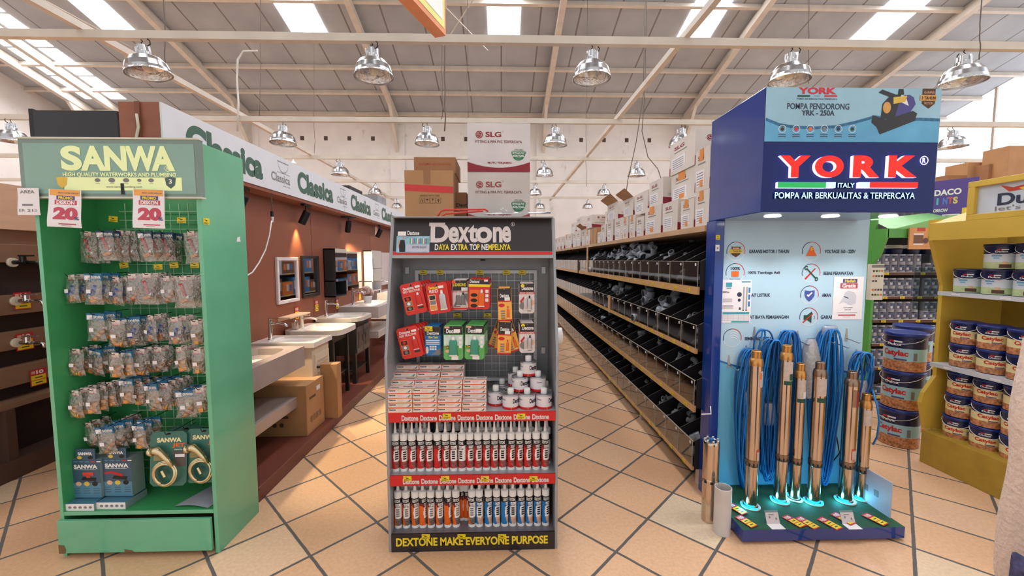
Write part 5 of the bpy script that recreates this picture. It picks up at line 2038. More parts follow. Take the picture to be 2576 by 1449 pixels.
def make_slg(w, h, d, fade):
    def f():
        b = MB().box(-w / 2, w / 2, 0, d, 0, h, mat('white_carton_%d' % fade, (214, 208, 210) if not fade else (204, 194, 188), .65, noise=.05, scale=6))
        M = FR(0)
        n = 14
        m1 = DKRED if not fade else mat('maroon_faded', (158, 70, 72), .7, noise=.06)
        top = [(w / 2 - w * i / n, h * (.085 + .12 * (abs(2 * i / n - 1)) ** 2)) for i in range(n + 1)]
        b.poly([(-w / 2, .0), (w / 2, 0)] + top, m1, M, .0006)
        slg_logo(b, M, -w * .31, h * .76, .024, m1)
        b.text('SLG', -w * .21, w * .04, h * .71, h * .82, m1, M, .001, .03)
        b.ring(w * .065, h * .83, .004, .005, m1, M, .001)
        b.text('FITTING & PIPA PVC TERPERCAYA', -w * .37, w * .37, h * .59, h * .645, mat('maroon_dark_text', (110, 40, 48), .6), M, .001, .015)
        b.text('MUTU TERJAMIN', -w * .18, w * .2, h * .155, h * .205, m1, M, .001, .035)
        G = mat('green_badge', (22, 112, 72), .5)
        pts = [(w * .315 + w * .115 * math.cos(a), h * .42 + h * .19 * math.sin(a)) for a in [PI + PI * i / 14 for i in range(15)]]
        b.poly(pts, G, M, .001)
        b.text('FITTING PVC', w * .22, w * .41, h * .365, h * .405, WHITE, M, .0016, .02)
        b.text('NON-TOXIC', w * .22, w * .41, h * .31, h * .355, WHITE, M, .0016, .04)
        for k in range(3):
            b.rect(w * .27, w * .36, h * .295 - k * .008, h * .298 - k * .008, WHITE, M, .0016)
        b.text('PERTAMA', w * .255, w * .385, h * .455, h * .475, G, M, .001, .01)
        b.text('DI INDONESIA', w * .24, w * .4, h * .43, h * .448, G, M, .001, .01)
        return tag(b.build('white_carton', bevel=.004), '-', 'carton')
    return f


q0, q1, z0, z1 = PR(1176, 556, 1333, 433, 2.75)
W_, H_ = q1 - q0, z1 - 1.866
o = make_slg(W_, H_, .42, 1)()
o.location = ((q0 + q1) / 2, 2.75 + .21, 1.866)
tag(o, 'faded white pipe fitting carton, lower of the tall stack', 'carton', 'white cartons over the black stand')
z2 = P(1250, 309, 2.75).z
o = make_slg(W_, z2 - z1 - .004, .42, 0)()
o.location = ((q0 + q1) / 2 - .002, 2.75 + .21, z1 + .003)
o.rotation_euler = (0, 0, .012)
tag(o, 'white pipe fitting carton on top of the tall stack', 'carton', 'white cartons over the black stand')
q0, q1, z0, z1 = PR(1017, 552, 1141, 428, 2.75)
b = MB().box(q0, q1, 2.75, 3.1, 1.866, z1, CARD)
M = FR(2.75)
zz = P(1080, 475, 2.75).z
b.add([(q0, 2.749, zz - .012), (q1, 2.749, zz - .03), (q1, 2.749, zz + .015), (q0, 2.749, zz + .03)], [(0, 1, 2, 3)], mat('red_tape', (206, 44, 40), .25))
b.rect((q0 + q1) / 2 - .035, (q0 + q1) / 2 + .01, zz + .03, z1, CARD2, M, .001)
b.text('HANDLE WITH CARE', q0 + .1, q0 + .23, zz - .052, zz - .038, CBP, M, .001, 0)
for k in range(4):
    u = q0 + .095 + k * .037
    v = zz - .095
    b.rect(u, u + .033, v, v + .036, CBP, M, .001)
    b.rect(u + .002, u + .031, v + .002, v + .034, CARD, M, .0014)
    if k == 0:
        b.rect(u + .008, u + .013, v + .006, v + .022, CBP, M, .0018); b.rect(u + .019, u + .024, v + .006, v + .022, CBP, M, .0018); b.disc(u + .016, v + .026, .004, CBP, M, .0018, 8)
    elif k == 1:
        b.poly([(u + .005, v + .02), (u + .028, v + .02), (u + .022, v + .029), (u + .011, v + .029)], CBP, M, .0018); b.rect(u + .0155, u + .0175, v + .006, v + .02, CBP, M, .0018)
    elif k == 2:
        b.poly([(u + .008, v + .03), (u + .016, v + .014), (u + .025, v + .03)][::-1], CBP, M, .0018); b.rect(u + .0155, u + .0175, v + .006, v + .016, CBP, M, .0018)
    else:
        b.poly([(u + .006, v + .018), (u + .027, v + .018), (u + .0165, v + .03)], CBP, M, .0018); b.rect(u + .013, u + .02, v + .006, v + .018, CBP, M, .0018)
o = b.build('brown_carton', bevel=.004)
tag(o, 'brown carton with wide red tape above the black stand', 'carton', 'brown cartons over the black stand')
q0, q1, za, zb_ = PR(1041, 428, 1146, 395, 2.85)
b = MB().box(q0, q1, 2.85, 3.2, z1 + .002, zb_, CARD2)
b.text('DAYA EXTRA TOP NEMPELNYA', q0 + .03, q1 - .03, zb_ - .055, zb_ - .04, mat('red_faded_text', (176, 80, 64), .7), FR(2.85), .001, .02, flip=True)
tag(b.build('brown_carton', bevel=.004), 'brown carton lying on the red taped one, print upside down', 'carton', 'brown cartons over the black stand')
q0, q1, za, zb_ = PR(1143, 552, 1178, 484, 2.9)
b = MB().box(q0, q1 - .01, 2.9, 3.15, 1.866, zb_, CARD2)
b.text('Dextone', q0 + .012, q1 + .05, zb_ - .1, zb_ - .075, BLACK, FR(2.9), .001, .03)
tag(b.build('brown_carton', bevel=.003), 'narrow dark carton squeezed between taped and white cartons', 'carton', 'brown cartons over the black stand')
# red caulking gun and chrome rod on the stand top
t = thing('caulking_gun', 'red caulking gun lying on top of the black stand', 'caulking gun', P(1160, 545, 2.5))
RG = mat('gun_red', (204, 50, 38), .35)
pts = [P(1100, 546, 2.45), P(1108, 532, 2.47), P(1118, 528, 2.48), P(1220, 527, 2.5), P(1228, 532, 2.5)]
MB().tube(pts, .006, RG, 8).build('frame', t)
MB().tube([P(1112, 546, 2.42), P(1120, 538, 2.43), P(1215, 531, 2.46)], .006, RG, 8).build('trigger_bar', t)
b = MB().tube([P(1218, 538, 2.48), P(1385, 535, 2.5)], .0045, CHROME, 8)
b.tube([P(1256, 529, 2.49), P(1266, 524, 2.49), P(1274, 530, 2.49), P(1276, 541, 2.49)], .002, CHROME, 6)
b.build('push_rod', t)
b = MB().box(.335, .35, 2.62, 2.74, .98, 1.34, [BLACK, BLACK, WHITE, WHITE, BLACK, BLACK])
tag(b.build('edge_board'), 'white board on edge just past the black stand', 'board')
q = PX(1408, 845, .36)
b = MB().cyl((.351, 2.66, 1.12), (.40, 2.66, 1.12), .055, WHITE, 24)
tag(b.build('round_dispenser'), 'white round fitting on the board past the black stand', 'fitting')
# ---------------------------------------------------------------- blue submersible pump stand
NBLUE = mat('stand_blue', (26, 60, 140), .14, noise=.05, scale=4, coat=.4)
NBLUE2 = mat('header_navy', (8, 30, 104), .1, noise=.05, scale=4, coat=.1, spec=.3)
PALEB = mat('panel_pale_blue', (176, 208, 226), .3, noise=.03, scale=3)
TEALB = mat('panel_cyan', (104, 184, 220), .3, noise=.06, scale=3)
SKYP = mat('header_sky', (154, 198, 220), .25, noise=.08, scale=4)
SKYP2 = mat('header_water', (96, 172, 214), .25, noise=.1, scale=5)
DKB = mat('label_ink', (44, 54, 78), .5)
YS = thing('pump_stand', 'blue pump stand with lit header, pale blue panel and green base', 'display stand', (1.9, 2.4, 0))
PY = 2.64
px0, px1 = P(1815, 700, PY).x, P(2188, 560, PY).x
pz0, pz1 = .08, 1.9
b = MB().box(px0, px1, PY, PY + .02, pz0, pz1, PALEB)
M = FR(PY)


def pc(x, y):
    p = P(x, y, PY)
    return p.x, p.z


u0, v0 = pc(1808, 905)
u1, v1 = pc(1865, 940)
pts = [(px0, v0), (px0 + .06, v0 - .02), (px0 + .16, v0 - .05), (px0 + .3, v0 - .06), (px0 + .55, v0 - .03), (px1, v0 - .1), (px1, pz0), (px0, pz0)]
b.poly(pts[::-1], TEALB, M, .001)
for i in range(5):
    (a0, c0), (a1, c1) = pts[i], pts[i + 1]
    b.poly([(a0, c0 - .012), (a1, c1 - .012), (a1, c1), (a0, c0)], mat('wave_blue', (40, 110, 170), .4), M, .0014)


def icon(x, y, kind):
    u, v = pc(x, y)
    r = .062
    b.ring(u, v, r - .003, r, WHITE, M, .001, 30)
    b.ring(u, v, r - .003, r + .001, RED, M, .0014, 10, -.3, PI / 2)
    b.ring(u, v, r - .003, r + .001, DKB, M, .0014, 10, PI / 2, PI + .3)
    w = .0016
    if kind == 'badge':
        b.poly([(u - .03, v + .03), (u - .03, v - .02), (u, v - .04), (u + .03, v - .02), (u + .03, v + .03)], CBP, M, w)
        b.rect(u - .045, u + .045, v - .012, v + .012, gold, M, w + .0006)
        b.text('1 TAHUN', u - .035, u + .035, v - .007, v + .006, CBP, M, w + .0012, .02)
        b.rect(u - .022, u + .022, v + .016, v + .024, PEACH, M, w + .0006)
    elif kind == 'copper':
        b.text('100%', u - .03, u + .032, v + .018, v + .038, DKB, M, w, .03)
        b.prism([(u - .022, v - .026), (u + .022, v - .026), (u + .024, v + .01), (u - .024, v + .01)], w, w + .002, ORANGE, M)
        b.text('Kawat Tembaga', u - .036, u + .036, v - .046, v - .038, DKB, M, w, 0)
    elif kind == 'tri':
        b.poly([(u - .036, v - .032), (u + .036, v - .032), (u + .005, v + .034), (u - .005, v + .034)], ORANGE, M, w)
        b.text('S', u - .007, u + .007, v + .005, v + .025, YEL, M, w + .0008, .03)
    elif kind == 'tools':
        b.poly([(u - .043, v - .036), (u - .034, v - .043), (u + .03, v + .028), (u + .024, v + .033)], RED, M, w)
        b.poly([(u + .04, v - .036), (u + .034, v - .043), (u - .036, v + .03), (u - .03, v + .036)][::-1], DKGREEN, M, w + .0006)
        b.ring(u - .033, v + .033, .007, .014, DKGREEN, M, w, 12, .6, 5.2)
        b.ring(u + .037, v - .039, .007, .014, DKGREEN, M, w, 12, 3.6, 8.2)
    elif kind == 'shield':
        pts = [(u - .034, v + .032), (u - .034, v - .004), (u - .018, v - .03), (u, v - .044), (u + .018, v - .03), (u + .034, v - .004), (u + .034, v + .032), (u, v + .026)]
        b.poly(pts, mat('shield_blue', (64, 84, 160), .4), M, w)
        b.poly([(u - .02, v - .002), (u - .008, v - .014), (u + .02, v + .014), (u + .014, v + .02), (u - .008, v), (u - .014, v + .005)], PAPER, M, w + .0008)
    elif kind == 'horn':
        b.rect(u - .034, u - .012, v - .02, v + .012, DKGREEN, M, w)
        b.poly([(u - .012, v - .02), (u + .02, v - .042), (u + .02, v + .036), (u - .012, v + .012)], DKGREEN, M, w)
        b.poly([(u - .042, v - .036), (u - .036, v - .042), (u + .03, v + .02), (u + .026, v + .026)], RED, M, w + .0006)
        b.ring(u + .022, v - .004, .016, .02, GREYP, M, w, 10, -.8, .8)
    else:
        for k in range(4):
            b.ring(u + .006, v - .034 + k * .016, .034, .038, WHITE, M, w, 12, .5, 2.3)


icon(1851, 632, 'badge'); icon(1849, 686, 'copper'); icon(1842, 850, 'wave')
icon(2041, 632, 'tri'); icon(2040, 687, 'tools'); icon(2036, 742, 'shield'); icon(2034, 797, 'horn')


def ptxt(st, xa, ya, xb, yb):
    u, v = pc(xa, yb)
    u2, v2 = pc(xb, ya)
    b.text(st, u, u2, v, v2, DKB, M, .0012, .03)


for q in (('GARANSI MOTOR 1 TAHUN', 1884, 628, 1985, 637), ('100% Tembaga Asli', 1881, 682, 1962, 691), ('HEMAT LISTRIK', 1870, 738, 1938, 747), ('HEMAT BIAYA PEMASANGAN', 1868, 793, 1984, 802), ('SEMBURAN DERAS', 1873, 847, 1945, 856),
          ('VOLTAGE 160 - 220V', 2074, 628, 2152, 637), ('BEBAS PERAWATAN', 2071, 683, 2146, 692), ('AMAN', 2067, 738, 2090, 747), ('GARANSI', 2064, 793, 2104, 802)):
    ptxt(*q)
b.build('back_panel', YS)
# side upright and header box
MB().box(px0 - .06, px0, PY - .02, PY + .1, 0, 1.88, NBLUE).build('side_upright', YS, bevel=.003)
HY = 2.17
hx0, hx1 = 1.397, 2.354
hz0, hz1, hzm = 1.88, 2.535, 2.252
b = MB().box(hx0, hx1, HY, PY + .08, hz0, hz1, [NBLUE, NBLUE, NBLUE2, NBLUE, NBLUE, NBLUE])
b.build('header_box', YS, bevel=.004)
M = FR(HY)


def hc(x, y):
    p = P(x, y, HY)
    return p.x, p.z


b = MB().rect(hx0 + .002, hx1 - .004, hzm, hz1 - .002, SKYP, M, .002)
wv = [(1926, 298), (1960, 312), (2000, 318), (2050, 320), (2100, 317), (2150, 306), (2200, 292), (2260, 300), (2310, 298), (2366, 300)]
low = [hc(*q) for q in wv]
b.poly([(hx0 + .002, hzm)] + [(hx1 - .004, hzm)] + [(min(hx1 - .004, q[0]), q[1]) for q in low[::-1]], SKYP2, M, .0026)
for i in range(len(low) - 1):
    b.poly([(low[i][0], low[i][1] - .012), (min(hx1 - .004, low[i + 1][0]), low[i + 1][1] - .012), (min(hx1 - .004, low[i + 1][0]), low[i + 1][1] + .003), (low[i][0], low[i][1] + .003)], mat('water_line', (44, 112, 160), .3, noise=.3, scale=40), M, .0032)


def ht(st, xa, ya, xb, yb, m, bold=.03, w=.003, **k):
    u, v = hc(xa, yb)
    u2, v2 = hc(xb, ya)
    b.text(st, u, u2, v, v2, m, M, w, bold, **k)


LRED = mat('logo_red', (206, 40, 56), .4)
ht('YORK', 2007, 221, 2104, 237, LRED, .05)
for xa, xb, m in ((2005, 2037, DKGREEN), (2073, 2105, LRED)):
    u, v = hc(xa, 244)
    u2, v2 = hc(xb, 240)
    b.rect(u, u2, v, v2, m, M, .003)
ht('ITALY', 2048, 240, 2062, 244, GREYP, .0)
ht('POMPA AIR BERKUALITAS & TERPERCAYA', 2004, 248, 2105, 251, DKB, .01)
ht('POMPA PENDORONG', 1979, 261, 2136, 275, DKB, .015)
ht('YRK - 250A', 2015, 278, 2099, 291, DKB, .03)
for k in range(6):
    u, v = hc(1967 + k * 35.2, 325)
    b.ring(u, v, .018, .0205, WHITE, M, .0034)
    b.disc(u, v, .010, [CBP, LRED, ORANGE, GREYP, DKB, DKGREEN][k], M, .0034, 12)
    for q in range(2):
        b.rect(u - .02, u + .02, v - .032 - q * .01, v - .028 - q * .01, DKB, M, .0034)
# printed pump picture and badge
u, v = hc(2190, 318)
u2, v2 = hc(2310, 225)
W_, H_ = u2 - u, v2 - v
Q = lambda pts, m, w: b.poly([(u + q[0] * W_, v + q[1] * H_) for q in pts], m, M, w)
PBK = mat('print_black', (36, 34, 40), .35)
PPU = mat('print_purple', (70, 66, 140), .35)
Q([(.0, .1), (.12, -.02), (.2, -.22), (.95, .15), (1.0, .35), (.9, .42), (.3, .18), (.02, .3)], PBK, .0036)
Q([(.2, .2), (.5, .2), (.62, .85), (.4, .85), (.22, .6)], PBK, .0038)
Q([(.5, .25), (.85, .4), (.95, .6), (.9, .78), (.8, .85), (.55, .8)], PPU, .0037)
Q([(.6, .66), (.8, .55), (.72, .8), (.62, .84)], PAPER, .0040)
Q([(.45, .78), (.75, .82), (.72, .66), (.46, .6)][::-1], gold, .0042)
b.disc(u + .32 * W_, v + .5 * H_, .022, BRASS, M, .0042, 16, .03)
Q([(.55, .85), (.68, .85), (.66, 1.0), (.56, 1.0)], PBK, .0042)
Q([(.12, .9), (.2, .98), (.5, .85), (.45, .75)], PBK, .0039)
u, v = hc(2336, 247)
b.poly([(u - .038, v + .048), (u - .038, v - .03), (u, v - .055), (u + .032, v - .03), (u + .032, v + .048)], CBP, M, .0036)
b.rect(u - .05, u + .04, v - .015, v + .015, BRASS, M, .0042)
b.text('3 TAHUN', u - .042, u + .034, v - .009, v + .008, CBP, M, .0048, .03)
b.text('GARANSI', u - .03, u + .026, v + .022, v + .034, PEACH, M, .0042, .01)
b.text('MOTOR', u - .026, u + .02, v - .034, v - .022, PEACH, M, .0042, .01)
b.build('header_poster', YS)
# raised lit lettering
LITR = glow('lit_red', (255, 30, 12), .9)
HALO = glow('lit_white_edge', (214, 206, 255), 1.6)
LITG = glow('lit_green', (40, 190, 96), .75)
LITW = glow('lit_white', (196, 236, 255), 1.2)
b = MB()
for ch, xa, xb in (('Y', 1954, 2032), ('O', 2041, 2116), ('R', 2136, 2206), ('K', 2224, 2300)):
    ht(ch, xa, 394, xb, 448, [LITR, HALO], .06, .001, depth=.02)
b.build('lit_letters', YS)
for xa, xb, m in ((1950, 2071, LITG), (2071, 2095, LITW), (2153, 2179, LITW), (2179, 2300, LITR)):
    b = MB()
    u, v = hc(xa, 474)
    u2, v2 = hc(xb, 460)
    b.box(u, u2, v, v2, .001, .02, [HALO, m, HALO, HALO, HALO, HALO], M)
    b.build('lit_bar', YS)
b = MB()
ht('ITALY', 2103, 461, 2146, 473, [LITW, NBLUE2], .025, .001, depth=.01)
b.build('lit_lettering', YS)
b = MB()
ht('POMPA AIR BERKUALITAS & TERPERCAYA', 1946, 485, 2298, 500, [LITW, NBLUE2], .014, .001, depth=.008)
b.build('lit_lettering', YS)
b = MB()
u, v = hc(2319, 405)
b.ring(u, v, .019, .024, HALO, M, .012, 24)
b.text('R', u - .010, u + .010, v - .014, v + .014, HALO, M, .012, .04)
b.build('lit_mark', YS)
for k, (x, y) in enumerate(((1932, 545), (2075, 547), (2218, 548))):
    q = P(x, y, 2.4)
    MB().lathe([(0, 0), (.038, 0), (.045, .004)], 20, glow('downlight_glow', (255, 252, 246), 6), Matrix.Translation((q.x, 2.36, hz0 - .006)), cap=False).build('downlight', YS)
    ld = bpy.data.lights.new('downlight_beam', 'SPOT')
    ld.energy, ld.spot_size, ld.spot_blend, ld.shadow_soft_size = 12, 2.0, .6, .04
    lo = bpy.data.objects.new('downlight_beam', ld)
    COL.objects.link(lo)
    lo.location = (q.x, 2.36, hz0 - .012)
# base with green top
BZ = .082
bx0, bx1 = 1.378, 2.33
b = MB().prism([(bx0 + .0, 2.18), (bx1, 2.18), (bx1, 2.74), (bx0 + .02, 2.74), (bx0 - .0, 2.32)], .014, BZ, [NBLUE, mat('felt_green', (30, 84, 56), .75, noise=.08, scale=30)] + [NBLUE] * 5)
b.build('base', YS)
MB().box(bx0 + .03, bx1 - .05, 2.2, 2.72, 0, .014, mat('base_red', (160, 30, 40), .4)).build('foot', YS)
t = MB().box(bx1 - .012, bx1 - .006, 2.26, 2.66, BZ, .3, mat('grey_card_sheet', (186, 186, 200), .5))
M = FXn(bx1 - .012)
for k in range(4):
    t.rect(-2.58 + k * .07, -2.55 + k * .07, .16, .2, GREYP, M, .001)
tag(t.build('sheet_panel'), 'pale grey printed sheet standing along the end of the green base', 'sheet')

# deep well pumps
PSTL = mat('pump_steel', (206, 186, 168), .16, 1.0, noise=.04, scale=3)
PSTD = mat('pump_band', (150, 126, 108), .28, .9, noise=.08)
PBRS = mat('pump_brass', (206, 150, 86), .3, .8, noise=.1, scale=30)
CYAN = glow('cyan_led', (20, 170, 255), 4.5)


def make_pump(lab, x, yb_, yt, r, Y, head, band, extra):
    h = P(x, yt, Y).z - BZ
    p = P(x, yb_, Y)
    X = p.x
    t = thing('well_pump', lab, 'pump', (X, Y, BZ), 'pumps on the green base')
    T = Matrix.Translation((X, Y, BZ))
    mid = h * .30
    pr = [(r * .97, 0), (r * .97, mid - .03), (r * 1.03, mid - .028), (r * 1.03, mid), (r, mid + .004), (r, h - .09)]
    MB().lathe(pr, 32, [PSTL, PSTL, PSTD, PSTL, PSTL], T).build('barrel', t)
    b = MB().lathe([(r * 1.02, h - .09), (r * 1.02, h - .075), (r * .9, h - .05), (r * .72, h - .045), (r * .72, h - .004), (r * .6, h), (r * .5, h), (r * .5, h - .03), (0, h - .03)], 28, head, T, cap=False)
    b.build('outlet_head', t)
    b = MB().lathe([(r * 1.05, mid + .0), (r * 1.05, mid + .014)], 28, band, T, cap=False)
    for k in range(10):
        a = k * PI / 5
        b.box(r * .98, r * 1.04, -.004, .004, mid - .026, mid - .006, BLKMET, T @ Matrix.Rotation(a, 4, 'Z'))
    b.build('intake_strainer', t)
    R_ = r + .0008
    if extra:
        def wrap(u0, u1, z0, z1, m, rr=R_):
            n = 6
            vs = []
            for i in range(n + 1):
                a = (u0 + (u1 - u0) * i / n) / r
                vs += [(rr * math.sin(a), -rr * math.cos(a), z0), (rr * math.sin(a), -rr * math.cos(a), z1)]
            MB().add(vs, [(2 * i, 2 * i + 2, 2 * i + 3, 2 * i + 1) for i in range(n)], m, True, T).build('sticker', t)
        for q in extra:
            if q[3] > q[2]:
                wrap(*q)
    return t


LAB = mat('pump_label', (206, 188, 178), .4, noise=.08, scale=40)
GLAB = mat('pump_label_green', (24, 80, 62), .5)
pumps = [('tallest-shouldered pump by the stand upright, orange label', 1886, 1300, 882, .0375, 2.40, PBRS, [(-.02, .025, .0, .0, LAB)]),
         ('pump with the green water drop sticker', 1960, 1286, 868, .0365, 2.45, PBRS, 'drop'), ('slim pump with a white water drop tag', 1996, 1281, 914, .033, 2.47, PBRS, 'wdrop'),
         ('pump with dark outlet head and green band', 2044, 1291, 910, .0365, 2.43, PSTD, 'band'), ('thick pump with a red stripe label', 2124, 1287, 934, .0385, 2.44, PSTD, 'red'), ('shortest pump on the green base', 2162, 1285, 990, .032, 2.46, PBRS, 'short')]
for lab, x, yb_, yt, r, Y, head, ex in pumps:
    h = P(x, yt, Y).z - BZ
    if ex == 'drop' or ex == 'wdrop':
        e = [(-.03, .035, h - .22, h - .1, LAB), (-.03, .035, h - .245, h - .22, GLAB), (.0, .028, h - .215, h - .175, GLAB if ex == 'drop' else PAPER, r + .002)]
    elif ex == 'band':
        e = [(-.03, .035, h - .21, h - .1, LAB), (-.032, .036, h - .25, h - .222, GLAB)]
    elif ex == 'red':
        e = [(-.02, .035, h - .22, h - .11, PSTD), (.005, .012, h - .22, h - .12, RED, r + .0016), (-.01, .028, h * .34, h * .34 + .07, mat('label_red_edge', (196, 84, 60), .5)), (-.006, .024, h * .34 + .004, h * .34 + .058, LAB, r + .0016)]
    elif ex == 'short':
        e = [(-.03, .03, h - .2, h - .1, LAB)]
    else:
        e = [(.0, .032, h - .22, h - .12, LAB), (.004, .014, h - .17, h - .13, ORANGE, r + .0016), (.0, .028, h * .31, h * .31 + .075, mat('label_red_edge', (196, 84, 60), .5)), (.004, .024, h * .31 + .004, h * .31 + .06, LAB, r + .0016)]
    make_pump(lab, x, yb_, yt, r, Y, head, PSTD, e)
    X = P(x, yb_, Y).x
    b = MB().lathe([(r * 1.12, BZ + .001), (r * 1.5, BZ + .001), (r * 1.5, BZ + .008), (r * 1.12, BZ + .008)], 36, mat('ring_white', (214, 210, 206), .4), Matrix.Translation((X, Y, 0)), cap=False)
    b.build('ring_holder', YS)
    b = MB()
    n = 18
    a0, a1 = {1886: (2.6, 5.0), 1960: (2.4, 5.3), 1996: (1.2, 2.6), 2044: (2.5, 6.0), 2124: (2.5, 4.6), 2162: (2.6, 4.4)}[x]
    pts = [(X + r * 1.34 * math.cos(a0 + (a1 - a0) * i / n), Y + r * 1.34 * math.sin(a0 + (a1 - a0) * i / n), BZ + .012) for i in range(n + 1)]
    b.tube(pts, .005, CYAN, 8)
    b.build('led_strip', YS)
    ld = bpy.data.lights.new('led_glow', 'POINT')
    ld.energy, ld.shadow_soft_size, ld.color = .35, .02, (.1, .65, 1)
    lo = bpy.data.objects.new('led_glow', ld)
    COL.objects.link(lo)
    lo.location = (X - r * 1.7, Y - .02, BZ + .03)

# pump and pipe on the floor
t = thing('well_pump', 'fat steel pump standing on the floor beside the blue upright', 'pump', (1.297, 2.40, 0))
T = Matrix.Translation((1.297, 2.40, 0))
h = P(1790, 1108, 2.40).z
r = .046
MB().lathe([(r, 0), (r, .09), (r * .98, .092), (r, .094), (r, h * .48), (r * 1.03, h * .485), (r * 1.03, h * .53), (r, h * .535), (r, h - .02), (r * .96, h)], 32, PSTL, T).build('barrel', t)
b = MB().lathe([(r * .96, h), (r * .7, h + .004), (r * .7, h - .02), (0, h - .02)], 28, CHROME, T, cap=False)
for k in range(7):
    a = k * 2 * PI / 7
    b.cyl((1.297 + r * .82 * math.cos(a), 2.40 + r * .82 * math.sin(a), h), (1.297 + r * .82 * math.cos(a), 2.40 + r * .82 * math.sin(a), h + .016), .008, CHROME, 8)
b.cyl((1.297, 2.40, h - .02), (1.297, 2.40, h + .012), .014, BLUEP, 10)
b.build('outlet_head', t)
b = MB()
for k in range(8):
    a = k * PI / 4 - .3
    b.box(r * .99, r * 1.04, -.008, .008, h * .49, h * .522, BLKMET, T @ Matrix.Rotation(a, 4, 'Z'))
b.build('intake_strainer', t)
h = P(1817, 1226, 2.275).z
tag(MB().lathe([(.047, 0), (.047, h), (.0425, h), (.0425, .01), (0, .01)], 32, mat('pvc_white', (220, 214, 212), .35), Matrix.Translation((1.312, 2.28, 0))).build('pipe_offcut'), 'short white plastic pipe standing before the floor pump', 'pipe')

# blue cables on wedge hooks
CABB = mat('cable_blue', (24, 122, 196), .35, noise=.08)
CABD = mat('cable_blue_dark', (18, 84, 150), .35, noise=.08)


def hook(x, y, long=.09):
    p = P(x, y, PY - .003)
    b = MB()
    b.prism([(p.x - .011, p.z - .05), (p.x + .011, p.z - .05), (p.x + .003, p.z + .03), (p.x - .003, p.z + .03)], .0, .004, STEEL, FR(PY))
    b.tube([(p.x, PY - .004, p.z - .035), (p.x + .01, PY - long, p.z - .05), (p.x + .01, PY - long - .01, p.z - .04)], .0035, STEEL, 6)
    b.build('wedge_hook', YS)
    return p


for x, y in ((1898, 833), (1964, 845), (2007, 843), (1834, 905), (1877, 880), (2103, 850), (2130, 838), (2068, 838), (2154, 890)):
    hook(x, y)
p = P(2106, 918, PY)
MB().tube([(p.x, PY, p.z), (p.x, PY - .05, p.z - .005), (p.x, PY - .055, p.z + .008)], .0025, STEEL, 6).build('peg', YS)


def hank(lab, x0, x1, y0, y1, n, m, Y=2.58, top=.35, seed=1, wrap=None):
    """a hank of cable: long flattened loops over a hook"""
    R2 = random.Random(seed)
    a, c = P(x0, y0, Y), P(x1, y1, Y)
    w, h = c.x - a.x, a.z - c.z
    cx = (a.x + c.x) / 2
    t = thing('cable_hank', lab, 'cable', (cx, Y, c.z), 'blue cable hanks on the pump stand')
    b = MB()
    for k in range(n):
        q = k / max(1, n - 1)
        ww = w / 2 * (1 - .75 * q) * R2.uniform(.93, 1.02)
        hh = h * (1 - .10 * q * R2.uniform(.6, 1.2))
        pts = []
        N = 30
        dy = R2.uniform(-.035, .03)
        for i in range(N):
            an = 2 * PI * i / N
            cc, ss = math.cos(an), math.sin(an)
            px_ = ww * (abs(cc) ** .7) * (1 if cc > 0 else -1)
            vz = (ss + 1) / 2
            px_ *= .62 + .38 * (vz if top > .3 else 1 - vz) + .08 * math.sin(3 * vz + k)
            pts.append((cx + px_ + .012 * math.sin(5 * vz + k * 1.3), Y + dy + .008 * math.sin(4 * vz + k), a.z - .02 * q * w - hh * (1 - vz)))
        b.tube(pts, .0052, m if k % 3 else CABD, 6, closed=True)
    b.build('coil', t)
    if wrap:
        zc = a.z - h * wrap[0]
        MB().lathe([(w * .2, 0), (w * .24, .01), (w * .24, .05), (w * .2, .06)], 14, clear('wrap_film', (220, 226, 236), .2, .2, .5, 60, .25), Matrix.Translation((cx, Y, zc)) @ Matrix.Diagonal((1, .5, wrap[1], 1)), cap=False).build('plastic_wrap', t)
    return t


hank('longest blue cable hank, beside the first pump', 1852, 1912, 878, 1232, 16, CABB, 2.60, .4, 1, (.45, 3))
hank('thin blue cable loop hanging from the upper wedge hook', 1890, 1940, 828, 960, 3, CABB, 2.61, .4, 2)
hank('blue cable hank with short loops between first two pumps', 1912, 1958, 853, 1208, 13, CABB, 2.59, .4, 3, (.6, 2.5))
hank('thick blue cable coil behind the green drop pump', 1950, 2008, 832, 1190, 17, CABB, 2.60, .4, 4)
hank('blue cable hank taped near its top, behind the dark headed pump', 2048, 2104, 826, 1222, 16, CABB, 2.60, .4, 5, (.05, 1.2))
hank('short blue cable coil with white ties over the shortest pump', 2136, 2196, 886, 1010, 13, CABB, 2.56, .4, 6, (.95, 2.2))
q = P(2034, 850, 2.6)
b = MB()
R2 = random.Random(4)
vs, fs = [], []
N, K_ = 16, 12
for j in range(K_ + 1):
    v = j / K_
    for i in range(N):
        a = 2 * PI * i / N
        rr = .062 * math.sin(PI * min(1, v * .92 + .06)) ** .55 * (1 + .10 * math.sin(3 * a + 4 * v) + R2.uniform(-.06, .06))
        vs.append((q.x + rr * math.cos(a), 2.575 + .6 * rr * math.sin(a), q.z - .40 * v))
for j in range(K_):
    for i in range(N):
        fs.append((j * N + i, j * N + (i + 1) % N, (j + 1) * N + (i + 1) % N, (j + 1) * N + i))
t = thing('bagged_cable', 'cable coil wrapped in cloudy plastic between blue hanks', 'cable', (q.x, 2.575, q.z - .4))
b.add(vs, fs, clear('cloudy_bag', (150, 160, 190), .25, .2, .6, 50, .3), True)
b.build('plastic_bag', t)
b = MB()
for k in range(8):
    b.tube([(q.x + .042 * (1 - k * .08) * math.cos(2 * PI * i / 18), 2.575 + .012 * math.sin(k), q.z - .15 - .11 * math.sin(2 * PI * i / 18)) for i in range(18)], .005, mat('cable_slate', (70, 84, 120), .4), 6, True)
b.build('coil', t)
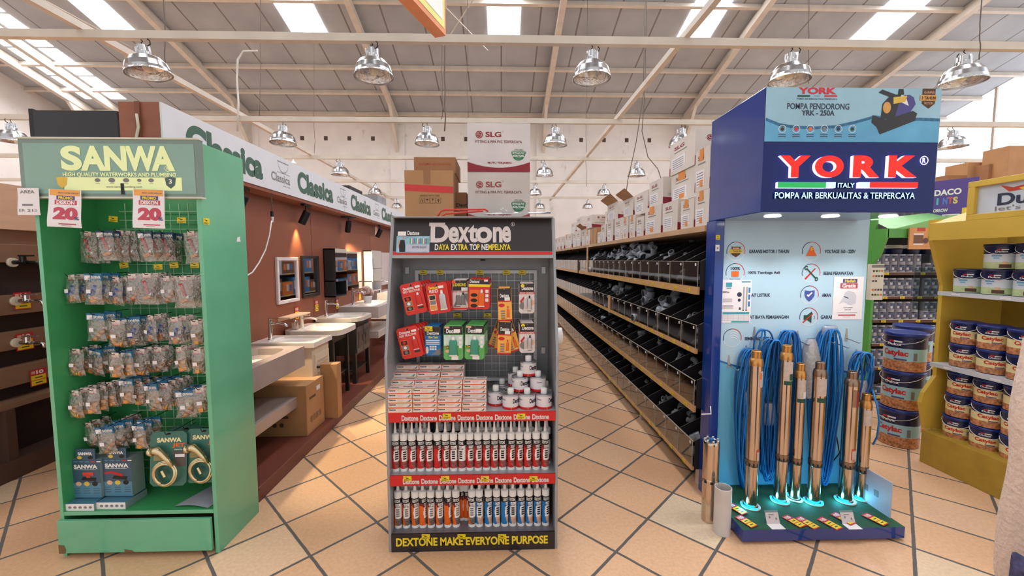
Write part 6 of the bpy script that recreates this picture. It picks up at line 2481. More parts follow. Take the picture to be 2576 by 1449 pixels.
b = MB().tube([P(x, y, Y) for x, y, Y in ((2195, 980, 2.55), (2206, 1020, 2.5), (2212, 1060, 2.48), (2206, 1100, 2.5), (2196, 1118, 2.52))], .006, CABB, 6)
tag(b.build('loose_cable'), 'blue cable end bowing out past the shortest pump', 'cable')
b = MB().tube([P(x, y, Y) for x, y, Y in ((2090, 1080, 2.6), (2105, 1100, 2.58), (2112, 1140, 2.57), (2080, 1180, 2.6), (2062, 1215, 2.6))], .004, BLKMET, 6)
tag(b.build('loose_cable'), 'thin dark cable curving behind the thick pump', 'cable')

# tags on the base
T10 = Maker(make_promo10)
for k, (x, y, lab) in enumerate(((1868, 1312, 'red ten percent tag before the first pump'), (1988, 1312, 'red ten percent tag before the white drop pump'), (2022, 1316, 'red ten percent tag before the slim pump gap'), (2078, 1318, 'red ten percent tag before the dark headed pump'),
                                 (2112, 1306, 'red ten percent tag behind the second label holder'), (2192, 1308, 'red ten percent tag before the shortest pump'), (1846, 1282, 'red ten percent tag at the base edge by the pipe'))):
    p = PZ(x, y, BZ + .003)
    o = T10((p.x - .0, p.y + .05, BZ + .0045 + k * .0006), (-PI / 2 + .02, 0, 0), lab, 'ten percent tags on the base', (.62, 1, .95))
    o.rotation_euler = (-PI / 2, 0, .38)


def make_holder():
    t = thing('label_holder', '-', 'label holder')
    T = Matrix.Rotation(-.5, 4, 'X')
    b = MB().box(-.038, .038, -.001, .001, 0, .05, clear('holder_acrylic', (236, 236, 240), .12), T)
    b.build('stand', t, keep=True)
    b = MB().box(-.037, .037, -.003, -.0015, .0, .042, mat('holder_card', (216, 204, 206), .5), T)
    M = T @ FR(-.003)
    b.rect(-.02, -.012, .02, .028, GREYP, M, .0006)
    b.rect(.016, .024, .014, .022, GREYP, M, .0006)
    b.rect(-.02, .01, .032, .035, GREYP, M, .0006)
    b.build('card', t, keep=True)
    b = MB().box(-.038, .038, -.045, 0, 0, .001, PAPER)
    b.build('foot', t, keep=True)
    return t


hold = Maker(make_holder)
for x, y, lab in ((1945, 1318, 'clear label holder before the green drop pump'), (2135, 1318, 'clear label holder before the thick pump')):
    p = PZ(x, y, BZ)
    hold((p.x, p.y, BZ + .001), (0, 0, 0), lab, 'label holders on the base', (1.05, 1.1, 1.5))
# posters on the panel
b = MB()
M = FR(PY - .002)
u, v = pc(1812, 812)
u2, v2 = pc(1891, 704)
W_, H_ = u2 - u, v2 - v
b.rect(u, u2, v, v2, PAPER, M, .0)
S = lambda a, c, d, e, m, w=.0008: b.rect(u + a * W_, u + c * W_, v + d * H_, v + e * H_, m, M, w)
TQ = mat('teal_ink', (60, 160, 180), .5)
S(.14, .34, .84, .94, TQ); S(.16, .32, .8, .82, TQ); S(.66, .96, .94, .97, TQ)
b.text('3SPm', u + .03 * W_, u + .26 * W_, v + .7 * H_, v + .735 * H_, DKB, M, .0008, .03)
for k in range(3):
    S(.04, .36, .55 - k * .03, .56 - k * .03, GREYP)
    S(.04, .4, .4 - k * .03, .41 - k * .03, GREYP)
for k, c in enumerate((.72, .82)):
    S(c, c + .05, .28, .84, STEEL); S(c, c + .05, .28, .3, CBP, .001)
for k in range(3):
    S(.9, .96, .38 + k * .16, .5 + k * .16, BLUEP)
b.disc(u + .6 * W_, v + .66 * H_, .016, DKB, M, .0008); b.disc(u + .6 * W_, v + .53 * H_, .01, DKB, M, .0008); S(.6, .66, .3, .36, DKB)
S(.06, .95, .2, .25, TQ); S(.36, .96, .01, .04, TQ)
for k in range(6):
    S(.06, .95, .06 + k * .024, .063 + k * .024, GREYP); S(.06 + k * .178, .064 + k * .178, .05, .2, GREYP)
tag(b.build('spec_sheet'), 'white pump data sheet taped beside the stand upright', 'poster')
b = MB()
u, v = pc(2092, 804)
u2, v2 = pc(2173, 696)
W_, H_ = u2 - u, v2 - v
b.rect(u, u2, v, v2, PAPER, M, .0)
S(.3, .78, .86, .95, PURP)
b.text('Hadiah', u + .36 * W_, u + .72 * W_, v + .87 * H_, v + .94 * H_, YEL, M, .0014, .03)
S(.22, .8, .73, .85, MAG)
b.text('Gratis', u + .28 * W_, u + .74 * W_, v + .745 * H_, v + .84 * H_, WHITE, M, .0014, .04)
LG = mat('cap_grey', (206, 206, 218), .6)
b.poly([(u + q * W_, v + r_ * H_) for q, r_ in ((.2, .36), (.36, .42), (.6, .34), (.76, .38), (.78, .55), (.7, .64), (.5, .68), (.38, .62), (.32, .5))], LG, M, .0008)
b.poly([(u + q * W_, v + r_ * H_) for q, r_ in ((.36, .53), (.52, .49), (.52, .51), (.36, .55))], DKB, M, .0012)
b.text('TOPI KEREN', u + .36 * W_, u + .68 * W_, v + .27 * H_, v + .29 * H_, DKB, M, .0008)
b.text('DARI KAMI', u + .4 * W_, u + .62 * W_, v + .22 * H_, v + .24 * H_, DKB, M, .0008)
S(.16, .84, .16, .165, GREYP); S(.2, .78, .09, .12, MAG); S(.34, .62, .06, .065, GREYP)
tag(b.build('gift_poster'), 'white poster with magenta Gratis lettering and a pale cap', 'poster')
p = P(1806, 597, PY - .025)
ptag((px0 - .045, PY - .021, p.z), (0, 0, 0), 'yellow sticker high on the blue upright', 'price tags', (.6, 1, 1.0))
o = MB().box(px0 - .058, px0 - .032, PY - .022, PY - .02, P(1804, 632, PY).z, P(1804, 616, PY).z, PAPER)
o.rect(px0 - .05, px0 - .04, P(1804, 627, PY).z, P(1804, 622, PY).z, GREYP, FR(PY - .022), .0008)
tag(o.build('white_sticker'), 'white sticker below the yellow one on the blue upright', 'sticker')
p = P(1772, 1040, PY - .02)
b = MB().tube([(px0 - .055, PY - .02, p.z + .05), (px0 - .055, PY - .03, p.z), (px0 - .12, PY - .03, p.z - .002)], .004, WHITE, 6)
b.build('side_hook', YS)
# ---------------------------------------------------------------- pipe fitting rack along the aisle
RWOOD = mat('rack_wood', (206, 158, 106), .4, noise=.08, scale=3, stretch=(6, 1, 6))
RWOOD2 = mat('rack_top_wood', (196, 158, 122), .6, noise=.1, scale=3, stretch=(6, 1, 6))
BINK = mat('bin_black', (30, 26, 30), .6, noise=.08)
ACR = clear('smoky_acrylic', (234, 228, 222), .03, .02, bump=.10, scale=2.0, power=2.5)
EDGE = mat('acrylic_edge', (176, 164, 150), .3)
LX, RY0, RY1 = 1.345, 2.745, 14.4
RK = thing('fitting_rack', 'long four tier rack of black bins with clear fronts', 'rack', (1.65, 8.0, 0))
TZ = []
for yb_, ym, yt in ((744, 724, 658), (899, 886, 824), (1055, 1038, 970), (1213, 1203, 1133)):
    TZ.append((PX(1766, yb_, LX).z, PX(1766, ym, LX).z, PX(1766, yt, LX).z))
BW = .232
nb = int((RY1 - RY0) / BW)
for z0, zm, z1 in TZ:
    b = MB().box(LX, LX + .018, RY0, RY1, z0, zm, RWOOD)
    b.build('shelf_lip', RK)
    b = MB().box(LX + .018, LX + .55, RY0, RY1, zm - .02, zm, BINK)
    for k in range(nb + 1):
        y = RY0 + k * BW
        b.prism([(LX + .02, zm), (LX + .5, zm), (LX + .5, z1 + .17), (LX + .36, z1 + .17), (LX + .02, z1)], -y - .006, -y, BINK, Matrix(((1, 0, 0, 0), (0, 0, -1, 0), (0, 1, 0, 0), (0, 0, 0, 1))))
    for k in range(0, 26):
        y = RY0 + k * BW + .003
        b.tube([(LX + .02, y, z1 + .001), (LX + .36, y, z1 + .171)], .0022, mat('bin_edge', (120, 112, 110), .5), 4)
    b.box(LX + .5, LX + .52, RY0, RY1, zm, z1 + .17, BINK)
    b.build('bin_tray', RK)
    b = MB().box(LX + .004, LX + .009, RY0, RY1, zm, z1, ACR)
    for k in range(nb + 1):
        y = RY0 + k * BW
        b.box(LX + .001, LX + .0035, y - .0018, y + .0018, zm, z1, EDGE)
        b.box(LX + .001, LX + .0035, y + .03, y + .045, z1 - .03, z1 - .012, PAPER)
    b.box(LX + .002, LX + .011, RY0, RY1, z1 - .002, z1 + .001, EDGE)
    b.build('clear_front', RK)
zS = PX(1795, 563, 1.385).z
MB().box(1.385, 1.95, RY0, RY1, zS - .04, zS, RWOOD2).build('top_shelf', RK)
MB().box(1.90, 1.92, RY0, RY1, .1, zS - .04, mat('rack_back_brown', (70, 56, 50), .8)).build('back_panel', RK)
POST = mat('rack_post', (214, 196, 180), .5, noise=.06)
for k in range(10):
    y = RY0 + .03 + k * 1.2
    MB().box(LX + .07, LX + .12, y, y + .05, 0, TZ[3][0], POST).build('leg', RK)
    MB().box(1.87, 1.90, y, y + .04, 0, zS - .04, POST).build('upright', RK)
for x, za, zb_ in ((1478, zS - .04, TZ[0][1]), (1535, TZ[1][2] + .01, TZ[1][0]), (1455, TZ[0][2], TZ[0][0])):
    y = PX(x, 700, LX).y
    MB().box(LX - .012, LX, y - .03, y + .03, min(za, zb_), max(za, zb_), mat('lath_wood', (224, 176, 128), .5) if x != 1455 else BRN).build('upright_lath', RK)
b = MB()
for k in range(14):
    b.box(1.88, 1.884, RY0, 6.5, TZ[0][2] + .14 + k * .03, TZ[0][2] + .143 + k * .03, WIRE)
for k in range(120):
    b.box(1.88, 1.884, RY0 + k * .03, RY0 + k * .03 + .003, TZ[0][2] + .14, zS - .05, WIRE)
b.build('wire_mesh', RK)
PVC = mat('pvc_grey', (150, 156, 166), .25, noise=.06)
PVCD = mat('pvc_dark', (122, 128, 138), .28, noise=.06)
HOL = mat('pipe_hollow', (26, 28, 34), .8)


def mk_elbow(r, m):
    def f():
        b = MB()
        pts = [(-r * 2.2, 0, 0), (-r * .9, 0, 0), (-r * .3, 0, r * .12), (r * .12, 0, r * .5), (r * .3, 0, r * 1.1), (r * .3, 0, r * 2.3)]
        b.tube(pts, [r * 1.12, r * 1.12, r, r, r * 1.12, r * 1.12], m, 12)
        b.lathe([(0, 0), (r * .95, 0)], 12, HOL, Matrix.Translation((r * .3, 0, r * 2.31)), cap=False)
        b.lathe([(0, 0), (r * .95, 0)], 12, HOL, Matrix.Translation((-r * 2.21, 0, 0)) @ Matrix.Rotation(PI / 2, 4, 'Y'), cap=False)
        return tag(b.build('pipe_elbow', keep=True), '-', 'pipe fitting')
    return f


def mk_tee(r, m):
    def f():
        b = MB().cyl((-r * 2.3, 0, 0), (r * 2.3, 0, 0), r * 1.06, m, 14)
        b.cyl((0, 0, 0), (0, 0, r * 2.2), r * 1.06, m, 14)
        for q in (-1, 1):
            b.lathe([(r * .85, 0), (r * 1.22, .001), (r * 1.22, r * .9), (r, r * .92)], 14, m, Matrix.Translation((q * r * 2.31, 0, 0)) @ Matrix.Rotation(-q * PI / 2, 4, 'Y'), cap=False)
            b.lathe([(0, 0), (r * .86, 0)], 12, HOL, Matrix.Translation((q * r * 2.312, 0, 0)) @ Matrix.Rotation(PI / 2, 4, 'Y'), cap=False)
        b.lathe([(r, r * 1.4), (r * 1.22, r * 1.42), (r * 1.22, r * 2.3), (r * .86, r * 2.31)], 14, m, cap=False)
        b.lathe([(0, r * 2.3), (r * .86, r * 2.3)], 12, HOL, cap=False)
        return tag(b.build('pipe_tee', keep=True), '-', 'pipe fitting')
    return f


def mk_coup(r, m):
    def f():
        b = MB().lathe([(r * .82, 0), (r, .0), (r, r * 1.2), (r * 1.06, r * 1.22), (r * 1.06, r * 1.4), (r, r * 1.42), (r, r * 2.6), (r * .82, r * 2.6), (r * .8, .002)], 14, m, cap=False)
        b.lathe([(0, r * 1.3), (r * .82, r * 1.3)], 12, HOL, cap=False)
        return tag(b.build('pipe_coupler', keep=True), '-', 'pipe fitting')
    return f


FIT = {'elbow': [Maker(mk_elbow(.034, PVC)), Maker(mk_elbow(.02, PVCD))], 'tee': [Maker(mk_tee(.024, PVC)), Maker(mk_tee(.017, PVC))], 'coupler': [Maker(mk_coup(.03, PVC)), Maker(mk_coup(.018, PVCD))]}
tn = ['top', 'second', 'third', 'lowest']
#      per tier: bin -> (kind, big?, how many, heap height)
fill = [{0: ('coupler', 1, 4, .04), 1: ('tee', 0, 7, .13), 2: ('elbow', 1, 7, .16), 3: ('tee', 0, 8, .18), 4: ('coupler', 1, 7, .18), 5: ('coupler', 0, 8, .24), 6: ('elbow', 0, 8, .27), 7: ('elbow', 0, 8, .27), 8: ('coupler', 0, 7, .25), 9: ('elbow', 0, 7, .25), 10: ('tee', 0, 7, .22), 11: ('elbow', 0, 6, .22), 12: ('coupler', 0, 6, .22), 13: ('elbow', 1, 6, .22), 14: ('elbow', 0, 6, .22), 15: ('tee', 0, 6, .22)},
        {0: ('elbow', 1, 6, .1), 1: ('tee', 0, 6, .1), 2: ('coupler', 1, 5, .08), 3: ('elbow', 0, 9, .24), 4: ('coupler', 1, 6, .1), 5: ('elbow', 0, 9, .25), 6: ('tee', 1, 5, .1), 8: ('tee', 1, 5, .14), 9: ('coupler', 0, 7, .24), 10: ('elbow', 0, 5, .22), 12: ('tee', 1, 5, .2), 14: ('elbow', 1, 5, .2), 16: ('tee', 1, 5, .2)},
        {0: ('coupler', 1, 7, .19), 1: ('elbow', 1, 7, .19), 2: ('tee', 1, 6, .16), 4: ('tee', 1, 6, .2), 6: ('coupler', 0, 5, .2), 8: ('elbow', 1, 5, .18), 10: ('coupler', 1, 5, .2), 12: ('coupler', 0, 5, .2), 14: ('coupler', 0, 5, .2)},
        {0: ('coupler', 0, 6, .2), 1: ('elbow', 1, 6, .2), 2: ('coupler', 0, 6, .19), 3: ('tee', 1, 6, .19), 5: ('coupler', 1, 6, .2), 7: ('tee', 1, 5, .19), 9: ('coupler', 0, 5, .2), 11: ('coupler', 0, 5, .2)}]
for ti, bins in enumerate(fill):
    z0, zm, z1 = TZ[ti]
    for bi, (kd, sm_, n, hp) in bins.items():
        y = RY0 + (bi + .5) * BW
        for k in range(n):
            lay = k / max(1, n - 1)
            mk = FIT[kd][sm_]
            mk((LX + RND.uniform(.055, .09) + .11 * lay, y + RND.uniform(-.055, .055), zm + .035 + (hp + .01) * lay), (RND.uniform(0, 6), RND.uniform(0, 6), RND.uniform(0, 6)),
               'grey pipe %s in %s tier, %s bin from the pump stand, %s' % (kd, tn[ti], ORD[bi], ('at the bottom' if k == 0 else 'topmost' if k == n - 1 else ORD[k] + ' from below')), 'pipe fittings in the rack')
q = PX(1605, 640, LX + .25)
b = MB()
R2 = random.Random(8)
N, K_ = 14, 9
vs, fs = [], []
for j in range(K_ + 1):
    v = j / K_
    for i in range(N):
        a = 2 * PI * i / N
        rr = math.sin(PI * min(.97, v * .9 + .08)) ** .6 * (1 + R2.uniform(-.1, .1))
        vs.append((LX + .26 + .13 * rr * math.cos(a), q.y + .25 * rr * math.sin(a), TZ[0][1] + .16 + .2 * v))
for j in range(K_):
    for i in range(N):
        fs.append((j * N + i, j * N + (i + 1) % N, (j + 1) * N + (i + 1) % N, (j + 1) * N + i))
b.add(vs, fs, clear('black_bag_film', (120, 124, 130), .3, .15, .7, 30), True)
tag(b.build('plastic_bag'), 'shiny clear bag of fittings heaped over the top tier bins', 'bag')
for ti in range(4):
    z0, zm, z1 = TZ[ti]
    for k in range(12):
        ptag((LX - .0015, RY0 + (k + .5) * BW, (z0 + zm) / 2 - .002), (0, 0, -PI / 2), 'yellow tag on the %s tier wooden lip, %s from the pump stand' % (tn[ti], ORD[k]), 'price tags', (.9, 1, 1.0))

# cartons on the rack top
OTAPE = mat('orange_tape', (226, 140, 56), .4)
DENT = mat('carton_white', (218, 208, 200), .7, noise=.06, scale=5)


def make_rackbox(w, h, d, kind):
    """w along the aisle, d across, h high; origin at the aisle-side bottom corner nearest the viewer"""
    def f():
        m = DENT if kind != 'brown' else CARD
        b = MB().box(0, d, 0, w, 0, h, m)
        M = FXn(0)
        N = FR(0)
        if kind != 'brown':
            b.poly([(0, 0), (d, 0), (d, h * .26), (d * .5, h * .17), (0, h * .27)], DKRED, N, .001)
            slg_logo(b, N, d * .24, h * .78, min(.026, h * .09), DKRED)
            b.text('SLG', d * .36, d * .66, h * .72, h * .84, DKRED, N, .001, .03)
            b.text('TRUSTED BRAND', d * .1, d * .8, h * .33, h * .39, GREYP, N, .001, .02)
            b.text('ISO 9001', d * .3, d * .62, h * .56, h * .61, GREYP, N, .001, .01)
            b.rect(-w * .92, -w * .35, h * .12, h * .5, PAPER, M, .001)
            for k in range(5):
                b.rect(-w * .86, -w * .42, h * .16 + k * h * .065, h * .18 + k * h * .065, GREYP, M, .0016)
            b.text('SLG', -w * .8, -w * .4, h * .74, h * .85, DKRED, M, .001, .03)
            b.rect(-w * .8, -w * .3, h * .64, h * .67, GREYP, M, .001)
            if kind == 'tape':
                b.rect(-w * .7, -w * .42, h * .72, h, OTAPE, M, .002)
                b.rect(-w * .64, -w * .45, h * .1, h * .26, OTAPE, M, .002)
            b.rect(-w, -w * .96, 0, h * .25, DKRED, M, .001)
        else:
            b.rect(-w * .6, -w * .5, 0, h, CARD2, M, .001)
        if kind == 'open':
            b.add([(0, 0, h), (0, w, h), (-.1, w, h + .07), (-.1, 0, h + .09)], [(0, 1, 2, 3)], CARD)
            b.add([(d, 0, h), (d, w, h), (d + .06, w, h + .1), (d + .06, 0, h + .1)], [(0, 1, 2, 3)], CARD)
        return tag(b.build('rack_carton', keep=True), '-', 'carton')
    return f


row1 = [(2.745, .2, .25, 'tape'), (2.96, .22, .22, 'tape'), (3.22, .3, .245, 'plain'), (3.58, .4, .26, 'tape'), (4.03, .22, .2, 'plain'), (4.27, .2, .24, 'tape'), (4.49, .2, .24, 'tape'), (4.72, .34, .26, 'plain'), (5.1, .3, .27, 'plain'), (5.43, .26, .24, 'plain'),
        (5.75, .2, .16, 'plain'), (6.0, .4, .24, 'brown'), (6.45, .32, .24, 'tape'), (6.82, .34, .28, 'open'), (7.2, .4, .28, 'plain'), (7.65, .4, .3, 'plain'), (8.1, .4, .28, 'plain'), (8.55, .42, .3, 'tape'), (9.05, .4, .28, 'plain'), (9.6, .42, .3, 'plain'), (10.2, .42, .3, 'plain')]
tops = []
for i, (y, w, h, kd) in enumerate(row1):
    o = make_rackbox(w, h, .42, kd)()
    o.location = (1.40 + RND.uniform(0, .02), y, zS)
    o.rotation_euler = (0, 0, 0)
    tag(o, '%s carton on the rack top, bottom row, %s from the pump stand' % ('plain brown' if kd == 'brown' else 'white', (ORD + ['twenty first'])[i]), 'carton', 'cartons on the rack top')
    tops.append((y, y + w, zS + h))
row2 = [(2.75, .21, .29, 'tape', 1.41), (3.08, .46, .24, 'tape', 1.48), (3.62, .34, .24, 'plain', 1.44), (4.05, .4, .22, 'plain', 1.46), (4.5, .36, .2, 'open', 1.46), (5.05, .5, .22, 'open', 1.45), (5.75, .5, .25, 'plain', 1.6), (6.5, .42, .2, 'plain', 1.45), (7.3, .5, .24, 'plain', 1.45), (8.2, .5, .22, 'plain', 1.5)]
t2 = []
for i, (y, w, h, kd, x) in enumerate(row2):
    zb_ = max(t[2] for t in tops if t[0] < y + w and t[1] > y) + .001
    o = make_rackbox(w, h, .44, kd)()
    o.location = (x, y, zb_)
    tag(o, '%s carton of the second layer on the rack, %s from the pump stand' % ('open topped' if kd == 'open' else 'white', ORD[i]), 'carton', 'cartons on the rack top')
    t2.append((y, y + w, zb_ + h))
o = make_rackbox(.46, .26, .46, 'plain')()
o.location = (1.47, 3.1, t2[1][2] + .001)
tag(o, 'topmost white carton under the lamp by the blue header', 'carton', 'cartons on the rack top')
b = MB().box(1.72, 2.25, 4.6, 8.5, zS + .47, zS + .50, CARD)
b.box(1.8, 1.84, 4.7, 4.74, zS, zS + .47, RWOOD2)
b.box(1.8, 1.84, 8.3, 8.34, zS, zS + .47, RWOOD2)
tag(b.build('upper_board'), 'long brown board raised behind the white rack cartons', 'shelf')
# ---------------------------------------------------------------- paint corner: green bay with small tins
LGRN = mat('bay_light_green', (138, 196, 124), .4, noise=.05)
LGRN2 = mat('bay_green', (86, 164, 74), .4, noise=.05)
SHB = mat('bay_shelf_brown', (110, 72, 48), .5)
GYW = mat('bay_back', (66, 64, 76), .7)
CY_ = 4.5
GB = thing('paint_bay', 'green framed shelf bay filled with small grey paint tins', 'shelf', (5.1, 4.7, 0))
bx0, bx1 = P(2183, 800, CY_).x, 6.3
MB().box(bx0, bx1, 4.95, 4.98, 0, 2.0, GYW).build('back_panel', GB)
ztop = P(2300, 683, CY_).z
sh_y = [684, 744, 803, 862, 921, 993]
SZ = [P(2300, y, CY_ - .05).z for y in sh_y]
for z in SZ:
    b = MB().box(bx0, bx1, CY_ - .06, 4.95, z - .02, z, SHB)
    b.box(bx0, bx1, CY_ - .066, CY_ - .06, z - .035, z - .004, mat('shelf_edge_dark', (92, 58, 40), .5))
    b.box(bx0, bx1, CY_ - .068, CY_ - .06, z - .004, z, PAPER)
    b.build('shelf', GB)
for x in (bx0 - .03, bx1):
    MB().box(x, x + .03, CY_ - .06, 4.98, 0, 2.06, LGRN2).build('side_panel', GB)
a = P(2206, 598, 4.32)
b = MB()
z0, z1 = a.z, P(2206, 575, 4.32).z
b.box(bx0 - .02, bx1, 4.30, 4.34, z0, z1, LGRN2)
b.add([(bx0 - .02, 4.30, z1), (bx1, 4.30, z1), (bx1, 4.95, z1 + .28), (bx0 + .1, 4.95, z1 + .28)], [(0, 1, 2, 3)], LGRN)
b.add([(bx0 + .05, 4.29, z1 - .0), (bx1, 4.29, z1 + .0), (bx1, 4.29, z1 + .12), (bx0 + .65, 4.29, z1 + .14)], [(0, 1, 2, 3)], LGRN)
b.build('canopy', GB)
b = MB().prism([(4.30, z1), (4.30, z0), (4.37, z0 - .2), (4.46, z0 - .3), (4.46, z1)], bx0 - .04, bx0 - .01, LGRN2, YZ)
b.build('bracket', GB)
TLAB = mat('tin_label_blue', (98, 112, 148), .4, noise=.2, scale=60)
TBODY = mat('tin_grey', (172, 172, 186), .35, noise=.05)
TDK = mat('tin_dark', (56, 66, 90), .4)


def make_can():
    r, h = .042, .1
    b = MB().lathe([(r, 0), (r, .004), (r * .985, .006), (r * .985, h - .006), (r, h - .004), (r, h), (r * .9, h), (r * .88, h - .004), (0, h - .004)], 20, [STEEL, TBODY, TBODY, STEEL, STEEL, STEEL, STEEL, STEEL])
    n = 6
    for u0, u1, v0, v1, m in ((-.034, .034, .014, .082, TLAB), (-.004, .026, .02, .06, TDK), (-.026, .024, .068, .078, TDK), (-.03, -.01, .022, .05, PAPER)):
        vs = []
        rr = r + .0006 + (.0006 if m is not TLAB else 0)
        for i in range(n + 1):
            q = (u0 + (u1 - u0) * i / n) / r
            vs += [(rr * math.sin(q), -rr * math.cos(q), v0), (rr * math.sin(q), -rr * math.cos(q), v1)]
        b.add(vs, [(2 * i, 2 * i + 2, 2 * i + 3, 2 * i + 1) for i in range(n)], m, True)
    return tag(b.build('paint_tin', keep=True), '-', 'paint tin')


can = Maker(make_can)
for si, z in enumerate(SZ[:5]):
    for lv in range(2):
        for c in range(13):
            if si == 0 and lv == 1 and c in (6,):
                continue
            x = bx0 + .06 + c * .092 + (.03 if c > 5 else 0)
            can((x, CY_ + RND.uniform(-.004, .004), z + lv * .1005), (0, 0, RND.uniform(-.25, .25) - .1), 'small grey paint tin, shelf %s from the top, %s layer, %s from the pump stand' % (('one', 'two', 'three', 'four', 'five')[si], ('lower', 'upper')[lv], ORD[c]), 'small tins in the green bay')
for c in range(12):
    can((bx0 + .06 + c * .095 + RND.uniform(-.012, .012), CY_ + .05 + RND.uniform(-.04, .05), SZ[5]), (0, 0, RND.uniform(-.5, .5)), 'small grey paint tin loose on the lowest bay shelf, %s from the pump stand' % ORD[c], 'small tins in the green bay')
WLID = mat('tub_lid_blue', (34, 44, 96), .35)


def make_tub():
    b = MB().lathe([(.075, 0), (.08, .05), (.082, .05), (.082, .065), (.08, .066), (.08, .1), (.06, .104), (0, .104)], 18, [WLID, WLID, WLID, WLID, PAPER, PAPER, PAPER, PAPER])
    return tag(b.build('paint_tub', keep=True), '-', 'paint tub')


tub = Maker(make_tub)
for k in range(6):
    tub((bx0 + .15 + k * .2, CY_ + .1, SZ[0] + .2015), (0, 0, 0), 'blue and white tub on top of the bay tins, %s from the pump stand' % ORD[k], 'tubs on top of the bay tins')
for si, z in enumerate(SZ):
    for k in range(6 if si else 3):
        x = bx0 + .12 + k * (.2 if si else .42)
        b = None
        o = ptag((x, CY_ - .0685, z - .02), (0, 0, 0), 'orange shelf tag, bay shelf %s from the top, %s from the pump stand' % (('one', 'two', 'three', 'four', 'five', 'six')[si], ORD[k]), 'shelf tags in the green bay', (1.2, 1, .9))
# colour card rack
p = P(2184, 754, 4.35)
q = P(2221, 664, 4.35)
b = MB().box(p.x, q.x, 4.33, 4.38, p.z, q.z, mat('card_rack_cream', (226, 222, 206), .5))
M = FR(4.33)
chips = [(60, 40, 36), (90, 50, 46), (120, 160, 60), (226, 110, 50), (130, 60, 56), (70, 44, 40)]
W_, H_ = q.x - p.x, q.z - p.z
for r_ in range(5):
    for c in range(4):
        if r_ == 2 and c > 1:
            continue
        cc = chips[(r_ * 3 + c) % 6]
        b.rect(p.x + W_ * (.1 + c * .22), p.x + W_ * (.1 + c * .22 + .16), p.z + H_ * (.78 - r_ * .14 - .1 * (r_ > 2)), p.z + H_ * (.83 - r_ * .14 - .1 * (r_ > 2)), mat('chip_%d_%d_%d' % cc, cc, .5), M, .001)
b.rect(p.x, q.x, q.z - .04, q.z - .01, GREYP, M, .001)
tag(b.build('colour_card_rack'), 'cream colour card rack between pump stand and green bay', 'card rack')
# orange hanging sign
p, q = P(2286, 627, 4.27), P(2418, 573, 4.27)
W_, H_ = q.x - p.x, q.z - p.z
b = MB().box(p.x, q.x, 4.27, 4.285, p.z, q.z, mat('sign_orange_tan', (222, 156, 96), .45, noise=.08, scale=8))
M = FR(4.27)
S2 = lambda a, c, d, e, m, w=.001: b.rect(p.x + a * W_, p.x + c * W_, p.z + d * H_, p.z + e * H_, m, M, w)
DKO = mat('sign_brown', (176, 104, 56), .5)
b.poly([(p.x + a_ * W_, p.z + c_ * H_) for a_, c_ in ((.42, .22), (.95, .38), (.95, .72), (.4, .72))], DKO, M, .001)
b.text('JUARANYA', p.x + .42 * W_, p.x + .82 * W_, p.z + .55 * H_, p.z + .72 * H_, WHITE, M, .002, .05, shear=.3)
b.text('CAT TEMBOK', p.x + .44 * W_, p.x + .90 * W_, p.z + .34 * H_, p.z + .51 * H_, WHITE, M, .002, .05, shear=.3)
S2(.08, .27, .22, .72, mat('sign_tin_brown', (120, 80, 60), .5)); S2(.08, .27, .66, .74, PAPER, .0016); S2(.08, .27, .2, .27, PAPER, .0016)
b.disc(p.x + .32 * W_, p.z + .4 * H_, .03, mat('medal', (96, 66, 60), .5), M, .002)
S2(.14, .3, .84, 1.0, mat('sign_red', (200, 70, 50), .5)); S2(.44, .86, .14, .17, DKO)
tag(b.build('hanging_sign'), 'orange sign reading Juaranya Cat Tembok under the green canopy', 'sign')
# purple banner
BN = mat('banner_purple', (94, 72, 150), .3, noise=.05, bump=.2, scale=4)
c0, c1, c2, c3 = P(2290, 545, 4.95), P(2458, 533, 4.5), P(2474, 444, 4.5), P(2290, 480, 4.95)
u = (c1 - c0)
M = frame((c0.x, c0.y, 0), (u.x, u.y, 0), (0, 0, 1))
L_ = math.hypot(u.x, u.y)
b = MB().box(0, L_, c0.z - .04, c2.z, -.01, 0, BN, M)
k0, k1 = .37, .86
zb_, zt_ = c0.z - .04, c2.z
HB = zt_ - zb_
b.text('DACO', L_ * .36, L_ * .76, zb_ + .60 * HB, zb_ + .76 * HB, WHITE, M, .002, .04)
for i, (ch, m) in enumerate(zip('INTS', (mat('b_teal', (90, 190, 200), .5), mat('b_blue', (90, 130, 210), .5), mat('b_coral', (220, 90, 90), .5), mat('b_yellow', (230, 200, 120), .5)))):
    b.text(ch, L_ * (.40 + i * .075 + (.02 if i else 0)), L_ * (.40 + i * .075 + (.09 if i else .03)), zb_ + .36 * HB, zb_ + .54 * HB, m, M, .002, .05)
b.text('ORROW', L_ * .36, L_ * .58, zb_ + .16 * HB, zb_ + .25 * HB, WHITE, M, .002, .03)
b.rect(L_ * .5, L_ * .76, zb_ + .06 * HB, zb_ + .09 * HB, WHITE, M, .002)
tag(b.build('banner'), 'purple banner with white lettering beside the lit header', 'banner')
